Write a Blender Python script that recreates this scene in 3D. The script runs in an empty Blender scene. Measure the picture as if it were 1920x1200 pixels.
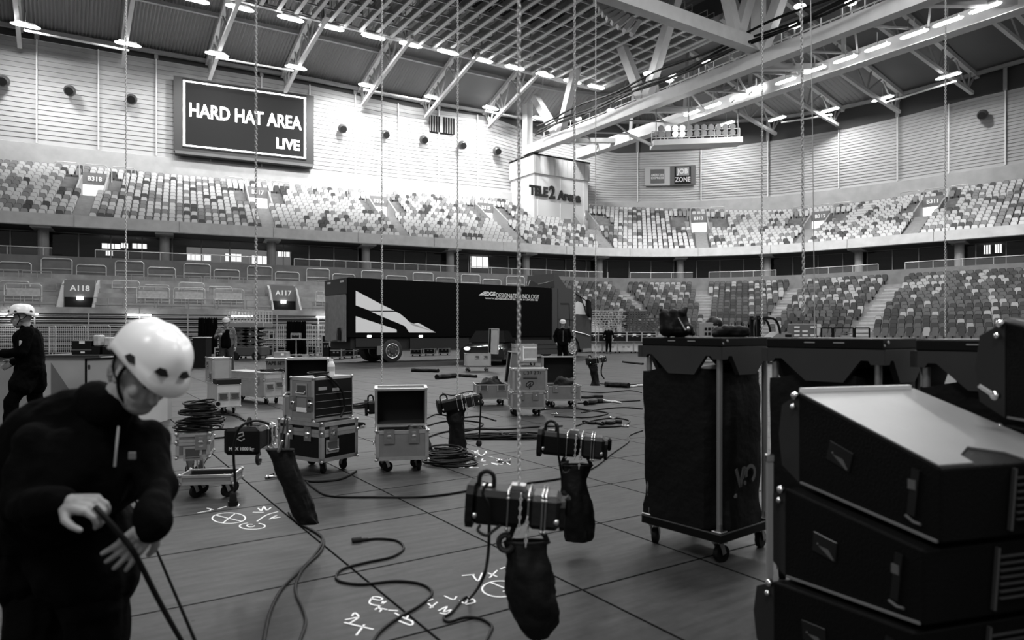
import bpy, math, random
import numpy as np
from mathutils import Vector, Matrix, Quaternion, noise
SC = bpy.context.scene
COL = SC.collection
random.seed(7)
R = math.radians
PI = math.pi
F, EYE, HOR = 1286.0, 1.38, 622.0        # lens in pixels, eye height, horizon row of the photograph

# ---------------------------------------------------------------- camera
cam_d = bpy.data.cameras.new('camera')
cam = bpy.data.objects.new('camera', cam_d)
COL.objects.link(cam)
cam.location = (0, 0, EYE)
cam.rotation_euler = (R(90), 0, 0)
cam_d.sensor_width = 36
cam_d.lens = F / 1920 * 36
cam_d.shift_y = 22 / 1920
cam_d.clip_end = 500
cam_d.dof.use_dof = True
cam_d.dof.focus_distance = 11
cam_d.dof.aperture_fstop = 2.2
SC.camera = cam
# ---------------------------------------------------------------- world, exposure
w = bpy.data.worlds.new('hall_air'); SC.world = w
w.use_nodes = True
w.node_tree.nodes['Background'].inputs[0].default_value = (1, 1, 1, 1)
w.node_tree.nodes['Background'].inputs[1].default_value = 0.36
SC.view_settings.view_transform = 'Standard'
SC.view_settings.look = 'None'
SC.view_settings.exposure = 0.0
SC.view_settings.gamma = 1.0
SC.cycles.max_bounces = 5
SC.cycles.diffuse_bounces = 3
SC.cycles.glossy_bounces = 3
SC.cycles.transmission_bounces = 4
SC.cycles.sample_clamp_indirect = 4

def area_light(name, loc, size, power, aim=(0, 0, -1), size_y=None):
    d = bpy.data.lights.new(name, 'AREA'); d.energy = power; d.size = size
    if size_y: d.shape = 'RECTANGLE'; d.size_y = size_y
    o = bpy.data.objects.new(name, d); COL.objects.link(o); o.location = loc
    o.rotation_euler = Vector(aim).to_track_quat('-Z', 'Y').to_euler()
    return o
def spot_light(name, loc, tgt, power, ang, blend=0.8, rad=0.3):
    d = bpy.data.lights.new(name, 'SPOT'); d.energy = power; d.spot_size = R(ang); d.spot_blend = blend; d.shadow_soft_size = rad
    o = bpy.data.objects.new(name, d); COL.objects.link(o); o.location = loc
    o.rotation_euler = (Vector(tgt) - Vector(loc)).to_track_quat('-Z', 'Y').to_euler()
    return o

for k, (x, y, pw) in enumerate([(6, 12, 4200), (-14, 22, 3600), (16, 30, 3600), (-6, -12, 4200), (22, 2, 3600)]):   # the lamp rows over the near half of the hall
    area_light('hall_light', (x, y, 25.5), 7, pw)

# ---------------------------------------------------------------- picking helpers (photo pixel -> place in the hall)
def P(px, py, D):
    return Vector(((px - 960) * D / F, D, EYE + (HOR - py) * D / F))
def G(px, py, z=0.0):
    D = F * (EYE - z) / (py - HOR)
    return Vector(((px - 960) * D / F, D, z))
UX, UY = .837, .547
def UV(u, v, z=0.0):                       # arena axes: u along the left stand, v towards it
    return Vector((UX * u - UY * v, UY * u + UX * v, z))

# ---------------------------------------------------------------- materials
_M = {}
def mat(name, val, rough=0.6, metal=0.0, var=0.0, vscale=5.0, bump=0.0, bscale=40.0, emit=0.0, spec=0.5, alpha=1.0, trans=0.0):
    if name in _M: return _M[name]
    m = bpy.data.materials.new(name); m.use_nodes = True
    nt = m.node_tree; b = nt.nodes['Principled BSDF']
    b.inputs['Base Color'].default_value = (val, val, val, 1)
    b.inputs['Roughness'].default_value = rough
    b.inputs['Metallic'].default_value = metal
    b.inputs['Specular IOR Level'].default_value = spec
    if trans: b.inputs['Transmission Weight'].default_value = trans; b.inputs['IOR'].default_value = 1.1
    if emit:
        b.inputs['Emission Color'].default_value = (1, 1, 1, 1); b.inputs['Emission Strength'].default_value = emit
    if alpha < 1: b.inputs['Alpha'].default_value = alpha
    tc = nt.nodes.new('ShaderNodeTexCoord')
    if var:
        n = nt.nodes.new('ShaderNodeTexNoise'); n.inputs['Scale'].default_value = vscale; n.inputs['Detail'].default_value = 6
        nt.links.new(tc.outputs['Object'], n.inputs['Vector'])
        r = nt.nodes.new('ShaderNodeMapRange'); r.inputs[1].default_value = .3; r.inputs[2].default_value = .7
        r.inputs[3].default_value = val * (1 - var); r.inputs[4].default_value = val * (1 + var)
        nt.links.new(n.outputs['Fac'], r.inputs[0]); nt.links.new(r.outputs[0], b.inputs['Base Color'])
    if bump:
        n = nt.nodes.new('ShaderNodeTexNoise'); n.inputs['Scale'].default_value = bscale
        nt.links.new(tc.outputs['Object'], n.inputs['Vector'])
        bp = nt.nodes.new('ShaderNodeBump'); bp.inputs['Strength'].default_value = bump; bp.inputs['Distance'].default_value = .02
        nt.links.new(n.outputs['Fac'], bp.inputs['Height']); nt.links.new(bp.outputs[0], b.inputs['Normal'])
    _M[name] = m
    return m
BLACK = mat('black_paint', .0025, .5, spec=.22)
CLOTH = mat('black_cloth', .0018, .9, bump=.3, bscale=30, spec=.05)
FABRIC = mat('black_nylon', .004, .6, bump=.5, bscale=14, spec=.2)
RUBBER = mat('black_rubber', .004, .6, spec=.25)
CABLE = mat('cable_rubber', .005, .55, spec=.2)
STEEL = mat('zinc_steel', .5, .28, 1.0)
ALU = mat('aluminium', .55, .4, .85, var=.12, vscale=9)
GALV = mat('galvanised_steel', .48, .5, .4, var=.15, vscale=6)
CHROME = mat('chrome', .8, .12, 1.0)
GREYPANEL = mat('grey_laminate', .17, .6, var=.12, vscale=7, bump=.05)
PALEPANEL = mat('pale_laminate', .34, .6, var=.08, vscale=5)
DARKPANEL = mat('black_laminate', .0035, .45, var=.2, vscale=8, spec=.25)
WHITE = mat('white_plastic', .8, .4)
PAPER = mat('white_paper', .8, .8)
LAMP = mat('lamp_glow', .9, .5, emit=14)
TUBE = mat('tube_glow', .9, .5, emit=6)
WSTEEL = mat('white_painted_steel', .52, .5, var=.06, vscale=1.5)
GSTEEL = mat('grey_painted_steel', .3, .55, var=.08, vscale=1.5)
CONC = mat('concrete', .27, .85, var=.16, vscale=1.6, bump=.1)
CONCD = mat('old_concrete', .2, .9, var=.2, vscale=2.0)
SKIN = mat('skin', .28, .5, var=.08, vscale=12)
DARKV = mat('dark_void', .004, .9)

# ---------------------------------------------------------------- mesh builder
class MB:
    def __init__(s): s.v = []; s.f = []; s.m = []; s.cur = 0
    def add(s, vs, fs, M=None):
        o = len(s.v)
        if M is not None: vs = [M @ Vector(p) for p in vs]
        s.v += [tuple(p) for p in vs]
        for f in fs: s.f.append([i + o for i in f]); s.m.append(s.cur)
        return s
    def box(s, x0, y0, z0, x1, y1, z1, M=None):
        v = [(x0,y0,z0),(x1,y0,z0),(x1,y1,z0),(x0,y1,z0),(x0,y0,z1),(x1,y0,z1),(x1,y1,z1),(x0,y1,z1)]
        return s.add(v, [(0,3,2,1),(4,5,6,7),(0,1,5,4),(1,2,6,5),(2,3,7,6),(3,0,4,7)], M)
    def cbox(s, x0, y0, z0, x1, y1, z1, c=.01, M=None):       # box with chamfered edges
        vs = []
        for X, sx in ((x0,1),(x1,-1)):
            for Y, sy in ((y0,1),(y1,-1)):
                for Z, sz in ((z0,1),(z1,-1)):
                    vs += [(X+sx*c, Y+sy*c, Z), (X+sx*c, Y, Z+sz*c), (X, Y+sy*c, Z+sz*c)]
        import bmesh
        bm = bmesh.new()
        for p in vs: bm.verts.new(p)
        bmesh.ops.convex_hull(bm, input=bm.verts)
        bm.verts.index_update()
        V = [v.co.copy() for v in bm.verts]; Fc = [[v.index for v in f.verts] for f in bm.faces]
        bm.free()
        return s.add(V, Fc, M)
    def beam(s, a, b, w, h=None, up=(0,0,1)):                 # rectangular bar between two points
        a = Vector(a); b = Vector(b); h = h or w
        d = (b - a).normalized(); u = Vector(up)
        if abs(d.dot(u)) > .98: u = Vector((1,0,0))
        x = d.cross(u).normalized() * w / 2; y = x.cross(d).normalized() * h / 2
        v = [a-x-y, a+x-y, a+x+y, a-x+y, b-x-y, b+x-y, b+x+y, b-x+y]
        return s.add(v, [(0,1,2,3),(7,6,5,4),(0,4,5,1),(1,5,6,2),(2,6,7,3),(3,7,4,0)])
    def tube(s, pts, r, n=8, closed=False, caps=True, ry=None):
        pts = [Vector(p) for p in pts]; k = len(pts)
        rs = r if hasattr(r, '__len__') else [r] * k
        prev = None; o = len(s.v)
        for i, p in enumerate(pts):
            if closed: d = pts[(i+1) % k] - pts[i-1]
            else: d = pts[min(i+1, k-1)] - pts[max(i-1, 0)]
            if d.length < 1e-9: d = Vector((0,0,1))
            d.normalize()
            if prev is None:
                u = Vector((0,0,1)) if abs(d.z) < .9 else Vector((1,0,0))
                x = d.cross(u).normalized()
            else:
                x = prev - d * prev.dot(d)
                x = x.normalized() if x.length > 1e-6 else d.orthogonal().normalized()
            prev = x; y = d.cross(x)
            for j in range(n):
                a = 2 * PI * j / n
                s.v.append(tuple(p + x * math.cos(a) * rs[i] + y * math.sin(a) * (rs[i] if ry is None else ry)))
        segs = k if closed else k - 1
        for i in range(segs):
            for j in range(n):
                a = o + i*n + j; b = o + i*n + (j+1) % n
                c = o + ((i+1) % k)*n + (j+1) % n; d2 = o + ((i+1) % k)*n + j
                s.f.append([a, b, c, d2]); s.m.append(s.cur)
        if caps and not closed:
            s.f.append([o + j for j in range(n)][::-1]); s.m.append(s.cur)
            s.f.append([o + (k-1)*n + j for j in range(n)]); s.m.append(s.cur)
        return s
    def cyl(s, a, b, r, n=12, r2=None): return s.tube([a, b], [r, r if r2 is None else r2], n)
    def capsule(s, a, b, ra, rb, n=14):
        a = Vector(a); b = Vector(b); d = b - a; L = d.length; d = d.normalized() if L > 1e-6 else Vector((0,0,1))
        pts = []; rs = []
        for t in (.999, .92, .7, .38): pts.append(a - d * ra * t); rs.append(ra * math.sqrt(max(0, 1 - t*t)))
        for t in (0, .25, .5, .75, 1): pts.append(a + d * L * t); rs.append(ra + (rb - ra) * t)
        for t in (.38, .7, .92, .999): pts.append(b + d * rb * t); rs.append(rb * math.sqrt(max(0, 1 - t*t)))
        return s.tube(pts, rs, n)
    def sphere(s, c, r, n=12, sc=(1,1,1), M=None):
        vs = []; fs = []; m = n // 2 + 1
        for i in range(m + 1):
            t = PI * i / m
            for j in range(n):
                a = 2*PI*j/n
                vs.append((c[0]+r*sc[0]*math.sin(t)*math.cos(a), c[1]+r*sc[1]*math.sin(t)*math.sin(a), c[2]+r*sc[2]*math.cos(t)))
        for i in range(m):
            for j in range(n): fs.append((i*n+j, (i+1)*n+j, (i+1)*n+(j+1)%n, i*n+(j+1)%n))
        return s.add(vs, fs, M)
    def prism(s, poly, h, M=None, y0=0.0):                    # polygon in x,z extruded along +y
        n = len(poly)
        v = [(p[0], y0, p[1]) for p in poly] + [(p[0], y0 + h, p[1]) for p in poly]
        fs = [list(range(n)), list(range(2*n-1, n-1, -1))] + [(i, i+n, (i+1)%n+n, (i+1)%n) for i in range(n)]
        return s.add(v, fs, M)
    def lathe(s, prof, n=20, M=None):                         # (r, z) profile about z
        vs = [(r*math.cos(2*PI*j/n), r*math.sin(2*PI*j/n), z) for r, z in prof for j in range(n)]
        fs = [(i*n+j, i*n+(j+1)%n, (i+1)*n+(j+1)%n, (i+1)*n+j) for i in range(len(prof)-1) for j in range(n)]
        return s.add(vs, fs, M)
    def mesh(s, name, mats, smooth=False):
        me = bpy.data.meshes.new(name)
        me.from_pydata(s.v, [], s.f)
        mats = mats if isinstance(mats, (list, tuple)) else [mats]
        for m in mats: me.materials.append(m)
        if len(mats) > 1: me.polygons.foreach_set('material_index', s.m)
        if smooth: me.polygons.foreach_set('use_smooth', [True] * len(me.polygons))
        me.update(); return me
    def build(s, name, mats, parent=None, smooth=False, M=None):
        o = bpy.data.objects.new(name, s.mesh(name, mats, smooth)); COL.objects.link(o)
        if smooth: autosmooth(o)
        if M is not None: o.matrix_world = M
        if parent is not None: o.parent = parent
        return o
def autosmooth(o, ang=40):
    me = o.data
    n = len(me.edges)
    if n == 0: return
    import bmesh
    bm = bmesh.new(); bm.from_mesh(me)
    a = R(ang)
    for e in bm.edges:
        if len(e.link_faces) == 2 and e.calc_face_angle(0) > a: e.smooth = False
    bm.to_mesh(me); bm.free()
def empty(name, loc=(0,0,0), rz=0.0):
    o = bpy.data.objects.new(name, None); COL.objects.link(o); o.location = loc; o.rotation_euler = (0,0,rz); o.empty_display_size = .2
    return o
def tag(o, label=None, cat=None, group=None, kind=None):
    if label: o['label'] = label
    if cat: o['category'] = cat
    if group: o['group'] = group
    if kind: o['kind'] = kind
    return o
def struct(o): o['kind'] = 'structure'; return o
def copy_tree(o, parent=None):
    c = o.copy(); COL.objects.link(c); c.parent = parent
    for ch in list(o.children): copy_tree(ch, c)
    return c
def smooth_path(pts, k=6):
    pts = [Vector(p) for p in pts]; out = []
    n = len(pts)
    for i in range(n - 1):
        p0 = pts[max(i-1, 0)]; p1 = pts[i]; p2 = pts[i+1]; p3 = pts[min(i+2, n-1)]
        for j in range(k):
            t = j / k
            out.append(.5*((2*p1) + (p2-p0)*t + (2*p0-5*p1+4*p2-p3)*t*t + (-p0+3*p1-3*p2+p3)*t**3))
    out.append(pts[-1]); return out
BENCH = bpy.data.scenes.new('bench')
def evaluated_mesh(o):
    BENCH.collection.objects.link(o)
    with bpy.context.temp_override(scene=BENCH, view_layer=BENCH.view_layers[0]):
        dg = bpy.context.evaluated_depsgraph_get(); dg.update()
        return bpy.data.meshes.new_from_object(o.evaluated_get(dg))
def text_obj(name, s, size, M, m, parent=None, extrude=.002, bold=0.0, align='CENTER', space=1.0, xs=1.0):
    """lettering as a mesh: local x runs right, local y up, faces +z of M"""
    c = bpy.data.curves.new('t', 'FONT'); c.body = s; c.size = size; c.extrude = extrude; c.offset = bold
    c.align_x = align; c.align_y = 'CENTER'; c.space_character = space; c.resolution_u = 3
    o = bpy.data.objects.new('t', c)
    me = evaluated_mesh(o)
    bpy.data.objects.remove(o); bpy.data.curves.remove(c)
    me.materials.clear(); me.materials.append(m)
    if xs != 1.0: me.transform(Matrix.Diagonal((xs, 1, 1, 1)))
    r = bpy.data.objects.new(name, me); COL.objects.link(r); r.matrix_world = M
    if parent is not None: r.parent = parent
    return r
def frame_M(o, x, y):                       # matrix with local x along x, local y along y
    x = Vector(x).normalized(); y = Vector(y); z = x.cross(y).normalized(); y = z.cross(x)
    M = Matrix((x, y, z)).transposed().to_4x4(); M.translation = Vector(o); return M
def remesh_obj(mb, name, m, parent=None, voxel=.01, smooth_it=2, disp=None):
    """fuse overlapping closed shapes into one continuous surface"""
    o = bpy.data.objects.new('tmp', mb.mesh('tmp', m))
    md = o.modifiers.new('r', 'REMESH'); md.mode = 'VOXEL'; md.voxel_size = voxel; md.use_smooth_shade = True
    if smooth_it:
        sm = o.modifiers.new('s', 'SMOOTH'); sm.iterations = smooth_it; sm.factor = .5
    me = evaluated_mesh(o)
    bpy.data.objects.remove(o)
    if disp:
        amp, sc = disp
        k = len(me.vertices); co = np.zeros(k*3); no = np.zeros(k*3)
        me.vertices.foreach_get('co', co); me.vertices.foreach_get('normal', no); co = co.reshape(-1, 3); no = no.reshape(-1, 3)
        h = np.array([noise.noise((a*sc, b*sc, c*sc*.55)) + .5*noise.noise((a*sc*2.3, b*sc*2.3 + 5, c*sc*1.4)) for a, b, c in co]) * amp
        me.vertices.foreach_set('co', (co + no * h[:, None]).ravel())
    me.polygons.foreach_set('use_smooth', [True] * len(me.polygons))
    me.materials.clear(); me.materials.append(m)
    r = bpy.data.objects.new(name, me); COL.objects.link(r)
    if parent is not None: r.parent = parent
    return r
# ================================================================= the bowl: one plan curve, everything offset from it
A0 = Vector((5.1, 64.0)); d1 = Vector((.901, .434)); d2 = Vector((.732, -.681))
RC = Vector((13.9, 45.7)); RR = 20.3
def _ring():
    pts = []; nrm = []
    n1 = Vector((-.434, .901)); n2 = Vector((.681, .732))
    for i in range(320, 0, -1): pts.append(A0 - d1 * i * .25); nrm.append(n1)
    a1 = math.atan2(n1.y, n1.x); a2 = math.atan2(n2.y, n2.x); L = (a1 - a2) * RR; k = int(L / .25)
    for i in range(k + 1):
        a = a1 + (a2 - a1) * i / k; n = Vector((math.cos(a), math.sin(a))); pts.append(RC + n * RR); nrm.append(n)
    e = pts[-1]
    for i in range(1, 200): pts.append(e + d2 * i * .25); nrm.append(n2)
    return pts, nrm
RP, RN = _ring()
NS = len(RP)
def rp(i, off, z=0.0):
    i = max(0, min(NS - 1.001, i)); k = int(i); t = i - k
    p = RP[k].lerp(RP[k+1], t); n = RN[k].lerp(RN[k+1], t)
    q = p + n * off
    return Vector((q.x, q.y, z))
def rn(i):
    n = RN[max(0, min(NS-1, int(i)))]; return Vector((n.x, n.y, 0))
def rt(i): n = rn(i); return Vector((n.y, -n.x, 0))
def proj(p): return 960 + F * p.x / p.y, HOR - F * (p.z - EYE) / p.y
def st_at(px, off=0.0):                    # station whose ring point at this offset stands at column px
    best = None
    lo, hi = 0, NS - 1
    for i in range(0, NS):
        q = rp(i, off)
        if q.y < 6: continue
        e = abs(960 + F * q.x / q.y - px)
        if best is None or e < best[0]: best = (e, i)
    return best[1]
def tab(t, x):
    xs = [a for a, _ in t]; ys = [b for _, b in t]
    return float(np.interp(x, xs, ys))
def z_at(i, off, table):                   # height that puts the ring point at the photographed row
    q = rp(i, off); q.y = max(q.y, 20)
    px = 960 + F * q.x / q.y
    px = max(-250, min(2150, px))
    return EYE + (HOR - tab(table, px)) * q.y / F
T_TIER = [(-250, 262), (0, 292), (148, 303), (300, 318), (640, 347), (870, 362), (950, 368), (1115, 381), (1260, 385), (1400, 389), (1500, 387), (1640, 371), (1780, 347), (1920, 328), (2150, 290)]
T_WB = [(-250, 235), (0, 262), (300, 294), (600, 325), (870, 352), (950, 360), (1115, 379), (1260, 380), (1410, 371), (1465, 367), (1582, 353), (1700, 338), (1905, 307), (2150, 265)]
T_WT = [(-250, 12), (0, 64), (310, 115), (590, 162), (767, 200), (923, 220), (1000, 250), (1150, 288), (1315, 282), (1465, 262), (1582, 243), (1695, 218), (1830, 183), (1905, 167), (2150, 105)]
T_DK = [(-250, -5), (0, 45), (310, 101), (590, 150), (767, 186), (923, 212), (1000, 225), (1150, 228), (1315, 232), (1465, 221), (1585, 202), (1700, 176), (1835, 139), (1920, 115), (2150, 60)]
WT = 12.1          # depth of the upper tier
WO = 12.7          # the clad wall
def ring_strip(prof, i0, i1, step, mb, skip=None):
    """sweep a profile of (offset, z) along the ring; z may be a function of the station"""
    n = len(prof); idx = list(np.arange(i0, i1 + .01, step)); o = len(mb.v)
    for i in idx:
        for off, z in prof: mb.v.append(tuple(rp(i, off, z(i) if callable(z) else z)))
    for a in range(len(idx) - 1):
        for b in range(n - 1):
            if skip and skip((idx[a] + idx[a+1]) / 2, (prof[b][0] + prof[b+1][0]) / 2): continue
            mb.f.append([o+a*n+b, o+(a+1)*n+b, o+(a+1)*n+b+1, o+a*n+b+1]); mb.m.append(mb.cur)
    return mb
I0, I1 = 60, NS - 60
# floor -------------------------------------------------------------------------------------------
def floor_mat():
    m = bpy.data.materials.new('ply_floor_panels'); m.use_nodes = True; nt = m.node_tree; b = nt.nodes['Principled BSDF']
    N = nt.nodes.new; L = nt.links.new
    tc = N('ShaderNodeTexCoord'); mp = N('ShaderNodeMapping'); mp.vector_type = 'POINT'
    L(tc.outputs['Object'], mp.inputs['Vector'])
    sep = N('ShaderNodeSeparateXYZ'); L(mp.outputs[0], sep.inputs[0])
    def M(op, a, b_=None):
        n = N('ShaderNodeMath'); n.operation = op
        for k, q in enumerate((a, b_)):
            if q is None: continue
            if isinstance(q, (int, float)): n.inputs[k].default_value = q
            else: L(q, n.inputs[k])
        return n.outputs[0]
    lines = []
    for ax, off, pitch in ((0, .49, .915), (1, .08, .928)):
        f = M('FRACT', M('DIVIDE', M('SUBTRACT', sep.outputs[ax], off), pitch))
        d = M('MULTIPLY', M('MINIMUM', f, M('SUBTRACT', 1.0, f)), pitch)
        lines.append(d)
    dmin = M('MINIMUM', lines[0], lines[1])
    jr = N('ShaderNodeMapRange'); jr.inputs[1].default_value = .005; jr.inputs[2].default_value = .012; L(dmin, jr.inputs[0])
    # panel tone
    ci = N('ShaderNodeCombineXYZ')
    L(M('FLOOR', M('DIVIDE', M('SUBTRACT', sep.outputs[0], .49), .915)), ci.inputs[0]); L(M('FLOOR', M('DIVIDE', M('SUBTRACT', sep.outputs[1], .08), .928)), ci.inputs[1])
    wn = N('ShaderNodeTexWhiteNoise'); wn.noise_dimensions = '3D'; L(ci.outputs[0], wn.inputs[0])
    n1 = N('ShaderNodeTexNoise'); n1.inputs['Scale'].default_value = 1.1; n1.inputs['Detail'].default_value = 8; n1.inputs['Roughness'].default_value = .65; L(mp.outputs[0], n1.inputs['Vector'])
    n2 = N('ShaderNodeTexNoise'); n2.inputs['Scale'].default_value = 26; n2.inputs['Detail'].default_value = 5; L(mp.outputs[0], n2.inputs['Vector'])
    v = M('ADD', M('MULTIPLY', n1.outputs['Fac'], .20), M('MULTIPLY', n2.outputs['Fac'], .07))
    v = M('ADD', v, M('MULTIPLY', wn.outputs[0], .022)); v = M('ADD', v, .02)
    # stretched scuffs, stains and knots
    mp2 = N('ShaderNodeMapping'); mp2.inputs['Scale'].default_value = (2.2, 14, 1); L(tc.outputs['Object'], mp2.inputs['Vector'])
    n3 = N('ShaderNodeTexNoise'); n3.inputs['Scale'].default_value = 1.4; n3.inputs['Detail'].default_value = 7; L(mp2.outputs[0], n3.inputs['Vector'])
    v = M('MULTIPLY', v, M('ADD', .3, M('MULTIPLY', n3.outputs['Fac'], 1.4)))
    vo = N('ShaderNodeTexVoronoi'); vo.inputs['Scale'].default_value = 2.6; L(mp.outputs[0], vo.inputs['Vector'])
    sp = N('ShaderNodeMapRange'); sp.inputs[1].default_value = .018; sp.inputs[2].default_value = .034; sp.inputs[3].default_value = .45; L(vo.outputs['Distance'], sp.inputs[0])
    v = M('MULTIPLY', v, sp.outputs[0])
    jm = M('ADD', .12, M('MULTIPLY', jr.outputs[0], .88))
    v = M('MULTIPLY', v, jm)
    v = M('MULTIPLY', v, .25)
    L(v, b.inputs['Base Color'])
    b.inputs['Roughness'].default_value = .5; L(M('MULTIPLY', jr.outputs[0], .12), b.inputs['Specular IOR Level'])
    rr = N('ShaderNodeMapRange'); rr.inputs[3].default_value = .38; rr.inputs[4].default_value = .62; L(n1.outputs['Fac'], rr.inputs[0]); L(rr.outputs[0], b.inputs['Roughness'])
    bp = N('ShaderNodeBump'); bp.inputs['Strength'].default_value = .25; bp.inputs['Distance'].default_value = .004
    L(M('ADD', jr.outputs[0], M('MULTIPLY', n2.outputs['Fac'], .25)), bp.inputs['Height']); L(bp.outputs[0], b.inputs['Normal'])
    return m
fl = MB().add([(-120,-60,0),(120,-60,0),(120,110,0),(-120,110,0)], [(0,1,2,3)]).build('floor', floor_mat()); struct(fl)
fl.rotation_euler = (0, 0, math.atan2(UY, UX))
# upper tier: parapet, steps, back band ------------------------------------------------------------
ZB, ZP = 8.58, 9.4
par = MB(); ring_strip([(.35, ZB), (0, ZB), (-.04, ZB+.04), (0, ZP), (.25, ZP), (.25, ZB+.2)], I0, I1, 4, par)
struct(par.build('wall_parapet', mat('parapet_concrete', .5, .85, var=.1, vscale=1.6, bump=.1)))
jn = MB()
for i in np.arange(I0, I1, 26): a = rp(i, -.05, ZB+.05); b = rp(i, -.02, ZP-.02); jn.beam(a, b, .045, .02, up=rt(i))
struct(jn.build('trim_1', CONCD))
NR = 14
def tier_z(i, off):                          # upper-tier floor height
    zt = z_at(i, WT, T_TIER) - .8
    return 8.75 + (zt - 8.75) * max(0, off) / WT
def tier_prof():
    pr = [(.25, 8.8)]
    for k in range(NR):
        o0 = .35 + k * (WT - .35) / NR; o1 = .35 + (k + 1) * (WT - .35) / NR
        pr += [(o0, (lambda i, o=o0: tier_z(i, o))), (o1, (lambda i, o=o0: tier_z(i, o)))]
    pr += [(WT, (lambda i: tier_z(i, WT)))]
    return pr
UPX = (148, 507, 769, 990, 1147, 1320, 1495, 1700)
UST = [st_at(px, 0) for px in UPX]
LST = [st_at(px, -3) for px in (152, 532)]
st = MB(); ring_strip(tier_prof(), I0, I1, 1, st, lambda i, o: 5.9 < o < 10.2 and any(abs(i - a) < 3.6 for a in UST))
struct(st.build('floor_upper_tier', CONCD))
bb = MB(); ring_strip([(WT, lambda i: tier_z(i, WT)), (WT, lambda i: z_at(i, WT, T_WB)), (WO, lambda i: z_at(i, WO, T_WB)+.02)], I0, I1, 4, bb)
struct(bb.build('wall_band', mat('pale_concrete', .4, .8, var=.1, vscale=1.2)))
# clad wall with lapped boards
def wall_prof(i, k, n):
    z0 = z_at(i, WO, T_WB); z1 = z_at(i, WO, T_WT); return z0 + (z1 - z0) * k / n
pr = []; NB = 21
for k in range(NB):
    pr.append((WO - .065, (lambda i, k=k: wall_prof(i, k, NB)))); pr.append((WO, (lambda i, k=k: wall_prof(i, k + .97, NB))))
wl = MB(); ring_strip(pr, I0, I1, 4, wl)
struct(wl.build('wall_cladding', mat('pale_wall_boards', .37, .65, var=.05, vscale=.6)))
dk = MB(); ring_strip([(WO, lambda i: z_at(i, WO, T_WT)), (WO+.25, lambda i: z_at(i, WO, T_DK)+.3)], I0, I1, 4, dk)
struct(dk.build('wall_upper_band', mat('dark_wall_band', .055, .8)))
bt = MB(); bt2 = MB(); k = 0
PIER0, PIER1 = st_at(955, WO), st_at(1100, WO)
for i in np.arange(I0, I1, 17.5):
    k += 1
    if PIER0 < i < PIER1: continue
    a = rp(i, WO - .2, z_at(i, WO, T_WB)); b = rp(i, WO - .2, z_at(i, WO, T_WT)); bt.beam(a, b, .16, .1, up=rt(i))
    a2 = rp(i, WO - .1, z_at(i, WO, T_WT)); b2 = rp(i, WO - .1, z_at(i, WO, T_DK))
    if k % 2 == 0: bt2.beam(a2, b2, .4, .3, up=rt(i))
struct(bt.build('trim_2', mat('white_batten', .72, .5)))
struct(bt2.build('trim_3', GSTEEL))
# concourse ---------------------------------------------------------------------------------------
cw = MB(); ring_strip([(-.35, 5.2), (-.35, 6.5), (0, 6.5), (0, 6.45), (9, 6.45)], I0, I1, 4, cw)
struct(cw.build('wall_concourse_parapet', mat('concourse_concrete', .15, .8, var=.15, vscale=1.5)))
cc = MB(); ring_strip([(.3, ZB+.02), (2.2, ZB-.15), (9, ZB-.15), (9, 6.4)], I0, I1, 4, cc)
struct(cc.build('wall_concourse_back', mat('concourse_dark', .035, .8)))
gl = MB(); fr = MB(); co = MB(); sofl = MB()
GO = 2.2
ring_strip([(GO, 6.5), (GO, 8.45)], I0, I1, 8, gl)
g = gl.build('window_1', mat('dark_glass', .02, .06, spec=.5, alpha=.55)); struct(g)
rng = random.Random(3)
for i in np.arange(I0, I1, 8.0):
    w_ = .16 if int(i) % 3 == 0 else .06
    fr.beam(rp(i, GO - .04, 6.5), rp(i, GO - .04, 8.45), w_, .08, up=rt(i))
for zz in (6.52, 8.42): ring_strip([(GO-.08, zz-.04), (GO-.08, zz+.04), (GO, zz+.04)], I0, I1, 8, fr)
struct(fr.build('trim_4', mat('window_frames', .16, .5)))
for i in np.arange(I0 + 6, I1, 30.0):
    c = rp(i, 1.5); co.cyl((c.x, c.y, 6.45), (c.x, c.y, ZB), .34, 14)
struct(co.build('trim_5', mat('column_concrete', .22, .7)))
lb = MB()
for i in np.arange(I0, I1, 30.0): lb.beam(rp(i+6, .3, ZB-.06), rp(i+6, 2.2, ZB-.1), 1.2, .12)
struct(lb.build('trim_6', GSTEEL))
# glass balustrade rail on the concourse parapet: one thing per bay run
def rail_run(ia, ib):
    t = empty('balustrade', rp(ia, -.15, 6.5)); Mi = t.matrix_basis.inverted()
    inv = Matrix.Translation(-Vector(t.location))
    m = MB(); m.tube([rp(i, -.15, 7.05) for i in np.arange(ia, ib+.1, 6)], .035, 6); m.build('handrail', GALV, t, M=None).data.transform(inv)
    p = MB(); ring_strip([(-.15, 6.52), (-.15, 6.98)], ia, ib, 6, p); p.build('glass_panel', mat('rail_glass', .25, .1, alpha=.22), t).data.transform(inv)
    for i in np.arange(ia, ib, 8): q = MB(); q.cyl(rp(i, -.15, 6.45), rp(i, -.15, 7.05), .025, 6); q.build('baluster', GALV, t).data.transform(inv)
    return t
BALS = [(-60, 130, 'left of the doorway above sign A118'), (178, 500, 'between the doorways above signs A118 and A117'), (552, 860, 'above the dark truck trailer'), (880, 1150, 'behind the truck cab'),
        (1180, 1300, 'in the far corner'), (1330, 1480, 'in the far right corner'), (1510, 1670, 'right of the corner under sign B312'), (1700, 2000, 'on the right-hand stand')]
for a, b, where in BALS:
    tag(rail_run(st_at(a, -.15), st_at(b, -.15)), 'steel and glass balustrade on the concourse wall, ' + where, 'balustrade', 'concourse balustrades')
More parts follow.
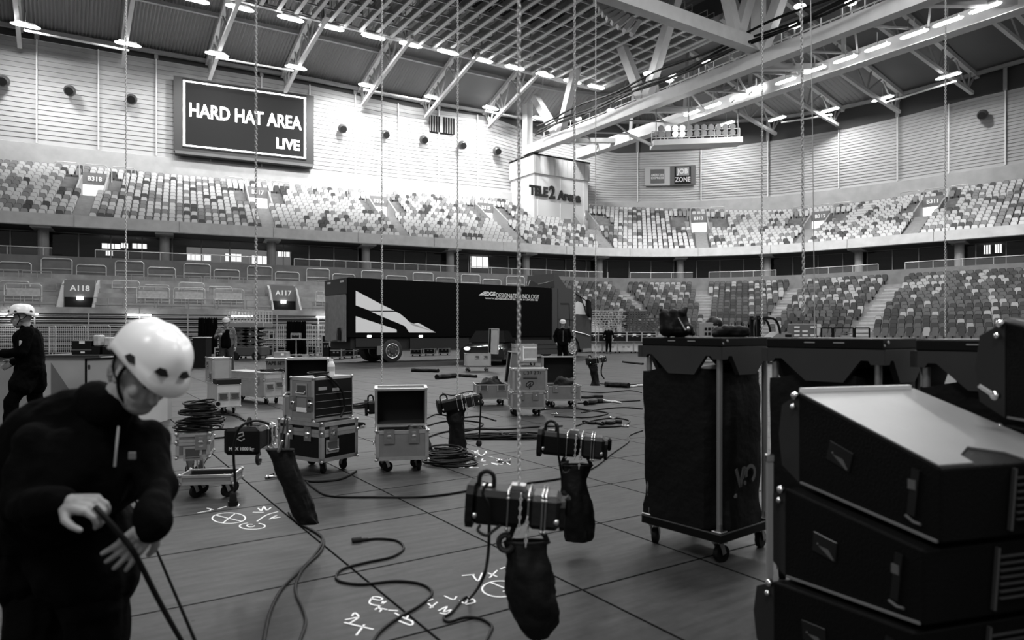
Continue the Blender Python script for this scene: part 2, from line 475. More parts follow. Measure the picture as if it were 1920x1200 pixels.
# bright things seen through the concourse glass (lit rooms; glowing boxes as the screen's reflections)
LIT = mat('lit_room_or_reflection', .9, .5, emit=2.6)
lit_spots = [(885, 915, 476, 502, 'lit window seen through the concourse glass above the trailer'), (352, 396, 478, 488, 'lit shop counter, leftmost in the bright concourse bar'), (420, 455, 476, 490, 'lit shop counter in the middle of the bright concourse bar'),
             (470, 500, 480, 500, 'lit counter end at the right of the bright concourse bar'), (1842, 1860, 458, 476, 'lit window behind the right-hand concourse glass'), (1866, 1882, 452, 474, 'narrow lit window, furthest right in the concourse')]
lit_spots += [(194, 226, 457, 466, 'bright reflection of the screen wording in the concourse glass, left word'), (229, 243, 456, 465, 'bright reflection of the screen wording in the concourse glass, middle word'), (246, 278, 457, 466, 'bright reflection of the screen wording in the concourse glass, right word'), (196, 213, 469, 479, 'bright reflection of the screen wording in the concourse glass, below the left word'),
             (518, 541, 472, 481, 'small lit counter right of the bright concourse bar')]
for x0, x1, y0, y1, lab in lit_spots:
    off = 4.0; i0, i1 = st_at(x0, off), st_at(x1, off)
    if i1 <= i0: i1 = i0 + 2
    q = rp((i0+i1)/2, off); s_ = F / q.y
    za = EYE + (HOR - y1) / s_; zb = EYE + (HOR - y0) / s_
    m = MB(); m.cur = 0
    a = rp(i0, off); b = rp(i1, off); nn = rn(i0)
    m.add([Vector((a.x,a.y,za)), Vector((b.x,b.y,za)), Vector((b.x,b.y,zb)), Vector((a.x,a.y,zb)), Vector((a.x,a.y,za))+nn*.1, Vector((b.x,b.y,za))+nn*.1, Vector((b.x,b.y,zb))+nn*.1, Vector((a.x,a.y,zb))+nn*.1],
          [(0,1,2,3), (7,6,5,4), (0,4,5,1), (3,2,6,7), (0,3,7,4), (1,5,6,2)])
    m.cur = 1
    for k in range(4):
        t_ = k / 3; c = a.lerp(b, t_); m.beam(Vector((c.x,c.y,za))-nn*.05, Vector((c.x,c.y,zb))-nn*.05, .07, .05, up=rt(i0))
    tag(m.build('lit_window_or_reflection', [LIT, GSTEEL]), lab, 'window', 'lit concourse rooms')
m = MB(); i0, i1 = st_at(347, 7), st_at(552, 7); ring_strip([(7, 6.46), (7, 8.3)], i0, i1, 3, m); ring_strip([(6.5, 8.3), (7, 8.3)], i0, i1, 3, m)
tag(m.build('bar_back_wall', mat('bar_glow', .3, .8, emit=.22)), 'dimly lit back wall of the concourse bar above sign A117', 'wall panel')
# ----------------------------------------------------------------- lower tier
ISP = st_at(1085, -6)                       # left of this the lower stand is bare terrace with stored seats
LD, LR = 11.5, 17
def low_z(off, right=True):                 # off is negative
    if right: return 5.4 + (5.4 - .55) * off / LD
    return 5.4 + (5.4 - 2.55) * off / 6.0
def lower_prof(depth, rows, right):
    pr = []
    for k in range(rows):
        o0 = -.35 - k * (depth - .35) / rows; o1 = -.35 - (k+1) * (depth - .35) / rows
        pr += [(o0, low_z(o0, right)), (o1, low_z(o0, right))]
    pr += [(-depth, .0)]
    return pr
lr = MB(); ring_strip(lower_prof(LD, LR, True), ISP, I1, 4, lr); struct(lr.build('floor_lower_tier', CONCD))
ll = MB(); ring_strip(lower_prof(6.0, 8, False)[:-1] + [(-6.0, 2.35), (-5.8, 2.35), (-5.8, 0)], I0, ISP, 1, ll, lambda i, o: -5.7 < o < -1.8 and any(abs(i - a) < 3.8 for a in LST))
struct(ll.build('floor_terrace', mat('terrace_concrete', .3, .85, var=.25, vscale=1.3)))
# ================================================================= aisles, stairway mouths, seats
SEATM = [mat('seat_pale', .62, .45), mat('seat_grey', .26, .45), mat('seat_dark', .07, .45)]
SEATL = [mat('seat_light_grey', .34, .45), mat('seat_mid_grey', .10, .45), mat('seat_charcoal', .045, .45)]
SHELL = mat('seat_shell_dark', .012, .7, spec=.2)
UA = [('B318', 148, -1), ('B317', 507, -1), ('B316', 769, -1), ('B315', 990, -1), ('B314', 1147, -1), ('B313', 1320, -1), ('B312', 1495, -1), ('B311', 1700, -1)]
UA = [(n, st_at(px, 0)) for n, px, _ in UA]
LA = [st_at(px, -1) for px in (1166, 1313, 1493, 1676, 1990)]
SIGNM = mat('sign_grey', .2, .6)
CLEAR = mat('sign_letters', .75, .6, emit=.25)
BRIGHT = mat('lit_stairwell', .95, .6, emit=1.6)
# vomitories in the upper tier
for name, i in UA:
    t = empty('stairway_mouth', rp(i, 6.0, tier_z(i, 6.0))); T = rt(i); N_ = rn(i); base = Vector(t.location)
    M0 = frame_M((0,0,0), T, N_)            # local x along the stand, y outward, z up
    hz = tier_z(i, 10.0) + .35 - base.z
    wa = MB()
    for s in (-1, 1):
        x0, x1 = (s*.84, s*.98)
        wa.prism([(0, 0), (4.4, 0), (4.4, hz - .05), (3.7, hz - .05), (0, .3)], .14, Matrix(((0, 1, 0, min(x0, x1)), (1, 0, 0, 0), (0, 0, 1, 0), (0, 0, 0, 1))))
    o = wa.build('side_wall', mat('stair_concrete', .24, .8), t); o.data.transform(M0)
    f = MB(); f.box(-.84, 0, -.6, .84, 3.9, .02); o = f.build('landing', CONC, t); o.data.transform(M0)
    b = MB(); b.box(-.84, 3.7, hz - .75, .84, 3.95, hz + .2); o = b.build('sign_board', SIGNM, t); o.data.transform(M0)
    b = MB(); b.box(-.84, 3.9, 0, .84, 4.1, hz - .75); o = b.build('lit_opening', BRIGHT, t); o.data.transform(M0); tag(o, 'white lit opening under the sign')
    tx = text_obj('sign_lettering', name, .5, frame_M(base + N_ * 3.66 + Vector((0,0,hz - .3)), T, (0,0,1)), CLEAR, None, .01, .012)
    tx.matrix_world = Matrix.Translation(-base) @ tx.matrix_world; tx.parent = t
    rl = MB()
    for s in (-1, 0, 1):
        c = M0 @ Vector((s*1.9, 4.2, 0)); zc = hz + .25
        pts = [Vector((s*2.0-.85, 4.3, zc-.6)), Vector((s*2.0-.85, 4.3, zc+.62)), Vector((s*2.0-.7, 4.3, zc+.75)), Vector((s*2.0+.7, 4.3, zc+.75)), Vector((s*2.0+.85, 4.3, zc+.62)), Vector((s*2.0+.85, 4.3, zc-.6))]
        rl.tube(pts, .035, 6)
    o = rl.build('guard_rail', GALV, t); o.data.transform(M0)
    tag(t, 'concrete stairway mouth under the sign ' + name + ' in the upper stand', 'stairway', 'upper stand stairway mouths')
# aisle steps
def aisle_mesh(i, o_a, o_b, zf, wdt, n, name, lab, grp):
    m = MB(); T = rt(i); base = rp(i, o_a, 0)
    for k in range(n):
        a = o_a + (o_b - o_a) * k / n; b = o_a + (o_b - o_a) * (k + 1) / n
        za = zf(a) if zf(a) > zf(b) else zf(b)
        pa = rp(i, a); pb = rp(i, b); z1 = (zf(a) + zf(b)) / 2 + .1
        vs = [pa - T*wdt/2, pa + T*wdt/2, pb + T*wdt/2, pb - T*wdt/2]
        m.add([(v.x, v.y, z1 - .35) for v in vs] + [(v.x, v.y, z1) for v in vs], [(0,3,2,1),(4,5,6,7),(0,1,5,4),(1,2,6,5),(2,3,7,6),(3,0,4,7)])
    return tag(m.build(name, mat('step_concrete', .3, .85, var=.1, vscale=3)), lab, 'steps', grp)
for name, i in UA:
    aisle_mesh(i, .4, 6.0, lambda o, i=i: tier_z(i, o), 1.15, 14, 'aisle_steps', 'concrete aisle steps leading up to the stairway mouth ' + name, 'upper stand aisles')
for k, i in enumerate(LA):
    aisle_mesh(i, -.6, -LD, lambda o: low_z(o), 1.3, 30, 'aisle_steps', ['concrete aisle steps beside the truck cab, lower stand', 'concrete aisle steps in the lower stand above the black bag', 'concrete aisle steps in the lower stand above the forklift', 'long slanting aisle steps in the lower right stand', 'aisle steps at the far right end of the lower stand'][k], 'lower stand aisles')
# one seat: hinged pan folded up against a curved back
def seat_geo():
    m = MB()
    m.prism([(-.17, .44), (.17, .44), (.205, .62), (.18, .79), (.12, .83), (-.12, .83), (-.18, .79), (-.205, .62)], .05, None, .14)
    m.prism([(-.165, .24), (.165, .24), (.185, .42), (.17, .55), (.1, .575), (-.1, .575), (-.17, .55), (-.185, .42)], .06, None, -.06)
    m.cur = 1
    m.prism([(-.185, .42), (.185, .42), (.228, .62), (.203, .80), (.13, .855), (-.13, .855), (-.203, .80), (-.228, .62)], .03, None, .195)
    m.box(-.03, .0, 0, .03, .12, .3)
    return np.array(m.v), m.f, m.m
SV, SF, SMI = seat_geo()
def in_pier(q):
    u = q.x*UX + q.y*UY; v = -q.x*UY + q.y*UX
    return 40.6 < u < 48.7 and v > 58.0
allseats = []    # (depth, pos, T, N, tone, tier, region)
rng = random.Random(11)
def blocked(i, off, up):
    if up:
        for n, a in UA:
            d = abs(i - a) * .25 * (1 + off / 60.)
            if off < 6 and d < .75: return True
            if 5.8 <= off < 10.6 and d < 2.35: return True
    else:
        for a in LA:
            if abs(i - a) * .25 < .85: return True
    return False
def region(i, up):
    if up:
        prev = 'left of the stairway mouth B318'
        names = [n for n, a in UA]
        k = sum(1 for n, a in UA if i > a)
        if k == 0: return 'left of the stairway mouth B318'
        if k == len(UA): return 'right of the stairway mouth B311'
        return 'between the stairway mouths %s and %s' % (names[k-1], names[k])
    k = sum(1 for a in LA if i > a)
    return ['beside the truck cab', 'left of the aisle above the black bag', 'between the two middle aisles', 'left of the long slanting aisle', 'right of the long slanting aisle', 'at the far right end'][k]
def tone(i, k, up):
    q = noise.noise(Vector((i * .11, k * .9, 3.7 if up else 9.1))) * .35 + rng.random() - .5
    px = proj(rp(i, 0, 8))[0]
    if up: return 0 if q < .15 else (1 if q < .40 else 2)
    return 0 if q > (.41 if k > 6 else .27) else (1 if q > -.12 else 2)
for k in range(NR):
    off = .35 + (k + .45) * (WT - .35) / NR
    i = I0 + 10.0
    while i < I1 - 10:
        curv = 1 + off / RR if 60 < 0 else 1
        q = rp(i, off)
        if not blocked(i, off, True) and q.y > 20 and not in_pier(q):
            px = 960 + F * q.x / q.y
            if -120 < px < 2040: allseats.append((q.y, rp(i, off, tier_z(i, off - .4) + .03), i, tone(i, k, True), 0))
        i += 2.0 / (1 + off / RR if 320 < i < 420 else 1)
rsp = LD / LR
for k in range(LR):
    off = -.35 - (k + .5) * (LD - .35) / LR
    i = ISP + 4.0
    while i < I1 - 10:
        q = rp(i, off)
        if not blocked(i, off, False) and q.y > 15:
            px = 960 + F * q.x / q.y
            if px < 2040: allseats.append((q.y, rp(i, off, low_z(-.35 - k * (LD - .35) / LR) + .03), i, tone(i, k, False), 1))
        i += 2.0 / max(.3, (1 + off / RR if 320 < i < 420 else 1))
allseats.sort(key=lambda s: s[0])
def vis(s):
    x, y = proj(s[1]); return 4 < x < 1916
near = [s for s in allseats if vis(s) and not (s[4] == 1 and proj(s[1])[0] > 1830 and proj(s[1])[1] > 600)][:300]
nid = set(id(s) for s in near)
seat_me = {}
def seat_mesh(tn, tier):
    if (tn, tier) not in seat_me:
        m = MB(); m.v = [tuple(p) for p in SV]; m.f = SF; m.m = list(SMI)
        seat_me[tn, tier] = m.mesh('stadium_seat', [(SEATM, SEATL)[tier][tn], SHELL])
    return seat_me[tn, tier]
TN = [['pale', 'grey', 'dark'], ['light', 'mid grey', 'charcoal']]
for s in near:
    o = bpy.data.objects.new('stadium_seat', seat_mesh(s[3], s[4])); COL.objects.link(o)
    o.matrix_world = Matrix.Translation(s[1]) @ frame_M((0,0,0), rt(s[2]), rn(s[2]))
    lab = '%s folded plastic seat in the %s stand, %s' % (TN[s[4]][s[3]], ('upper', 'lower')[s[4]], region(s[2], s[4] == 0))
    tag(o, lab, 'seat', lab.replace(' seat ', ' seats ', 1))
# the rest of the seats: far too many to name one by one
for tier in (0, 1):
    S = [s for s in allseats if s[4] == tier and id(s) not in nid]
    nv = len(SV); V = np.zeros((len(S) * nv, 3)); fs = []; mi = []
    for a, s in enumerate(S):
        T = rt(s[2]); N_ = rn(s[2])
        V[a*nv:(a+1)*nv] = SV[:, :1] * np.array(T) + SV[:, 1:2] * np.array(N_) + SV[:, 2:3] * np.array((0,0,1)) + np.array(s[1])
        fs += [[q + a*nv for q in f] for f in SF]; mi += [(3 if q else s[3]) for q in SMI]
    me = bpy.data.meshes.new('seats'); me.from_pydata(V.tolist(), [], fs)
    for q in (SEATM, SEATL)[tier] + [SHELL]: me.materials.append(q)
    me.polygons.foreach_set('material_index', mi); me.update()
    o = bpy.data.objects.new(('upper_stand_seats', 'lower_stand_seats')[tier], me); COL.objects.link(o)
    tag(o, ('rows of pale, grey and dark seats filling the rest of the upper stand', 'rows of mostly dark grey seats filling the lower right stand')[tier], 'seats', kind='stuff')
# ----------------------------------------------------------------- left terrace: folded rail frames, mouths A118, A117
def rail_frame(i, off, z, wd, h, lab, grp, mid=True):
    t = empty('rail_frame', rp(i, off, z)); M0 = frame_M((0,0,0), rt(i), rn(i))
    m = MB(); a = wd / 2
    m.tube([(-a, 0, 0), (-a, 0, h-.12), (-a+.12, 0, h), (a-.12, 0, h), (a, 0, h-.12), (a, 0, 0)], .036, 6)
    o = m.build('hoop', GALV, t); o.data.transform(M0)
    if mid:
        m = MB(); m.tube([(-a, 0, h*.45), (a, 0, h*.45)], .026, 5); m.tube([(-a, 0, h*.16), (a, 0, h*.16)], .026, 5)
        if off < -4: m.tube([(-a, 0, h*.3), (a, 0, h*.3)], .02, 5); m.tube([(-a*.5, .03, 0), (-a*.5, .03, h*.45)], .03, 5); m.tube([(a*.5, .03, 0), (a*.5, .03, h*.45)], .03, 5); m.box(-a+.1, .12, .1, a-.1, .16, h*.8)
        o = m.build('cross_rail', GALV, t); o.data.transform(M0)
    tag(t, lab, 'rail', grp); return t
V1, V2 = st_at(152, -3), st_at(532, -3)
tr = [('upper row of the terrace', -.5, 1.25, 1.75), ('lower row of the terrace', -4.7, 1.35, 1.9), ('middle row of the terrace', -2.6, .85, 1.6)]
for rowname, off, h, wd in tr:
    i = st_at(-40, off)
    n = 0
    while i < ISP - 2:
        n += 1
        if min(abs(i - V1), abs(i - V2)) * .25 > 2.1 or off > -1:
            px = proj(rp(i, off, 5))[0]
            where = 'left of the mouth A118' if i < V1 else ('between the mouths A118 and A117' if i < V2 else 'behind the truck')
            z = low_z(off, False) - (.1 if off > -1 else .2)
            hh = h if (n % 2 or off < -4) else h * .72
            if not (off < -1 and px > 640): rail_frame(i, off, z, wd, hh, '%s galvanised rail on the %s, %s' % ('tall' if (n % 2 or off < -4) else 'low', rowname, where), 'rail frames, ' + rowname)
        i += wd * 4 + (1 if n % 2 else 2.2)
# stored seat backs standing behind the rails on the terrace
for r_, (oo, cnt) in enumerate([(-5.3, 1), (-3.4, 1), (-1.5, 1)]):
    ii = st_at(-60, oo)
    while ii < ISP:
        m = MB()
        if min(abs(ii - V1), abs(ii - V2)) * .25 > 1.6:
            a = rp(ii, oo, low_z(oo, False) - .2); T = rt(ii)
            m.beam(a - T*.8, a + T*.8, .06, .06); m.beam(a + Vector((0,0,.42)) - T*.8, a + Vector((0,0,.42)) + T*.8, .09, .07, )
            m.beam(a + Vector((0,0,.85)) - T*.8, a + Vector((0,0,.85)) + T*.8, .05, .05)
            for q in (-.8, 0, .8): m.beam(a + T*q, a + T*q + Vector((0,0,.85)), .04, .04)
            w_ = 'left of A118' if ii < V1 else ('between A118 and A117' if ii < V2 else 'right of A117')
            tag(m.build('seat_support', mat('dark_galvanised', .3, .6, .3)), 'bare steel seat support on the terrace ' + ('front step', 'middle step', 'back step')[r_] + ', ' + w_, 'support', 'seat supports on the terrace ' + ('front step', 'middle step', 'back step')[r_] + ', ' + w_)
        ii += 7.2
for name, i in (('A118', V1), ('A117', V2)):
    t = empty('stairway_mouth', rp(i, -5.9, 2.5)); T = rt(i); N_ = rn(i); base = Vector(t.location); M0 = frame_M((0,0,0), T, N_)
    f = MB(); f.box(-.86, .0, -.3, .86, 2.3, .02); f.box(-.86, 2.2, 1.1, .86, 2.45, 2.2)
    o = f.build('sign_board', SIGNM, t); o.data.transform(M0)
    f = MB(); f.box(-.86, 2.3, 0, .86, 2.6, 1.1); o = f.build('dark_opening', DARKV, t); o.data.transform(M0); tag(o, 'black doorway under the sign')
    f = MB()
    for s in (-1, 1): f.prism([(0, 0), (3.4, 0), (3.4, 2.3), (2.2, 1.9), (0, .3)], .14, Matrix(((0, 1, 0, s*.93-.07), (1, 0, 0, 0), (0, 0, 1, 0), (0, 0, 0, 1))))
    o = f.build('side_wall', mat('stair_concrete', .24, .8), t); o.data.transform(M0)
    f = MB(); f.box(-.18, 2.14, .93, .18, 2.2, 1.12); o = f.build('lit_exit_sign', LAMP, t); o.data.transform(M0)
    tx = text_obj('sign_lettering', name, .5, frame_M(base + N_*2.17 + Vector((0,0,1.66)), T, (0,0,1)), CLEAR, None, .01, .01)
    tx.matrix_world = Matrix.Translation(-base) @ tx.matrix_world; tx.parent = t
    tag(t, 'dark stairway mouth under the sign ' + name + ' in the lower terrace', 'stairway', 'terrace stairway mouths')
# telescopic stand pushed back under the terrace
i0 = st_at(-150, -6.1)
t = empty('retracted_stand', rp(i0, -6.2, 0)); iv = Matrix.Translation(-Vector(t.location))
rb = MB()
for k in range(8):
    z = .3 + k * .28
    for dz, off in ((0, -6.25), (.1, -6.15)): ring_strip([(off, z+dz), (off, z+dz+.05), (off+.08, z+dz+.05)], i0, ISP, 6, rb)
rb.build('front_rails', mat('bench_front', .36, .5, .2), t).data.transform(iv)
rb = MB(); ring_strip([(-6.05, 0), (-6.05, 2.5)], i0, ISP, 6, rb); rb.build('bench_fronts', mat('bench_dark', .02, .7), t).data.transform(iv)
for i in np.arange(i0, ISP, 11): rb = MB(); rb.beam(rp(i, -6.3, 0), rp(i, -6.3, 2.5), .07, .07, up=rt(i)); rb.build('post', mat('bench_front', .36), t).data.transform(iv)
tag(t, 'retracted telescopic stand with horizontal rails under the bare terrace', 'grandstand')
for px, lab in ((38, 'fluorescent work light behind the walking man in the helmet'), (262, 'fluorescent work light just above the white helmet in front'), (452, 'fluorescent work light above the scissor lift'), (612, 'fluorescent work light at the tail of the truck')):
    i = st_at(px, -6.4); c = rp(i, -6.5, 2.42); T = rt(i); Ln = .95 if px < 100 else .65
    t = empty('work_light', c)
    m = MB(); m.beam(-T*Ln, T*Ln, .1, .1); m.build('tube', LAMP, t)
    m = MB(); m.beam(-T*(Ln+.05)+Vector((0,0,.09)), T*(Ln+.05)+Vector((0,0,.09)), .16, .06); m.cyl((0,0,.1), (0,0,.5), .02, 6); m.build('housing', GSTEEL, t)
    tag(t, lab, 'light', 'fluorescent lights along the terrace front')
    area_light('work_light_glow', c + Vector((0, -.4, -.2)), 1.2, 25, (0, -.5, -1))
# ================================================================= roof
VI, UI, ZI = 52.0, 49.0, 29.8
def uv_of(p): return p.x * UX + p.y * UY, -p.x * UY + p.y * UX
def deck_inner(i):
    q = rp(i, WO); u, v = uv_of(q)
    return UV(min(u, UI), min(v, VI), ZI)
def deck_z(i): return z_at(i, WO, T_DK)
dm = MB(); o0 = 0; cnt = 0
step = .55
idx = list(np.arange(I0, I1, step))
for k, i in enumerate(idx):
    a = rp(i, WO + .3, deck_z(i)); b = deck_inner(i); h = .11 if (k % 2) else -.11
    for t in (0, .34, .67, 1): p = a.lerp(b, t); dm.v.append((p.x, p.y, p.z + h + 1.2 * math.sin(t * PI) * .25))
for k in range(len(idx) - 1):
    for b in range(3): dm.f.append([k*4+b, k*4+b+1, (k+1)*4+b+1, (k+1)*4+b]); dm.m.append(0)
DECK = mat('roof_deck', .3, .55, .2)
struct(dm.build('ceiling_outer_deck', DECK))
# inner high roof
cm = MB()
uu = -40.0; k = 0
n = int((UI + 42) / .5)
for a in range(n + 1):
    u = -42 + a * .5; z = ZI + 1.9 + (.06 if a % 2 else -.06)
    cm.v.append(tuple(UV(min(u, UI), VI, z))); cm.v.append(tuple(UV(min(u, UI), -30, z)))
for a in range(n): cm.f.append([2*a, 2*a+1, 2*a+3, 2*a+2]); cm.m.append(0)
struct(cm.build('ceiling_inner_deck', mat('inner_roof_deck', .07, .7)))
fb = MB()
fb.add([UV(-42, VI, ZI-.1), UV(UI, VI, ZI-.1), UV(UI, VI, ZI+2.1), UV(-42, VI, ZI+2.1)], [(0,1,2,3)])
fb.add([UV(UI, VI, ZI-.1), UV(UI, -30, ZI-.1), UV(UI, -30, ZI+2.1), UV(UI, VI, ZI+2.1)], [(0,1,2,3)])
struct(fb.build('ceiling_step', mat('roof_step', .05, .8)))
# purlins following the bowl
pl = MB()
for t, w_ in ((.03, .35), (.42, .3), (.78, .25)):
    prev = None
    for i in np.arange(I0, I1, 5):
        a = rp(i, WO, deck_z(i)); b = deck_inner(i); p = a.lerp(b, t) + Vector((0,0,-.3 + .3*math.sin(t*PI)))
        if prev is not None: pl.beam(prev, p, w_, .3)
        prev = p
struct(pl.build('ceiling_purlins', GSTEEL))
# radial roof trusses
def radial_truss(px, lab, left=True):
    i = st_at(px, WO); a = rp(i, WO - .1, deck_z(i) - .25); b = deck_inner(i) + Vector((0,0,-.45))
    L = (b - a); 
    t = empty('roof_truss', a); iv = Matrix.Translation(-a)
    m = MB(); m.beam(a, b, .38, .38); m.build('top_chord', WSTEEL, t).data.transform(iv)
    h = Vector((L.x, L.y, 0)).normalized(); Lh = Vector((L.x, L.y, 0)).length
    z1 = a.z - 1.5
    c0 = a + h * 1.0; c0.z = z1 - .2; c1 = a + h * (Lh * .33); c1.z = z1 + .7; c2 = a + h * (Lh * .93); c2.z = 26.2
    m = MB(); m.beam(c0, c1, .3, .3); m.beam(c1, c2, .3, .3); m.build('bottom_chord', WSTEEL, t).data.transform(iv)
    top = lambda s: a.lerp(b, s)
    bot = lambda s: (c0.lerp(c1, (s - .06) / .27) if s < .33 else c1.lerp(c2, min(1, (s - .33) / .6)))
    m = MB(); S = [.02, .1, .2, .33, .46, .6, .74, .86]
    for k in range(len(S) - 1):
        p = top(S[k]) if k % 2 == 0 else bot(max(.06, S[k])); q = bot(max(.06, S[k+1])) if k % 2 == 0 else top(S[k+1])
        m.beam(p, q, .13, .13)
        if k % 2 == 0: m.beam(q, top(S[k+1] - .04), .12, .12)
    m.build('brace', GSTEEL, t).data.transform(iv)
    tag(t, lab, 'truss', 'roof trusses along the stands')
    return c1 * .5 + c0 * .5
def ceiling_light(name, c, d, L, lab, grp, w_=.32, power=None):
    d = Vector(d).normalized(); t = empty(name, c)
    m = MB(); m.beam(-d*L/2, d*L/2, w_, .1); m.sphere(-d*L/2, w_/2, 8, (1, 1, .3)); m.sphere(d*L/2, w_/2, 8, (1, 1, .3)); m.build('lamp_panel', LAMP, t)
    m = MB(); m.beam(-d*(L/2-.1)+Vector((0,0,.13)), d*(L/2-.1)+Vector((0,0,.13)), w_*.8, .16); m.cyl((0,0,.2), (0,0,1.0), .03, 6); m.build('housing', WSTEEL, t)
    tag(t, lab, 'light', grp)
    if power: area_light(name + '_glow', Vector(c) + Vector((0,0,-.15)), L, power, (0,0,-1), w_)
    return t
TR_L = [(-95, ''), (40, 'far left edge of the roof'), (228, 'above and left of the screen'), (388, 'above the screen\'s left corner'), (530, 'above the screen\'s right corner'), (672, 'right of the screen'), (790, 'above the small louvre window'), (905, 'nearest the corner pier')]
TR_R = [(1288, 'left of the corner gantry lamps'), (1468, 'right of the lamp gantry'), (1582, 'third from the gantry'), (1697, 'above the right-hand wall'), (1832, 'at the right edge, above the wall speaker'), (1990, 'at the very right edge')]
for px, wh in TR_L:
    if px > -120: radial_truss(px, 'white steel roof truss ' + (wh or 'cut by the left edge of the roof'))
for px, wh in TR_R: radial_truss(px, 'grey steel roof truss ' + wh)
U_, V_ = Vector((UX, UY, 0)), Vector((-UY, UX, 0))
def at_z(px, py, z): D = F * (z - EYE) / (HOR - py); return Vector(((px - 960) * D / F, D, z))
# lamps: wall row (left), wall row (right)
for k, (px, py) in enumerate([(48, 48), (240, 83), (407, 102), (555, 127), (690, 161), (812, 183), (920, 203), (1012, 222)]):
    c = at_z(px, py, 24.6); ceiling_light('ceiling_light', c, U_, 1.5, 'white lamp at the foot of the roof truss, number %d from the left wall end' % (k+1), 'lamps along the left wall', .42, 1500 if k % 2 == 0 else None)
for k, (px, py) in enumerate([(1778, 143), (1655, 185), (1555, 207), (1457, 223), (1362, 232)]):
    c = at_z(px, py, 23.6); ceiling_light('ceiling_light', c, V_, 1.7, 'white lamp above the right wall, number %d counted from the right' % (k+1), 'lamps along the right wall', .4, 900 if k % 2 == 0 else None)
# long tie tubes under the wall lamps
for (a, b, z, lab) in [((45, 57), (242, 95), 24.3, 'white tie tube below the two leftmost lamps'), ((405, 108), (550, 133), 24.3, 'white tie tube above the screen'), ((682, 168), (805, 190), 24.3, 'white tie tube right of the screen'), ((910, 208), (1003, 226), 24.3, 'white tie tube left of the corner pier'),
                       ((1662, 192), (1792, 152), 23.3, 'white tie tube below the two rightmost lamps'), ((1465, 230), (1560, 215), 23.3, 'white tie tube right of the lamp gantry')]:
    m = MB(); m.cyl(at_z(*a, z), at_z(*b, z), .09, 8); tag(m.build('tie_tube', WSTEEL), lab, 'tube', 'roof tie tubes')
# lamps on the edge of the ceiling grid and on the corner girder
GZ = 26.4
edge = [(365, 0), (450, 15), (545, 35), (622, 52), (700, 69), (770, 84), (840, 98), (905, 113), (965, 127), (1022, 141), (1073, 153), (1118, 163)]
for k, (px, py) in enumerate(edge):
    c = at_z(px, py, GZ - .4); ceiling_light('ceiling_light', c, U_, 1.6, 'bright lamp under the ceiling grid edge, number %d from the corner' % (len(edge) - k), 'lamps along the ceiling grid edge', .5, 2200 if k % 2 == 0 else None)
right = [(1847, 15), (1777, 41), (1714, 64), (1645, 89), (1585, 111), (1528, 131), (1473, 152), (1337, 198), (1297, 212)]
for k, (px, py) in enumerate(right):
    c = at_z(px, py, 20.2); ceiling_light('ceiling_light', c, V_, 1.45, 'bright lamp under the corner girder, number %d from the right edge' % (k+1), 'lamps along the corner girder', .3, 1600 if k % 2 == 0 else None)
for k, (px, py, z) in enumerate([(1385, 183, 20.5), (1418, 168, 20.6)]):
    t = empty('flood_lamp', at_z(px, py, z)); m = MB(); m.cbox(-.75, -.2, -.12, .75, .2, .12, .04); m.build('lamp_face', LAMP, t).data.transform(frame_M((0,0,0), V_, U_))
    m = MB(); m.beam((0,0,.1), (0,0,.9), .08); m.beam(Vector((-.5,.3,-.3)), Vector((.3,-.2,.4)), .1); m.build('yoke', WSTEEL, t)
    tag(t, ['glaring floodlight left in the pair on the corner girder', 'glaring floodlight right in the pair on the corner girder'][k], 'floodlight')
# ceiling grid: long beams side by side
U0, U1, V0, V1g = -6.0, 46.2, 38.8, 54.6
n = 0
u = U0
proto = None
gb = empty('grid_girder', UV(0, 0, GZ)); m = MB()
m.beam(UV(0, V0), UV(0, V1g), .3, .12); m.build('lower_flange', mat('grid_steel', .36, .5), gb)
m = MB(); m.beam(UV(0, V0, .3), UV(0, V1g, .3), .07, .55); m.build('web', mat('grid_web', .2, .5), gb)
for v in np.arange(V0 + 1, V1g, 2.4): m = MB(); m.beam(UV(.25, v, .25), UV(.25, v + .5, .25), .45, .35); m.build('bracket_box', mat('bracket_grey', .14, .6), gb)
k = 0
while u < U1:
    o = gb if k == 0 else copy_tree(gb)
    o.location = UV(u, 0, GZ)
    tag(o, 'long white beam of the retracted ceiling grid above the floor', 'beam', 'beams of the ceiling grid')
    k += 1; u += 1.33
gm = MB()
for v in np.arange(V0, V1g + .1, 1.95): gm.beam(UV(U0, v, GZ + .1), UV(U1, v, GZ + .1), .08, .12)
gm.beam(UV(U0, V1g, GZ), UV(U1 + .3, V1g, GZ), .3, .2); gm.beam(UV(U1+.2, V0, GZ), UV(U1+.2, V1g, GZ), .3, .25)
gm.beam(UV(U0, V0, GZ), UV(U1, V0, GZ), .25, .25)
tag(gm.build('grid_cross_ties', mat('grid_steel', .36, .5)), 'thin cross ties and rim of the ceiling grid', 'tie bars')
cat = MB()
for u in np.arange(U0 + .6, U1 - 1, 2.66):
    cat.cur = 0
    cat.beam(UV(u, V0, GZ + .62), UV(u, V1g, GZ + .62), .75, .05)
    cat.cur = 1
    for s in (-.42, .42):
        for zz in (1.0, 1.5): cat.beam(UV(u + s, V0, GZ + .2 + zz), UV(u + s, V1g, GZ + .2 + zz), .04, .04)
        for v in np.arange(V0, V1g, 1.3): cat.beam(UV(u + s, v, GZ + .6), UV(u + s, v, GZ + 1.7), .05, .05)
tag(cat.build('grid_catwalks', [mat('catwalk_grating', .1, .7), GSTEEL]), 'railed catwalks lying on top of the ceiling grid', 'catwalk')
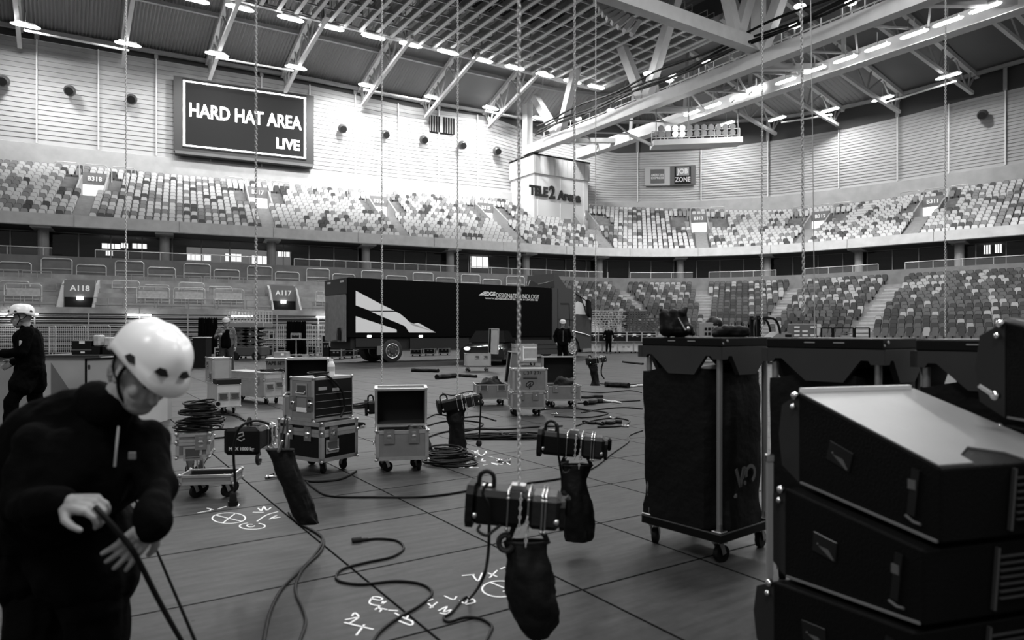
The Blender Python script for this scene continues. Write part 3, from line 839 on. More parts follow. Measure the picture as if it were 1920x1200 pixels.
# corner girder pair with diagonals
def member(name, pts, w_, h, m_, lab, cat_, grp=None, up=(0,0,1)):
    m = MB()
    for a, b in zip(pts[:-1], pts[1:]): m.beam(a, b, w_, h, up)
    return tag(m.build(name, m_), lab, cat_, grp)
UG, ZG = 41.3, 20.6
t = empty('main_girder', UV(UG, 58, ZG)); iv = Matrix.Translation(-Vector(t.location))
m = MB(); m.beam(UV(UG, 60.5, ZG), UV(UG, -5, ZG), .85, .95); m.build('bottom_chord', WSTEEL, t).data.transform(iv)
ZT = 30.2
m = MB(); m.beam(UV(UG, 51.3, ZT), UV(UG, -5, ZT), .9, .9); m.build('top_chord', GSTEEL, t).data.transform(iv)
for v, dv, du in [(54.6, 4.2, 0), (54.6, -4.2, 0), (42.6, 4.5, 0), (42.6, -4.5, 0), (31.2, 4.5, 0), (31.2, -4.5, 0), (31.2, 0, 0), (19.5, 4.5, 0), (60.2, 0, 0)]:
    m = MB(); m.beam(UV(UG, v, ZG), UV(UG + du, v + dv, ZT if v + dv < 51.5 else 26.6 - (v + dv - 56) * .25), .75 if v < 60 else .9, .7, up=U_); m.build('diagonal', WSTEEL, t).data.transform(iv)
tag(t, 'big white box-section girder running from the corner pier over the floor', 'girder')
UH = 46.6
t = empty('edge_girder', UV(UH, 56, ZG)); iv = Matrix.Translation(-Vector(t.location))
m = MB(); m.beam(UV(UH, 58.0, ZG - .1), UV(UH, -5, ZG - .1), 1.0, 1.0); m.build('chord', WSTEEL, t).data.transform(iv)
for v in (54, 42.6, 31.2, 19.5): m = MB(); m.beam(UV(UG + .3, v + 1.2, ZG), UV(UH - .3, v - 2.2, ZG - .1), .45, .45); m.build('cross_brace', WSTEEL, t).data.transform(iv)
for v in (50, 43, 36, 28, 20): m = MB(); m.beam(UV(UH, v, ZG + .4), UV(UI - .2, v + 1.5, ZI), .3, .3); m.build('hanger', GSTEEL, t).data.transform(iv)
tag(t, 'second white girder parallel to the main one, carrying the lamp row', 'girder')
wg = MB()
for v in np.arange(6, 56, 4.6): wg.beam(UV(UG + .45, v, ZG + .1), UV(UH - .5, v + 2.3, ZG + .05), .12, .12); wg.beam(UV(UG + .45, v + 4.6, ZG + .1), UV(UH - .5, v + 2.3, ZG + .05), .12, .12)
tag(wg.build('wind_bracing', GSTEEL), 'thin zigzag bracing between the two corner girders', 'bracing')
# walkway with railings and glaring lamps on the main girder
t = empty('girder_walkway', UV(UG + 1.4, 30, ZG + .6)); iv = Matrix.Translation(-Vector(t.location))
m = MB(); m.beam(UV(UG + 1.5, 0, ZG + .75), UV(UG + 1.5, 59, ZG + .75), 1.1, .08); m.build('deck', mat('catwalk_grating', .1), t).data.transform(iv)
m = MB()
for s in (.95, 2.05):
    for zz in (1.3, 1.8): m.beam(UV(UG + s, 0, ZG + zz), UV(UG + s, 59, ZG + zz), .05, .05)
    for v in np.arange(0, 59, 1.5): m.beam(UV(UG + s, v, ZG + .8), UV(UG + s, v, ZG + 1.8), .06, .06)
m.build('railing', WSTEEL, t).data.transform(iv)
tag(t, 'railed walkway along the top of the main girder', 'walkway')
cb = MB()
for k, (du, z) in enumerate([(2.6, 21.5), (2.9, 21.9), (2.3, 21.3), (2.5, 22.2)]): cb.tube([UV(UG + du - 3.9, v, z + .15 * math.sin(v * .6 + k)) for v in np.arange(4, 57, 1.5)], .09, 5)
tag(cb.build('cable_loom', BLACK), 'dark bundle of cables running beside the main girder', 'cables')
for k, (px, py) in enumerate([(1018, 138), (1145, 207), (1215, 138), (1262, 142), (1255, 150), (1323, 115), (1490, 48), (1500, 12), (1595, 5), (1083, 222)]):
    c = at_z(px, py, 22.6); t = empty('work_lamp', c)
    m = MB(); m.sphere((0,0,0), .28, 10, (1.4, 1, .6)); m.build('lamp_face', LAMP, t); m = MB(); m.beam((0,0,-.2), (0,0,-1.1), .07); m.build('stem', GSTEEL, t)
    tag(t, 'small glaring lamp on the girder walkway, number %d from the pier' % (k+1), 'lamp', 'walkway lamps')
# cross truss at the near edge of the grid
t = empty('cross_girder', UV(30, 31.2, 21.6)); iv = Matrix.Translation(-Vector(t.location))
m = MB(); m.beam(UV(-5, 31.2, 21.6), UV(UG - .4, 31.2, 21.6), .8, .9); m.build('bottom_chord', WSTEEL, t).data.transform(iv)
for u in (39.0, 27.5, 16): 
    for du in (-4.5, 4.5):
        m = MB(); m.beam(UV(u, 31.2, 21.6), UV(u + du * .75, 31.2, ZT), .7, .6, up=V_); m.build('diagonal', WSTEEL, t).data.transform(iv)
m = MB(); m.beam(UV(-5, 31.2, ZT), UV(UG - .4, 31.2, ZT), .8, .8); m.build('top_chord', GSTEEL, t).data.transform(iv)
tag(t, 'grey cross girder at the near edge of the ceiling grid', 'girder')
# hanging loudspeaker array near the grid edge
t = empty('hanging_speaker_array', at_z(1137, 22, 25.0)); 
for k in range(9):
    a = k * 9.0; m = MB(); z = -k * .33; y = -.0 - (k**1.7) * .035
    m.cbox(-.55, -.35, -.15, .55, .35, .15, .03); o = m.build('cabinet', mat('array_grey', .3, .6), t)
    o.matrix_basis = Matrix.Translation((k * .13 - .4 + .02*k*k, y, z + .9)) @ Matrix.Rotation(R(-a * .8), 4, 'Y')
m = MB(); m.cyl((-.4,0,1.0), (-.4,0,3.2), .04, 6); m.build('bumper', GSTEEL, t)
tag(t, 'small curved loudspeaker array hanging under the ceiling grid', 'loudspeaker')
# corner gantry with round lamps
gp = lambda px, py: P(px, py, 58)
t = empty('lamp_gantry', gp(1305, 270)); iv = Matrix.Translation(-Vector(t.location))
a, b = gp(1222, 272), gp(1387, 266)
m = MB(); m.beam(a, b, 1.6, .45); m.build('platform', WSTEEL, t).data.transform(iv)
m = MB()
for k in range(8): q = a.lerp(b, k/7); m.beam(q, q + Vector((0,0,1.15)), .06)
for zz in (.6, 1.15): m.beam(a + Vector((0,0,zz)), b + Vector((0,0,zz)), .06)
m.beam(a, gp(1180, 253), .2); m.build('railing', WSTEEL, t).data.transform(iv)
for q in (.05, .42, .98): p = a.lerp(b, q); m = MB(); m.beam(p, p + Vector((0,0,6)), .08); m.build('hanger', GSTEEL, t).data.transform(iv)
tag(t, 'white gantry platform hanging in the corner, carrying round lamps', 'gantry')
n = 0
LENS = mat('lamp_lens', .3, .3)
for row, y0 in ((0, 241), (1, 252)):
    for k in range(11):
        px = 1239 + k * 13.4; n += 1; c = gp(px, y0 - row * -0 - k * .35)
        t = empty('round_lamp', c); dy = Vector((0,-1,-.25)).normalized(); lit = (row == 0 and k in (1, 2, 3)) or (row == 1 and k in (2, 3))
        m = MB(); m.cyl((0,0,0), dy*.12, .2, 12); m.build('lens', LAMP if lit else LENS, t)
        m = MB(); m.cyl(-dy*.35, dy*.06, .16, 12, .27); m.build('reflector', GSTEEL, t); m = MB(); m.beam((0,0,0), (0,.1,-.5), .05); m.build('yoke', WSTEEL, t)
        tag(t, '%s round lamp in the %s row on the corner gantry' % ('lit' if lit else 'unlit', ('upper', 'lower')[row]), 'lamp', '%s round lamps, %s gantry row' % ('lit' if lit else 'unlit', ('upper', 'lower')[row]))
# pier with the arena name
PZ0, PZ1 = 11.5, 20.0
pu0, pu1, pv = 41.0, 48.2, 58.5
c = UV(pu0, pv, 0)
t = empty('corner_pier', UV(pu0, pv, PZ0)); M0 = frame_M((0,0,0), U_, V_)
m = MB(); m.box(0, 0, 0, 7.2, 4.5, 6.4); o = m.build('base', mat('pier_boards', .55, .7), t); o.data.transform(M0)
m = MB(); m.box(-.15, -.15, 6.4, 7.35, 4.6, 8.3)
for k in range(13): m.beam((k*.6, -.17, 6.45), (k*.6, -.17, 8.25), .05, .03)
o = m.build('capping', mat('pier_capping', .45, .7), t); o.data.transform(M0)
m = MB(); m.box(-.2, -.2, 8.3, 7.4, 4.6, 8.45); o = m.build('coping', BLACK, t); o.data.transform(M0)
m = MB(); m.box(3.4, -.03, .2, 3.46, 0, 6.3); m.box(.45, -.03, .2, .5, 0, 6.3); m.box(6.5, -.03, .2, 6.55, 0, 6.3); o = m.build('panel_joint', WHITE, t); o.data.transform(M0)
tag(t, 'pale clad corner pier carrying the end of the main girder', 'pier')
INK = mat('black_letters', .004, .5)
nm = empty('arena_name_sign', UV(pu0 + 2.35, pv - .1, PZ0 + 4.4)); bs = Vector(nm.location)
for s_, x, sz, dz in (('TELE', -1.85, 1.35, .12), ('2', -.1, 1.8, .15), ('Arena', 2.2, 1.35, -.02)):
    tx = text_obj('lettering', s_, sz, frame_M(U_*x + Vector((0,0,dz)), U_, (0,0,1)), INK, nm, .06, .06, xs=.86 if s_ != 'Arena' else .95, space=.95)
tag(nm, 'black TELE2 Arena lettering mounted on the corner pier', 'sign')
# screen
i0, i1 = st_at(325, WO - 1.0), st_at(588, WO - 1.0)
a = rp(i0, WO - 1.0); b = rp(i1, WO - 1.0)
sa = F / a.y; sb = F / b.y
TL = Vector((a.x, a.y, EYE + (HOR - 141) / sa)); BL = Vector((a.x, a.y, EYE + (HOR - 287) / sa)); TR = Vector((b.x, b.y, EYE + (HOR - 180) / sb)); BR = Vector((b.x, b.y, EYE + (HOR - 305) / sb))
zt = (TL.z + TR.z) / 2; zb = (BL.z + BR.z) / 2; Wd = (b - a).length; Hh = zt - zb
X = (b - a).normalized(); C0 = Vector((a.x, a.y, zb))
t = empty('led_screen', C0); Y = Vector((-X.y, X.x, 0)); M0 = frame_M((0,0,0), X, Y)
slope = ((TR.z + BR.z) - (TL.z + BL.z)) / 2 / Wd
m = MB(); m.box(0, 0, 0, Wd, .7, Hh); o = m.build('housing', mat('screen_housing', .02, .5), t); o.data.transform(M0)
m = MB(); m.box(.7, -.05, .35, Wd - .7, 0, Hh - .1); o = m.build('display', mat('screen_face', .015, .9, emit=.02, spec=.05), t); o.data.transform(M0)
SL = mat('screen_glow', .9, .5, emit=5)
m = MB(); k1 = .12
for bx in ((.75, .5, Wd - .75, .5 + k1), (.75, Hh - .3 - k1, Wd - .75, Hh - .3), (.75, .5, .75 + k1*1.4, Hh - .3), (Wd - .75 - k1*1.4, .5, Wd - .75, Hh - .3)): m.box(bx[0], -.08, bx[1], bx[2], -.05, bx[3])
o = m.build('border_line', SL, t); o.data.transform(M0)
tx = text_obj('lettering', 'HARD HAT AREA', 1.55, frame_M(X * (Wd * .5) + Vector((0,0,Hh*.56)) - Y * .1, X, (0,0,1)), SL, t, .01, .03, space=1.0)
tx.data.transform(Matrix.Diagonal((1.0, 1, 1, 1)))
def fit(o, width, height=None):
    xs = [v.co.x for v in o.data.vertices]; ys = [v.co.y for v in o.data.vertices]
    k = width / (max(xs) - min(xs)); k2 = k if height is None else height / (max(ys) - min(ys))
    o.data.transform(Matrix.Diagonal((k, k2, 1, 1)))
fit(tx, Wd * .80, Hh * .185)
tx = text_obj('lettering', 'LIVE', 1.3, frame_M(X * (Wd * .80) + Vector((0,0,Hh*.245)) - Y * .1, X, (0,0,1)), SL, t, .01, .04); fit(tx, Wd * .175, Hh * .15)
m = MB(); m.box(.1, -.25, -.25, Wd - .1, .8, 0); o = m.build('service_ledge', mat('ledge_grey', .1, .6), t); o.data.transform(M0)
tag(t, 'large lit wall screen reading HARD HAT AREA LIVE', 'screen')
area_light('screen_light', C0 + X * Wd/2 + Vector((0,0,Hh/2)) - Y * .5, Wd * .8, 120, -Y, Hh * .6)
# round loudspeakers on the walls
for k, (px, py, wh) in enumerate([(8, 152, 'at the left edge'), (129, 170, 'second from the left edge'), (248, 186, 'just left of the screen'), (641, 241, 'first to the right of the screen'), (723, 252, 'second to the right of the screen'), (796, 262, 'below the louvre window'), (865, 272, 'second from the corner pier'), (933, 283, 'next to the corner pier'), (1843, 215, 'alone on the right wall')]):
    i = st_at(px, WO - .8); q = rp(i, WO - .8); c = Vector((q.x, q.y, EYE + (HOR - py) * q.y / F)); N_ = rn(i)
    t = empty('wall_loudspeaker', c)
    m = MB(); m.sphere((0,0,0), .46, 16); m.build('ball_housing', mat('speaker_ball', .05, .3), t, True)
    m = MB(); m.cyl(-N_*.3 + Vector((0,0,-.15)), -N_*.52 + Vector((0,0,-.2)), .32, 14); m.build('grille', BLACK, t)
    m = MB(); m.cyl((0,0,0), N_*.9, .12, 8); m.build('bracket', BLACK, t)
    tag(t, 'dark ball-shaped loudspeaker on the wall, ' + wh, 'loudspeaker', 'ball loudspeakers on the walls')
# louvre window
i = st_at(830, WO - .3); q = rp(i, WO - .3); s_ = F / q.y; c = Vector((q.x, q.y, EYE + (HOR - 234) / s_)); X = rt(i); Y = rn(i); M0 = frame_M((0,0,0), X, Y)
t = empty('louvre_window', c); wv = 46 / s_ / X.dot(Vector((1,0,0)))/2*.95; hv = 15 / s_
m = MB(); m.box(-wv, 0, -hv, wv, .3, hv); o = m.build('opening', DARKV, t); o.data.transform(M0)
m = MB()
for k in range(11): x = -wv + 2*wv*k/10; m.box(x-.02, -.06, -hv, x+.02, 0, hv)
m.box(-.3, -.08, -hv, -.05, 0, hv); o = m.build('louvre_bars', GSTEEL, t); o.data.transform(M0)
tag(t, 'small dark louvred window high on the left wall', 'window')
# advertising panels
def wall_panel(px0, px1, y0, y1):
    i = st_at((px0+px1)/2, WO - .35); q = rp(i, WO - .35); s_ = F / q.y
    wv = (px1 - px0) / s_ / 2; hv = (y1 - y0) / s_ / 2
    return Vector((q.x, q.y, EYE + (HOR - (y0+y1)/2) / s_)), rt(i), rn(i), wv / max(.5, rt(i).x), hv
c, X, Y, wv, hv = wall_panel(1207, 1253, 313, 348); M0 = frame_M((0,0,0), X, Y)
t = empty('advertising_panel', c)
m = MB(); m.box(-wv, 0, -hv, wv, .08, hv); o = m.build('board', mat('ad_pale', .4, .6), t); o.data.transform(M0)
m = MB(); m.box(-wv*.56, -.03, -hv*.75, wv*.56, 0, hv*.75); o = m.build('logo_square', mat('ad_blue_grey', .1, .6), t); o.data.transform(M0)
for s_, dz in (('AMERICAN', .12), ('EXPRESS', -.2)):
    tx = text_obj('lettering', s_, .5, frame_M(Vector((0,0,hv*dz)) - Y*.05, X, (0,0,1)), mat('ad_letter', .6, .6), t, .005, .01); fit(tx, wv*1.02, hv*.24)
tag(t, 'pale advertising panel with a grey AMERICAN EXPRESS square', 'sign')
c, X, Y, wv, hv = wall_panel(1259, 1305, 311, 347); M0 = frame_M((0,0,0), X, Y)
t = empty('advertising_panel', c)
m = MB(); m.box(-wv, 0, -hv, wv, .08, hv); o = m.build('board', mat('ad_grey', .09, .6), t); o.data.transform(M0)
m = MB(); m.box(-wv*.64, -.03, -hv*.86, wv*.64, 0, hv*.92); o = m.build('logo_square', BLACK, t); o.data.transform(M0)
m = MB(); m.box(-wv*.5, -.06, -.02*hv, wv*.5, -.03, hv*.84); o = m.build('logo_block', mat('ad_block', .22, .6), t); o.data.transform(M0)
tx = text_obj('lettering', 'JOB', .8, frame_M(Vector((0,0,hv*.4)) - Y*.09, X, (0,0,1)), mat('ad_letter', .6), t, .005, .03); fit(tx, wv*.88, hv*.7)
tx = text_obj('lettering', 'ZONE', .8, frame_M(Vector((0,0,-hv*.45)) - Y*.06, X, (0,0,1)), mat('ad_letter', .6), t, .005, .01); fit(tx, wv*1.2, hv*.5)
tag(t, 'dark advertising panel reading JOB ZONE', 'sign')
# --- wall washers (floods under the roof edge) and the hall's work lights over the floor
for px, pw in ((60, 900), (230, 1500), (640, 6500), (760, 7000), (880, 4500)):
    i = st_at(px, WO); a = rp(i, WO - 6.5, 25.0); b = rp(i, WO, 19.0)
    spot_light('wall_washer', a, b, pw, 95, 1.0, .4)
for px, pw in ((1060, 2200), (1290, 60), (1720, 300)):
    i = st_at(px, WO); spot_light('wall_washer', rp(i, WO - 5.5, 22.8), rp(i, WO, 19.5), pw, 100, 1.0, .4)
# ================================================================= flight cases
def solve_corner(C, pxl, pxr, th):
    c, s = math.cos(th), math.sin(th)
    r = (pxr - 960) / F; a = (r * C.y - C.x) / (c - r * s)
    l = (pxl - 960) / F; b = (C.x - l * C.y) / (s + l * c) if abs(s + l*c) > 1e-4 else .5
    return a, b
def caster(t, x, y, r=.05, zt=.12, ang=.6):
    m = MB(); m.box(x-.045, y-.035, zt-.012, x+.045, y+.035, zt)
    d = Vector((math.cos(ang), math.sin(ang), 0)); n = Vector((-d.y, d.x, 0)); c = Vector((x, y, r)) + d * .025
    for s in (-1, 1): m.beam(Vector((x, y, zt-.01)) + n*.026*s, c + n*.026*s, .03, .006, up=n)
    k = m.build('caster', STEEL, t)
    m = MB(); m.tube([c - n*.018, c - n*.016, c + n*.016, c + n*.018], [r*.8, r, r, r*.8], 14); m.build('wheel', RUBBER, k, True)
def dish(t, M0, name='handle', w_=.16, h=.13):
    m = MB(); m.box(-w_/2, -.004, -h/2, w_/2, 0, h/2)
    k = m.build(name, ALU, t); k.matrix_basis = M0
    m = MB(); m.box(-w_/2+.02, -.006, -h/2+.02, w_/2-.02, -.003, h/2-.02); m.build('recess', mat('recess_dark', .05, .5), k)
    m = MB(); m.tube([(-w_/2+.02, -.012, -.01), (-w_/2+.02, -.022, -.03), (w_/2-.02, -.022, -.03), (w_/2-.02, -.012, -.01)], .007, 6); m.build('grip', CHROME, k)
def latch(t, M0):
    m = MB(); m.box(-.05, -.006, -.07, .05, 0, .07); k = m.build('latch', STEEL, t); k.matrix_basis = M0
    m = MB(); m.sphere((0, -.012, 0), .022, 8, (1.3, .5, 1)); m.box(-.02, -.014, -.04, .02, -.006, .045); m.build('butterfly', CHROME, k)
def case_shell(a, b, z0, z1, open_top, panel, e=.028):
    """panels and the aluminium edging of one half of a case"""
    p = MB(); q = MB()
    if open_top:
        w_ = .014
        p.box(0, 0, z0, a, w_, z1); p.box(0, b-w_, z0, a, b, z1); p.box(0, w_, z0, w_, b-w_, z1); p.box(a-w_, w_, z0, a, b-w_, z1); p.box(0, 0, z0, a, b, z0+.014)
    else: p.box(0, 0, z0, a, b, z1)
    k = .004
    for x, y in ((0,0),(a,0),(0,b),(a,b)):
        x0 = -k if x == 0 else a - e; y0 = -k if y == 0 else b - e
        q.box(x0, y0, z0 - k, x0 + e + k, y0 + e + k, z1 + (k if not open_top else 0))
    for z in (z0, z1):
        zz0, zz1 = (z - k, z + e) if z == z0 else (z - e, z + (k if not open_top else .002))
        q.box(-k, -k, zz0, a+k, .012 if open_top and z == z1 else e*.6, zz1); q.box(-k, b-e*.6, zz0, a+k, b+k, zz1); q.box(-k, 0, zz0, .012 if open_top and z == z1 else e*.6, b, zz1); q.box(a-e*.6, 0, zz0, a+k, b, zz1)
    for x in (0, a):
        for y in (0, b):
            for z in (z0, z1): q.sphere((x, y, z), .015, 8)
    return p, q
def flight_case(C, th, a, b, z1, panel=None, lid=.09, state='closed', z0=.13, wheels=True, label='', group=None, hand=(), lat=(), name='flight_case', inner=None, open_ang=100, lid_side='back', lid_h=None, e=.028, edge=None):
    """C: near corner on the ground (or support); a runs right, b runs away; z1: total height of the body"""
    t = empty(name, C, th); panel = panel or GREYPANEL; edge = edge or ALU
    zb = z1 - lid if state == 'closed' else z1
    p, q = case_shell(a, b, z0, zb, state != 'closed', panel, e)
    p.build('body', panel, t); q.build('edge_trim', edge, t)
    if state == 'closed' and lid > 0:
        p, q = case_shell(a, b, zb + .003, z1, False, panel, e); o = p.build('lid', panel, t); q.build('edge_trim', edge, o)
    if state == 'open':
        L = lid_h or .2
        # lid hinged at the back (or right) edge, standing up; its hollow faces the case
        m = MB(); q = MB()
        la, lb = (a, b) if lid_side == 'back' else (b, a)
        m.box(0, 0, L-.014, la, lb, L); m.box(0, 0, 0, la, .014, L); m.box(0, lb-.014, 0, la, lb, L); m.box(0, 0, 0, .014, lb, L); m.box(la-.014, 0, 0, la, lb, L)
        for x in (0, la):
            q.beam((x, 0, L), (x, lb, L), e); q.beam((x, 0, 0), (x, lb, 0), e*.7)
        for y in (0, lb): q.beam((0, y, L), (la, y, L), e); q.beam((0, y, 0), (la, y, 0), e*.7)
        for x in (0, la):
            for y in (0, lb): q.beam((x, y, 0), (x, y, L), e)
        inn = MB(); inn.box(.02, .02, L-.03, la-.02, lb-.02, L-.016); inn.box(.016,.016,.01, la-.016,.022,L-.02); inn.box(.016,lb-.022,.01, la-.016,lb-.016,L-.02); inn.box(.016,.02,.01,.022,lb-.02,L-.02); inn.box(la-.022,.02,.01,la-.016,lb-.02,L-.02)
        o = m.build('lid', panel, t); q.build('edge_trim', edge, o); inn.build('foam_lining', mat('foam_black', .006, .95), o)
        # lid local: y=0 front ... y=lb hinge, z up. Rotate about hinge line (y=lb, z=0)
        Rm = Matrix.Translation((0, lb, 0)) @ Matrix.Rotation(R(-open_ang), 4, 'X') @ Matrix.Translation((0, -lb, 0))
        base = Matrix.Translation((0, b - lb if lid_side == 'back' else 0, z1 + .005))
        if lid_side == 'right': base = Matrix.Translation((a, 0, z1 + .005)) @ Matrix.Rotation(R(-90), 4, 'Z') @ Matrix.Translation((-la, -lb, 0)); base = Matrix.Translation((0,0,z1+.005)) @ Matrix(((0,1,0,0),(-1,0,0,b),(0,0,1,0),(0,0,0,1)))
        o.matrix_basis = base @ Rm
        m = MB(); m.box(.016, .016, z0+.02, a-.016, b-.016, z0+.03)
        m.box(.015,.015,z0+.02,a-.015,.02,z1-.03); m.box(.015,b-.02,z0+.02,a-.015,b-.015,z1-.01); m.box(.015,.02,z0+.02,.02,b-.02,z1-.03); m.box(a-.02,.02,z0+.02,a-.015,b-.02,z1-.03)
        m.build('foam_lining', mat('foam_black', .006, .95), t)
    if wheels:
        for k, (x, y) in enumerate(((.09, .09), (a-.09, .09), (.09, b-.09), (a-.09, b-.09))): caster(t, x, y, .05, z0, .5 + k * .9)
    for face, u_, z in hand:
        M0 = Matrix.Translation((u_ * a, -.004, z)) if face == 'f' else Matrix.Translation((-.004, u_ * b, z)) @ Matrix.Rotation(R(-90), 4, 'Z')
        dish(t, M0)
    for face, u_, z in lat:
        M0 = Matrix.Translation((u_ * a, -.006, z)) if face == 'f' else Matrix.Translation((-.006, u_ * b, z)) @ Matrix.Rotation(R(-90), 4, 'Z')
        latch(t, M0)
    tag(t, label, 'case', group); return t
def loops(name, c, rx, ry, n, h, r, label, cat_='cable', seed=1, parent=None, M0=None, mt=None, grp=None):
    """a loosely coiled cable as one running tube"""
    rg = random.Random(seed); pts = []
    N = n * 14
    for k in range(N + 1):
        a = 2 * PI * k / 14; q = k / N
        f = .8 + .25 * math.sin(a * .37 + seed) + .08 * math.sin(a * 1.7)
        pts.append(Vector((rx * f * math.cos(a) + .05 * rx * math.sin(k * .23), ry * f * math.sin(a) + .07 * ry * math.cos(k * .31), r + h * (.5 + .5 * math.sin(q * 9 + seed)) * (.35 + .65 * abs(math.sin(a * .5 + q * 3))))))
    m = MB(); m.tube([p + Vector(c) for p in pts], r, 6); o = m.build(name, mt or CABLE, parent, True)
    if parent is None: tag(o, label, cat_, grp)
    return o
def heap(name, c, rx, ry, h, label, cat_, seed=1, m_=None, th=0):
    """a slumped soft bundle"""
    mb = MB(); mb.sphere((0,0,0), 1, 28, (rx, ry, h)); o = mb.build(name, m_ or FABRIC, None, True)
    for v in o.data.vertices:
        v.co.z = max(v.co.z + h * .35, 0)
        n = noise.noise(Vector((v.co.x * 7 + seed, v.co.y * 7, v.co.z * 9))) * .5 + noise.noise(Vector((v.co.x * 19 + seed, v.co.y * 19, v.co.z * 19))) * .25
        v.co += Vector((v.co.x, v.co.y, v.co.z)) * n * .7
        v.co.z = max(v.co.z, 0)
    o.location = c; o.rotation_euler.z = th; tag(o, label, cat_); return o
def on_floor(px, py): return G(px, py)
# a. big black case with bright edges, rack on top
TH = R(57)
C = G(603, 893); a, b = solve_corner(C, 522, 670, TH)
flight_case(C, TH, a, b, .50, DARKPANEL, .1, label='large black road case with bright aluminium edges under the grey rack', hand=[('f', .28, .27)], lat=[('f', .3, .39), ('s', .3, .39), ('s', .72, .39)], e=.034)
ob = C + Vector((math.cos(TH)*.02, math.sin(TH)*.02, 0)); 
Cr = Vector(((588-960)/F*6.62, 6.62, .51)); ar, br = solve_corner(Cr, 545, 660, TH)
t = flight_case(Cr, TH, ar, br, .42, mat('rack_grey', .2, .6), .0, state='open_rack', z0=.0, wheels=False, name='rack_case', label='grey rack case with a dark equipment front, standing on the large black road case', hand=[('s', .5, .3)], lat=[('s', .12, .17), ('s', .88, .17)])
m = MB(); m.box(.01, -.01, .03, ar-.01, .02, .40); 
m.build('rack_front', DARKPANEL, t)
m = MB(); m.box(0, 0, .41, ar, br, .425); m.build('top_panel', PALEPANEL, t)
m = MB(); m.box(.1*ar, -.018, .30, .3*ar, -.008, .33); m.box(.45*ar, -.018, .28, .62*ar, -.008, .31)
for z in (.05, .12, .19, .26): m.box(.02, -.014, z, ar-.02, -.009, z+.002)
m.build('rack_label', mat('label_grey', .3, .7), t)
m = MB(); m.box(-.008, br*.28, .085, -.003, br*.72, .13); m.build('paper_label', PAPER, t)
m = MB(); m.tube(smooth_path([(.1, .1, .43), (.15, -.01, .44), (.3, -.05, .3), (.36, -.04, .12), (.3, -.05, .02)], 5), .012, 6); m.build('hanging_lead', CABLE, t)
# bottle on the rack
def bottle(loc, label):
    t = empty('bottle', loc); m = MB(); m.lathe([(0, 0), (.034, 0), (.036, .01), (.036, .10), (.033, .12), (.02, .145), (.016, .15), (.0, .15)], 16); m.build('bottle_body', WHITE, t, True)
    m = MB(); m.lathe([(0, .148), (.02, .148), (.02, .172), (.0, .172)], 14); m.build('cap', WHITE, t, True)
    m = MB(); m.lathe([(.0365, .045), (.0368, .09)], 16); m.build('printed_label', mat('print_grey', .45, .6), t)
    tag(t, label, 'bottle')
bottle(Vector(((621-960)/F*6.95, 6.95, .936)), 'white plastic bottle standing on the grey rack case')
loops('coiled_lead', Vector(((598-960)/F*6.95, 6.95, .937)), .11, .08, 4, .03, .008, 'coiled dark lead lying on top of the grey rack case', seed=4)
# open case behind the rack (tall black lid)
C = G(531, 800); TH2 = R(14)
flight_case(C, TH2, .62, .5, .45, GREYPANEL, state='open', lid_h=.22, open_ang=88, label='open case with tall black lined lid right behind the grey rack', e=.026)
# c. open motor case in front of the centre
TH = R(11); C = G(705, 889); a, b = solve_corner(C, 689, 798, TH); a = .505; b = .37
flight_case(C, TH, a, b, .415, GREYPANEL, state='open', lid_h=.17, open_ang=84, label='open grey case with black lid lining, cables inside, beside the cable pile', lat=[('f', .25, .36), ('f', .72, .36)], hand=[('s', .5, .3)], e=.03)
heap('cable_bundle', C + Vector((.3, .28, .18)), .2, .14, .17, 'black cable bundle filling the open grey case beside the cable pile', 'cable', 5)
# d. two stacked grey cases (centre)
TH = R(6); C = G(958, 782); a = .56; b = .45
t = flight_case(C, TH, a, b, .39, GREYPANEL, .0, label='grey case on castors, lower one of the centre stack of two', state='open_x', lat=[('f', .3, .34), ('f', .72, .34)], hand=[('s', .5, .3)], e=.026)
m = MB(); m.box(0,0,.385,a,b,.395); m.build('top_panel', GREYPANEL, t)
C2 = C + Vector((.03, .0, .405))
t = flight_case(C2, TH, a*1.0, b, .37, GREYPANEL, .0, state='open_x', z0=0, wheels=False, label='upturned grey case lid marked with black paint, on top of the centre stack', e=.028)
m = MB(); m.box(0,0,.36,a,b,.374); m.build('top_panel', GREYPANEL, t)
m = MB()
def stroke(m, pts, w_, y=-.006):
    for p, q in zip(pts[:-1], pts[1:]): m.beam((p[0], y, p[1]), (q[0], y, q[1]), .003, w_, up=(0,0,1)) if abs(p[0]-q[0]) > abs(p[1]-q[1]) else m.beam((p[0], y, p[1]), (q[0], y, q[1]), w_, .003, up=(0,1,0))
for k, ch in enumerate([[(.18,.33),(.18,.29),(.21,.29)], [(.235,.33),(.26,.33),(.26,.29),(.235,.29)], [(.28,.33),(.31,.33),(.295,.29)], [(.35,.33),(.38,.33),(.35,.29),(.38,.29)], [(.40,.33),(.43,.33),(.41,.29)], [(.455,.33),(.455,.29)]]): stroke(m, ch, .007)
for z in (.235, .215): m.box(.17, -.007, z, .40, -.004, z+.008)
stroke(m, [(.22,.13),(.27,.17),(.32,.17),(.34,.14),(.31,.10),(.25,.08),(.22,.10),(.22,.13)], .012); stroke(m, [(.25,.1),(.29,.14),(.27,.05)], .012)
m.build('painted_marks', INK, t)
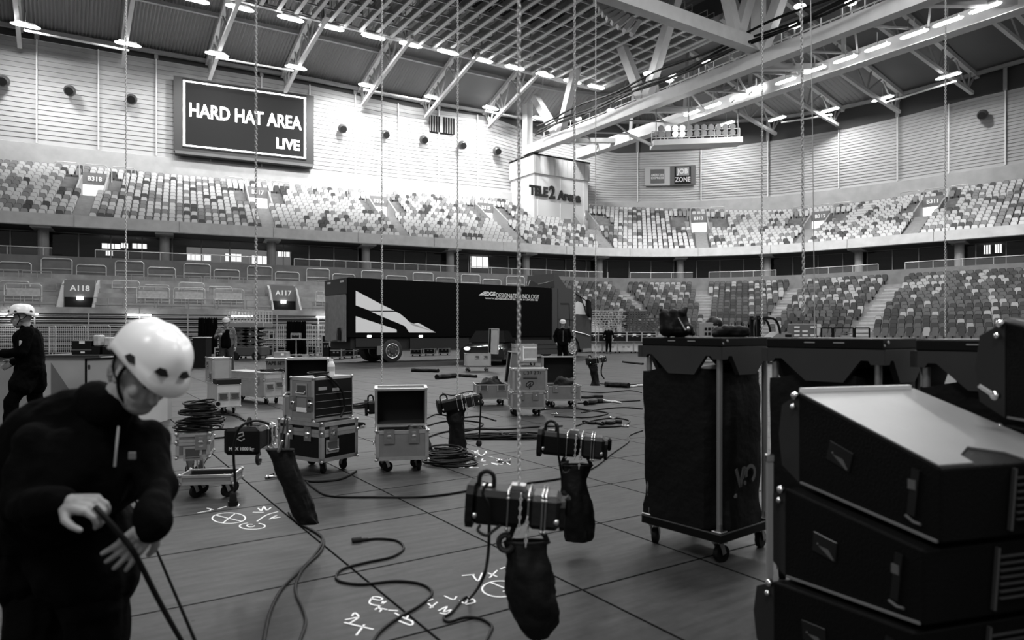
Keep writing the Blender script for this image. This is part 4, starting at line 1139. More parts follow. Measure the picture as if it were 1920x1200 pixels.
# e, f: open cases left and right of the stack
TH = R(8); C = G(892, 762)
flight_case(C, TH, .60, .5, .40, GREYPANEL, state='open', lid_h=.16, open_ang=97, lid_side='right', label='open grey case left of the centre stack, its lid standing up at the right', hand=[('f', .25, .34), ('f', .8, .34)], e=.024)
heap('cable_bundle', C + Vector((.28, .3, .30)), .24, .2, .16, 'black cables heaped in the open case left of the centre stack', 'cable', 8)
C = G(1026, 765); TH = R(6)
flight_case(C, TH, .62, .5, .40, GREYPANEL, state='open', lid_h=.16, open_ang=90, label='open grey case right of the centre stack with upright black lid', lat=[('f', .25, .35), ('f', .8, .35)], hand=[('s', .5, .3)], e=.024)
heap('cable_bundle', C + Vector((.33, .22, .32)), .22, .16, .16, 'black cables heaped in the open case right of the centre stack', 'cable', 12)
# g. pale case with bright tapes behind the stack
C = G(966, 686); t = flight_case(C, R(14), .92, .6, .88, PALEPANEL, .12, label='pale case with white tape bands behind the centre stack', e=.04, z0=.16)
m = MB(); m.box(.34, -.012, .7, .9, -.005, .76); m.box(.34, -.012, .24, .9, -.005, .30); m.box(.32, -.01, .2, .36, -.005, .8); m.build('tape_band', PAPER, t)
# h. small far open case
C = G(874, 697); flight_case(C, R(10), .86, .6, .62, PALEPANEL, state='open', lid_h=.25, open_ang=92, lid_side='right', label='small pale open case far off in front of the parked car', e=.035, z0=.2, hand=[('f', .45, .5), ('f', .8, .5)])
# i. wide pale case, j. white case, k. upright lid on it
C = G(495, 759); TH = R(50); a, b = solve_corner(C, 425, 531, TH); print('case i', a, b)
t = flight_case(C, TH, a, b, .60, PALEPANEL, .14, label='wide pale road case with cable coils on top, beside the chain', hand=[('f', .3, .33), ('f', .78, .36)], lat=[('s', .15, .44)], e=.03)
loops('cable_coil', C + Vector((-.12, .45, .605)), .16, .13, 5, .03, .012, 'left coil of dark cable on the wide pale case', seed=2)
loops('cable_coil', C + Vector((.22, .5, .605)), .16, .13, 5, .03, .012, 'right coil of dark cable on the wide pale case', seed=6)
C = G(408, 778); TH = R(34); a, b = solve_corner(C, 360, 451, TH); b = min(b, .9); print('case j', a, b)
WHITEP = mat('white_laminate', .52, .5, var=.06)
t = flight_case(C, TH, a, b, .50, WHITEP, .0, state='open_x', label='white open-topped case with a black rim, left of the wide pale case', hand=[('f', .25, .3), ('f', .75, .3)], e=.02, edge=WHITEP)
m = MB(); m.box(-.01, -.01, .5, a+.01, .35, .58); m.build('black_rim', mat('foam_black', .006), t)
m = MB(); m.box(0, .35, .49, a, b, .5); m.build('top_panel', PALEPANEL, t)
C3 = C + Vector((math.cos(TH)*0 - math.sin(TH)*.42, math.cos(TH)*.42, .505))
t = flight_case(C3, TH, .3, .62, .42, PALEPANEL, .0, state='open_x', z0=0, wheels=False, name='case_lid', label='grey case lid standing upright on the white case', hand=[('s', .3, .1), ('s', .7, .3)], e=.03)
m = MB(); m.box(0,0,.41,.3,.62,.425); m.build('top_panel', PALEPANEL, t)
# m. far boxes
def plain_box(px0, px1, pyb, pyt, dep, m_, lab, th=0, top=None, name='storage_box', z0=None):
    C = G(px0, pyb) if z0 is None else None
    D = C.y if C else 0; s_ = F / D; wd = (px1 - px0) / s_; h = (pyb - pyt) / s_
    t = empty(name, C, th); m = MB(); m.cbox(0, 0, .0, wd, dep, h - .04, .012); m.build('body', m_, t)
    m = MB(); m.cbox(-.02, -.02, h-.04, wd+.02, dep+.02, h, .01); m.build('lid', top or m_, t)
    tag(t, lab, 'box'); return t, C, wd, h
t, C, wd, h = plain_box(499, 539, 697, 671, .6, mat('plastic_grey', .13), 'grey storage box with white lid on the floor behind the wide pale case', 0, WHITE)
tx = text_obj('lettering', 'TAPE SETC', .16, frame_M(Vector((wd/2, -.012, h*.62)), (1,0,0), (0,0,1)), INK, t, .003, .004)
o = MB(); o.cbox(0,0,0,.44,.4,.2,.01); o.cur = 1; o.box(.26,-.006,.08,.36,-.002,.15); o = o.build('carton', [mat('carton_grey', .22, .8), PAPER]); o.location = C + Vector((.22, .1, h)); tag(o, 'small carton on the white lid of the grey storage box', 'carton')
# n. tray dolly in front
TH = R(7); C = G(336, 938); 
t = flight_case(C, TH, .425, .27, .20, GREYPANEL, .0, state='open', lid_h=.02, z0=.125, wheels=False, label='low open tray on two big castors beside the crouching worker in front', e=.02)
for o in list(t.children):
    if o.name.startswith('lid'):
        for q in list(o.children): bpy.data.objects.remove(q)
        bpy.data.objects.remove(o)
for k, (x, y) in enumerate(((.09, .06), (.34, .06), (.09, .22), (.34, .22))): caster(t, x, y, .052, .125, .9)
# o. cable heap on a case beside the worker
C = G(330, 905); TH = R(18)
D_o = C.y
flight_case(C, TH, .28, .4, .44, mat('case_mid_grey', .12, .5), .08, label='case under the tangled cable heap, right behind the front worker', lat=[('f', .75, .36)], hand=[('f', .5, .26)], e=.026, z0=.22)
for k, (dx, dz, rx, ry, n) in enumerate([(.10, .0, .20, .17, 6), (.13, .07, .21, .16, 6), (.09, .15, .18, .15, 6), (.12, .22, .15, .13, 5)]):
    loops('cable_coil', C + Vector((dx, .22, .445 + dz)), rx, ry, n, .06, .009, ['bottom', 'second', 'third', 'topmost'][k] + ' coil of the tangled dark cables heaped on the case behind the front worker', seed=20 + k, grp='tangled cable coils')
t = empty('connector', C + Vector((.30, .12, .70))); m = MB(); m.cyl((0,0,0), (.05,-.04,.01), .03, 14); m.build('shell', STEEL, t); m = MB(); m.cyl((.045,-.036,.01), (.052,-.042,.01), .022, 12); m.build('socket', BLACK, t); tag(t, 'round metal connector hanging off the tangled cable heap', 'connector')
# ================================================================= chains and hoists
PITCH = .0175
def chain_mesh(p, length, nseg=10, nr=5):
    """links alternate by a quarter turn; hangs from z=length down to z=0"""
    ri = p * .30; wr = p * .165; n = int(length / p)
    link = []
    for ax in (0, 1):
        m = MB(); pts = []
        for k in range(nseg):
            a = 2*PI*k/nseg; x = ri * 1.25 * math.cos(a); z = ri * math.sin(a) + (p * .36 if math.sin(a) > 0 else -p * .36)
            pts.append((x, 0, z) if ax == 0 else (0, x, z))
        m.tube(pts, wr, nr, closed=True); link.append((np.array(m.v), np.array(m.f)))
    V = []; Fs = []; off = 0
    for k in range(n):
        v, f = link[k % 2]; V.append(v + np.array((0, 0, k * p + p/2))); Fs.append(f + off); off += len(v)
    me = bpy.data.meshes.new('chain'); me.from_pydata(np.concatenate(V).tolist(), [], np.concatenate(Fs).tolist())
    me.materials.append(CHAINM); me.polygons.foreach_set('use_smooth', [True] * len(me.polygons)); me.update(); return me
CHAINM = mat('chain_steel', .6, .35, .35, var=.1, vscale=30)
near_me = chain_mesh(PITCH, 25.0, 8, 4)
mid_me = chain_mesh(PITCH * 1.3, 25.0, 7, 4); far_me = chain_mesh(PITCH * 1.8, 25.0, 6, 4)
def chain(px, D, z, label, me=None, lean=0.0):
    o = bpy.data.objects.new('hoist_chain', me or near_me); COL.objects.link(o)
    o.location = ((px - 960) * D / F, D, z); o.rotation_euler = (0, lean, random.random() * 3); tag(o, label, 'chain', None); return o
def build_hoist(label, L=.42, cabs=True):
    """motor lying along local x, hanging from its hook at the origin"""
    t = empty('chain_hoist', (0,0,0))
    m = MB(); m.cbox(-L*.46, -.085, -.17, L*.10, .085, -.03, .022); m.build('motor_housing', BLACK, t)
    m = MB(); m.cbox(L*.12, -.082, -.17, L*.46, .082, -.035, .02); m.build('gear_housing', mat('hoist_black', .009, .38, bump=.1), t)
    m = MB(); m.cbox(-L*.52, -.095, -.185, -L*.44, .095, -.015, .03); m.build('end_cap', FABRIC, t)
    m = MB(); m.cbox(L*.45, -.07, -.17, L*.50, .07, -.055, .02); m.cbox(L*.49, -.03, -.12, L*.55, .03, -.04, .012); m.build('end_cap', FABRIC, t)
    for x in (-L*.08, L*.13, L*.27, L*.305):
        m = MB(); c = .006
        m.tube([(x, -.09, -.176), (x, -.09, -.035), (x, -.07, -.022), (x, .07, -.022), (x, .09, -.035), (x, .09, -.176), (x, -.09, -.176)], c*.55, 6); m.sphere((x, -.092, -.05), .008, 8); m.sphere((x, -.092, -.172), .008, 8); m.build('steel_clamp', STEEL, t, True)
    for x in (-L*.42, L*.42): m = MB(); m.sphere((x, -.088, -.13), .012, 8, (1, .5, 1)); m.build('bolt', CHROME, t, True)
    m = MB(); m.tube(smooth_path([(-L*.42, 0, -.03), (-L*.41, 0, .015), (-L*.34, 0, .032), (-L*.27, 0, .015), (-L*.26, 0, -.03)], 4), .009, 8); m.build('carry_handle', RUBBER, t, True)
    m = MB(); m.box(-L*.38, -.02, -.03, -L*.28, .02, -.022); m.build('handle_plate', STEEL, t)
    m = MB(); m.box(-.025, -.03, -.035, .03, .03, -.01); m.build('chain_guide', STEEL, t)
    # lower side: slack chain into the bag, load hook
    m = MB(); pts = []
    for k in range(9): m.tube([(.02 + .0045*math.cos(a), -.1 + (.0 if k % 2 else .006*math.cos(a)), -.03 - k*.0175 - .008*math.sin(a)) if k % 2 else (.02, -.1 + .0045*math.cos(a), -.03 - k*.0175 - .008*math.sin(a)) for a in [j*PI/4 for j in range(8)]], .0028, 5, closed=True)
    for k in range(7): m.tube([(.05 + (.0045*math.cos(a) if k % 2 else 0), -.1 + (0 if k % 2 else .0045*math.cos(a)), -.12 - k*.0175 - .008*math.sin(a)) for a in [j*PI/4 for j in range(8)]], .0028, 5, closed=True)
    m.build('slack_chain', CHAINM, t, True)
    m = MB(); m.tube([( -.035 + .03*math.cos(a), -.03, -.245 + .032*math.sin(a)) for a in [R(60 + j*24) for j in range(13)]], .012, 8); m.cyl((-.03, -.03, -.2), (-.03, -.03, -.22), .012, 8); m.build('load_hook', mat('hook_black', .02, .4), t, True)
    tag(t, label, 'hoist', None); return t
def chain_bag(label, pts, rad, seed=3, flat=.75, straps=True):
    """sagging textile sack along a path, local coordinates from the motor's underside"""
    P_ = smooth_path(pts, 7); n = len(P_); K = 36; m = MB()
    for i, p in enumerate(P_):
        q = i / (n - 1); r = np.interp(q, np.linspace(0, 1, len(rad)), rad)
        fl_ = flat * (.45 + .55 * min(1, q * 3))
        for j in range(K):
            a = 2*PI*j/K; w_ = 1 + .2 * noise.noise(Vector((math.cos(a)*1.6 + seed, math.sin(a)*1.6, q*4.2))) + .13 * noise.noise(Vector((math.cos(a)*5, math.sin(a)*5 + seed, q*9)))
            m.v.append((p.x + r*w_*math.cos(a), p.y + r*fl_*w_*math.sin(a), p.z + (.012*noise.noise(Vector((a*2, seed, 1))) if i == 0 else 0)))
    for i in range(n-1):
        for j in range(K): m.f.append([i*K+j, (i+1)*K+j, (i+1)*K+(j+1)%K, i*K+(j+1)%K]); m.m.append(0)
    m.f.append([(n-1)*K + j for j in range(K)]); m.m.append(0)
    t = empty('chain_bag', (0,0,0))
    m.build('sack', FABRIC, t, True)
    top = P_[0]; r = rad[0]
    m = MB(); m.tube([(top.x + r*1.03*math.cos(2*PI*j/20), top.y + r*flat*.45*1.03*math.sin(2*PI*j/20), top.z) for j in range(20)], .006, 6, closed=True); m.build('rim', mat('webbing', .012, .8), t, True)
    if straps:
        m = MB()
        for s in (-1, 1): m.beam((top.x + r*s, top.y, top.z-.01), (top.x + r*s*.35, top.y, top.z + .12), .022, .004, up=(0,1,0))
        m.build('strap', mat('webbing', .012, .8), t)
    tag(t, label, 'bag', None); return t
def hoist_set(px, D, zh, rz, lab_c, lab_h, lab_b, bag_pts, rad, tilt=0.0, seed=3, sc=1.0, L=.42, bag_rz=None, me=None, lean=0.0):
    x = (px - 960) * D / F; loc = Vector((x, D, zh))
    chain(px, D, zh - .02, lab_c, me, lean)
    h = build_hoist(lab_h, L); h.location = loc; h.rotation_euler = (0, tilt, rz); h.scale = (sc,)*3
    if lab_b:
        b_ = chain_bag(lab_b, bag_pts, rad, seed); b_.location = loc; b_.rotation_euler = (0, 0, bag_rz if bag_rz is not None else rz); b_.scale = (sc,)*3
    return h
zz = lambda py, D: EYE + (HOR - py) * D / F
# front hoist
h1 = hoist_set(973, 2.8, zz(903, 2.8), R(-6), 'thick near chain hanging down to the front hoist in the middle', 'black chain hoist nearest the camera, hanging in the middle', 'black chain bag hanging below the nearest hoist',
          [(.035, 0, -.245), (.04, 0, -.33), (.053, 0, -.44), (.066, 0, -.54), (.072, 0, -.635)], [.085, .085, .098, .103, .09, .04], tilt=.06, seed=5, bag_rz=0, L=.39)
# second hoist
hoist_set(1077, 4.3, zz(803, 4.3), R(-9), 'chain hanging to the second hoist, right of the nearest one', 'black chain hoist second nearest, right of the nearest one', 'black chain bag under the second hoist, touching the floor line',
          [(.01, 0, -.23), (.0, 0, -.33), (.01, 0, -.45), (.03, 0, -.60), (.03, 0, -.70)], [.10, .075, .09, .10, .095, .08], tilt=.07, seed=8, bag_rz=0, L=.43)
# third (tilted up to the right)
hoist_set(858, 7.9, zz(739, 7.9), R(14), 'chain hanging to the tilted hoist left of the centre stack', 'black chain hoist tilted upwards, left of the centre stack', 'slim black chain bag standing on the floor under the tilted hoist',
          [(-.02, 0, -.17), (-.03, 0, -.27), (-.01, 0, -.42), (.0, 0, -.58), (.01, 0, -.635)], [.11, .105, .085, .09, .1, .12], tilt=-.2, seed=2, bag_rz=0, L=.50, me=mid_me)
# hoist behind the open case lid
hoist_set(716, 7.6, zz(745, 7.6), R(10), 'chain hanging behind the lid of the open grey case', 'black chain hoist half hidden behind the open grey case lid', None, [], [], tilt=-.05, L=.36, me=mid_me)
# hoist seen end-on with label
D4 = 4.55
hA = hoist_set(480, D4, zz(789, D4), R(90), 'chain hanging to the hoist seen end-on beside the wide pale case', 'black chain hoist seen end-on with a white-printed end cover', None, [], [], L=.34)
lp = Vector(((478-960)/F*D4, D4, zz(818, D4)))
m = MB(); m.cbox(-.112, 0, -.085, .112, .03, .085, .02); o = m.build('end_cover', BLACK, hA); o.matrix_parent_inverse = Matrix(); o.matrix_basis = Matrix.Rotation(R(-90), 4, 'Z') @ Matrix.Translation((0, -.245, -.10))
tx = text_obj('lettering', 'MAX 1000 kg', .028, Matrix.Rotation(R(-90), 4, 'Z') @ Matrix.Translation((0, -.247, -.145)) @ Matrix.Rotation(R(90), 4, 'X'), mat('print_white', .7, .6), None, .0008, .0006); tx.parent = hA
m = MB(); m.tube([(-.02,0,.02),(.01,0,.03),(.015,0,.01),(-.01,0,0),(-.025,0,-.012),(0,0,-.025),(.02,0,-.01)], .004, 5); o = m.build('logo', mat('print_grey2', .35, .6), None); o.matrix_basis = Matrix.Rotation(R(-90), 4, 'Z') @ Matrix.Translation((0, -.248, -.07)); o.parent = hA
bg = chain_bag('slanting black chain bag between the labelled hoist and the large black case', [(-.0, 0, 0), (.05, 0, -.13), (.11, 0, -.28), (.16, 0, -.42), (.18, 0, -.47)], [.085, .08, .075, .078, .07, .06], 9, .6, straps=False)
bg.location = P(525, 843, D4 - .2); 
m = MB(); m.beam((0,0,0), (.03, .02, .22), .02, .006); m.beam((.05,0,0), (.04, .02, .2), .02, .006); m.build('strap', mat('webbing', .012), bg)
m = MB(); m.capsule((.06,-.05,.02), (.065,-.05,.10), .016, .012, 10); m.capsule((.01,-.05,.0), (.03,-.05,.06), .012, .01, 10); m.build('metal_fitting', STEEL, bg, True)
m = MB(); m.tube(smooth_path([(-.12,-.1,.0), (-.2,-.1,.1), (-.12,-.1,.2), (.05,0,.13)], 5), .012, 6); 
# far small hoist
hoist_set(1117, 15.6, zz(667, 15.6), R(15), 'thin far chain hanging to the small hoist right of the truck', 'small far chain hoist hanging right of the truck cab', 'slim chain bag under the small far hoist',
          [(-.08, 0, -.2), (-.05, 0, -.35), (-.02, 0, -.5), (.0, 0, -.68)], [.11, .09, .08, .08, .12], tilt=-.15, seed=4, sc=1.0, L=.44, me=far_me)
# other chains
chain(236, 8.2, .9, 'chain at the far left, in front of the B318 stairway side', mid_me)
chain(1428, 7.4, .78, 'chain passing just right of the first covered cart', mid_me, R(-.35))
chain(1507, 4.9, 1.5, 'chain hanging behind the second covered cart, left of the thin rope', mid_me, R(-.45))
chain(1772, 8.6, 1.32, 'chain at the far right, in front of the right-hand stand', mid_me, R(-.25))
m = MB(); m.tube([P(1528, 640, 6.5), P(1524, 300, 6.5), P(1520, 0, 6.5) , P(1516, -300, 6.5), P(1500, -4000, 6.5)], .004, 6); tag(m.build('steel_rope', GALV), 'thin steel rope hanging right of the second covered cart chain', 'rope')
# ================================================================= cables on the floor
def floor_cable(pts, r, label, grp=None, plug=None, lift=None):
    pp = []
    for p in pts:
        if len(p) == 2: q = G(*p); q.z = r
        else: q = P(*p[:2], p[2])
        pp.append(q)
    P_ = smooth_path(pp, 6)
    for q in P_: q.z = max(q.z, r)
    t = empty('cable', (0,0,0)); m = MB(); m.tube(P_, r, 8); m.build('lead', CABLE, t, True)
    if plug:
        a = P_[0]; d = (P_[0] - P_[3]).normalized()
        m = MB(); m.capsule(a - d*.01, a + d*.035, r*1.7, r*2.1, 12); m.cyl(a + d*.03, a + d*.085, r*3.2, 14); m.cyl(a + d*.085, a + d*.09, r*2.9, 14); m.build('plug', RUBBER, t, True)
    tag(t, label, 'cable', grp); return t
c_ = floor_cable([(686, 1014), (712, 1012), (745, 1016), (757, 1030), (735, 1046), (690, 1056), (645, 1068), (630, 1082), (640, 1093), (680, 1098), (740, 1092), (785, 1096), (808, 1108), (806, 1122), (780, 1142), (745, 1162), (715, 1185), (700, 1205), (690, 1230)], .0075, 'snaking black cable with a heavy plug on the floor in front', plug=True)
floor_cable([(541, 963), (560, 983), (590, 998), (605, 1012), (592, 1040), (560, 1075), (530, 1105), (508, 1145), (497, 1190), (492, 1230)], .008, 'left one of two black cables running from the slanting bag to the front')
floor_cable([(545, 968), (566, 985), (596, 1003), (607, 1016), (600, 1038), (572, 1065), (557, 1090), (555, 1115), (568, 1145), (573, 1170), (562, 1205), (556, 1230)], .008, 'right one of two black cables running from the slanting bag to the front')
floor_cable([(575, 905), (590, 918), (620, 932), (700, 934), (780, 934), (835, 929), (890, 920), (985, 908), (1060, 897), (1110, 880), (1150, 850), (1178, 830), (1180, 818), (1205, 808)], .009, 'long dark cable crossing the floor behind the nearest hoist')
D1 = 2.8
t = floor_cable([(915, 905, D1-.12), (905, 925, D1-.13), (916, 950, D1-.12), (917, 1000, D1-.1), (914, 1050, D1-.1), (903, 1090, D1-.06), (880, 1125), (845, 1152), (832, 1160), (842, 1168), (870, 1160), (900, 1162), (922, 1175), (918, 1190), (905, 1215)], .0065, 'cable hanging from the nearest hoist and looping on the floor')
t = floor_cable([(900, 985, D1-.1), (896, 995, D1-.12), (912, 1004, D1-.13), (925, 995, D1-.12), (938, 985, D1-.1)], .006, 'small loop of lead slung under the nearest hoist')
floor_cable([(1041, 795, 4.2), (1046, 800, 4.15), (1047, 850, 4.15), (1053, 890, 4.2), (1054, 920, 4.2)], .007, 'lead hanging down from the second hoist with a plug end')
t = empty('plug', P(1057, 925, 4.2)); m = MB(); m.capsule((0,0,0), (.02,0,-.03), .02, .026, 10); m.capsule((.0,0,.0), (-.03,0,-.03), .014, .012, 8); m.build('plug_body', RUBBER, t, True); tag(t, 'black plug at the end of the lead beside the nearest hoist', 'plug')
floor_cable([(505, 795, 4.2), (480, 789, 4.15), (455, 797, 4.1), (443, 815, 4.1), (438, 850, 4.1), (440, 890, 4.12), (441, 915, 4.12), (438, 925, 4.12)], .008, 'lead arching over the labelled hoist and hanging down to a plug')
t = empty('plug', P(437, 936, 4.12)); m = MB(); m.capsule((0,0,.03), (0,0,-.01), .018, .024, 10); m.cyl((0,0,-.01), (-.0,0,-.04), .03, 12); m.build('plug_body', RUBBER, t, True); tag(t, 'black plug hanging low left of the slanting chain bag', 'plug')
floor_cable([(898, 745, 7.8), (901, 760, 7.8), (900, 790, 7.8), (899, 815, 7.8), (898, 828, 7.8)], .009, 'straight lead hanging from the tilted hoist to the floor')
t = empty('plug', P(898, 832, 7.8)); m = MB(); m.capsule((0,0,.02), (0,0,-.0), .03, .035, 10); m.build('plug_body', RUBBER, t, True); tag(t, 'plug at the lower end of the tilted hoist lead', 'plug')
floor_cable([(1133, 672, 15.4), (1128, 690, 15.4), (1128, 702, 15.4), (1133, 710, 15.4)], .015, 'short lead dangling from the small far hoist')
rg = random.Random(5)
bgc = [([(378, 822), (400, 823), (430, 821), (470, 822)], 'between the cable heap and the labelled hoist, lower'), ([(378, 808), (405, 806), (440, 806), (475, 804), (500, 800)], 'between the cable heap and the labelled hoist, upper'), ([(370, 780), (400, 778), (440, 780), (460, 790)], 'curving in front of the white case'),
       ([(378, 826), (395, 834), (400, 845), (388, 860), (380, 872)], 'hooking down beside the tray'), ([(668, 885), (640, 900), (590, 905), (560, 900)], 'under the large black case'),
       ([(800, 822), (830, 812), (880, 806), (950, 806), (1000, 802), (1055, 800)], 'running left of the second hoist'), ([(800, 800), (830, 792), (870, 790), (905, 795), (890, 806), (850, 812)], 'curled behind the black cable pile'),
       ([(1083, 757), (1120, 756), (1160, 754), (1200, 752)], 'stretched right of the centre cases'), ([(1090, 775), (1130, 768), (1170, 765), (1205, 768)], 'lying furthest right near the covered cart'), ([(1080, 800), (1110, 790), (1150, 785), (1180, 790), (1165, 800), (1120, 802)], 'curled near the second hoist'),
       ([(1010, 770), (1060, 766), (1100, 770), (1140, 776), (1100, 784), (1040, 782)], 'curled right of the centre stack'), ([(900, 745), (920, 738), (880, 735), (850, 742), (830, 738)], 'curled above the tilted hoist'), ([(930, 790), (900, 782), (860, 784), (820, 778), (800, 786)], 'waving behind the tilted hoist'), ([(1120, 720), (1160, 722), (1200, 721)], 'left of the black tube on the floor'), ([(1085, 735), (1130, 737), (1180, 733), (1203, 737)], 'straight, right of the open case')]
for k, (pts, wh) in enumerate(bgc): floor_cable(pts, .011, 'thin dark cable on the floor ' + wh)
# chalk marks
CH = mat('chalk', .8, .9)
def chalk(strokes, label, w_=.012):
    w_ *= .8
    m = MB()
    for s in strokes:
        pp = smooth_path([G(*p) for p in s], 4) if len(s) > 2 else [G(*p) for p in s]
        n = len(pp); o = len(m.v)
        closed = (pp[0] - pp[-1]).length < .004
        for k in range(n):
            d = (pp[min(k+1, n-1)] - pp[max(k-1, 0)]) if not (closed and k in (0, n-1)) else (pp[1] - pp[-2])
            d = d.normalized() if d.length > 1e-6 else Vector((1,0,0)); q = Vector((-d.y, d.x, 0)) * w_ / 2
            for a, z in ((-1, .0004), (1, .0004), (1, .003), (-1, .003)): m.v.append((pp[k].x + q.x*a, pp[k].y + q.y*a, z))
        for k in range(n-1):
            for a in range(4): m.f.append([o+k*4+a, o+(k+1)*4+a, o+(k+1)*4+(a+1)%4, o+k*4+(a+1)%4]); m.m.append(0)
        m.f += [[o, o+1, o+2, o+3][::-1], [o+n*4-4, o+n*4-3, o+n*4-2, o+n*4-1]]; m.m += [0, 0]
    return tag(m.build('chalk_mark', CH), label, 'marking')
def ell(cx, cy, rx, ry, a0=0, a1=360, n=22): return [(cx + rx*math.cos(R(a0+(a1-a0)*k/n)), cy + ry*math.sin(R(a0+(a1-a0)*k/n))) for k in range(n+1)]
chalk([ell(429, 972, 31, 10), [(402, 966), (452, 978)], [(418, 981), (440, 964)]], 'chalked circle with a cross on the floor left of the slanting bag')
chalk([ell(473, 987, 24, 6, -60, 250), ell(470, 986, 7, 2.5, 0, 300)], 'small chalked oval below the crossed circle')
chalk([[(482, 978), (500, 966), (521, 960)], [(474, 961), (494, 961)], [(484, 953), (490, 958), (495, 950), (500, 957), (508, 952)], [(505, 974), (520, 966), (512, 972), (526, 970)]], 'chalked slash and digits beside the crossed circle', .014)
chalk([[(370, 962), (395, 957), (388, 953), (400, 956)], [(408, 955), (424, 950)], [(430, 947), (447, 945), (446, 950)]], 'chalked arrows under the dangling plug', .012)
chalk([[(645, 1168), (700, 1181)], [(683, 1172), (668, 1192)], [(655, 1170), (672, 1158), (665, 1150), (660, 1156)], [(672, 1158), (647, 1163)]], 'chalk writing X2 on the floor at the bottom', .012)
chalk([[(695, 1123), (712, 1126), (716, 1122), (700, 1120), (693, 1132), (713, 1136), (718, 1128)], [(703, 1144), (724, 1128)], [(706, 1140), (726, 1144)], [(716, 1142), (712, 1148)], [(728, 1145), (746, 1146)], [(740, 1150), (760, 1160), (765, 1155)], [(748, 1165), (770, 1173), (773, 1166), (757, 1160)]], 'chalk writing 5/TB beside the snaking cable', .012)
chalk([[(802, 1132), (812, 1140)], [(806, 1141), (820, 1130)], [(800, 1128), (812, 1124)], [(822, 1146), (838, 1138), (832, 1148), (846, 1144), (838, 1152), (824, 1150)]], 'chalk letters above the cable loop', .011)
chalk([ell(938, 1105, 34, 15, 60, 300), [(920, 1093), (945, 1103)], [(943, 1110), (955, 1105)]], 'chalked circle half hidden by the nearest chain bag', .012)
chalk([[(866, 1080), (890, 1078)], [(886, 1078), (896, 1090), (904, 1075)], [(915, 1075), (932, 1082)], [(918, 1084), (932, 1070)], [(938, 1068), (948, 1064), (950, 1072)]], 'chalk writing RXZ left of the nearest chain bag', .012)
chalk([[(833, 1118), (850, 1125), (856, 1119)], [(862, 1126), (872, 1132), (880, 1120)], [(873, 1134), (890, 1130), (886, 1124), (874, 1128)]], 'chalk digits under the RXZ writing', .011)
for k, (x, y, wh) in enumerate([(870, 870, 'left of the second hoist'), (925, 868, 'between the tilted hoist and the second hoist'), (900, 852, 'beside the black cable pile'), (845, 850, 'at the foot of the slim chain bag')]):
    rg = random.Random(k); st_ = []
    for j in range(7): 
        x0, y0 = x + rg.uniform(-26, 26), y + rg.uniform(-7, 7); st_.append([(x0, y0), (x0 + rg.uniform(-14, 14), y0 + rg.uniform(-4, 4)), (x0 + rg.uniform(-14, 14), y0 + rg.uniform(-4, 4))])
    chalk(st_, 'scribbled chalk patch ' + wh, .02)
# dark pile of cable beside the open case, tubes, slings and shackles
for k in range(4): loops('cable_coil', G(845, 870) + Vector((-.02*k, .05*k, .0 + .03*k)), .27 - .03*k, .19 - .02*k, 5, .05, .011, ['outermost', 'second', 'third', 'innermost'][k] + ' coil of the black cable pile beside the open grey case', seed=40+k, grp='black cable pile')
for k in range(3): loops('cable_coil', G(905 + 40*k, 822) + Vector((0, 0, 0)), .32, .09, 5, .05, .012, ['left', 'middle', 'right'][k] + ' part of the long flat cable heap left of the second hoist', seed=60+k)
def floor_sling(p, q, r, label, m_=None, n=6):
    a = G(*p); b = G(*q); m = MB(); pts = []
    for k in range(n + 1):
        c = a.lerp(b, k/n); c.z = r * .8; c += Vector((0, .06 * math.sin(k * 1.9), 0)); pts.append(c)
    m.tube(smooth_path(pts, 3), r, 8); tag(m.build('soft_sling', m_ or FABRIC, None, True), label, 'sling')
floor_sling((1135, 725), (1178, 727), .07, 'black padded tube lying on the floor under the small far hoist')
floor_sling((1178, 727), (1204, 724), .03, 'pale chain end at the padded tube', GALV)
floor_sling((771, 697), (822, 698), .07, 'long dark strap lying far off on the floor, upper left')
floor_sling((819, 711), (855, 708), .08, 'shorter dark strap lying below the long one')
floor_sling((860, 706), (893, 708), .05, 'tangled sling below the small far open case', FABRIC)
floor_sling((1098, 760), (1128, 755), .05, 'flat black strap right of the second case', FABRIC)
floor_sling((1080, 748), (1130, 745), .03, 'thin rigging sling right of the open case', FABRIC)
floor_sling((1128, 752), (1165, 757), .022, 'steel sling with shackle right of the flat strap', GALV)
floor_sling((1093, 793), (1130, 797), .022, 'steel sling near the covered cart', FABRIC)
floor_sling((1130, 797), (1165, 793), .03, 'black sling near the covered cart', FABRIC)
floor_sling((1168, 680), (1205, 684), .05, 'dark strap on the far floor left of the cart top', FABRIC)
for k, (x, y, wh) in enumerate([(1040, 778, 'below the open case right of the stack'), (1150, 785, 'left of the covered cart'), (948, 866, 'beside the scribbled chalk'), (512, 895, 'at the foot of the slanting bag'), (1172, 800, 'closest to the covered cart'), (870, 822, 'at the foot of the slim chain bag')]):
    c = G(x, y); t = empty('shackle', c + Vector((0,0,.015)), k)
    m = MB(); m.tube([(.05*math.cos(a), .045*math.sin(a), 0) for a in [R(-60 + j*30) for j in range(11)]], .012, 8); m.build('bow', STEEL, t, True); m = MB(); m.cyl((.03,-.06,0), (.03,.06,0), .011, 8); m.sphere((.03,.065,0), .018, 8); m.build('pin', CHROME, t, True)
    tag(t, 'steel shackle on the floor ' + wh, 'shackle')
loops('cable_coil', G(665, 800), .14, .1, 4, .05, .012, 'small dark cable coil left of the open grey case', seed=71)
loops('cable_coil', G(670, 765), .2, .12, 4, .08, .012, 'dark cable coil further back, left of the open grey case lid', seed=72)
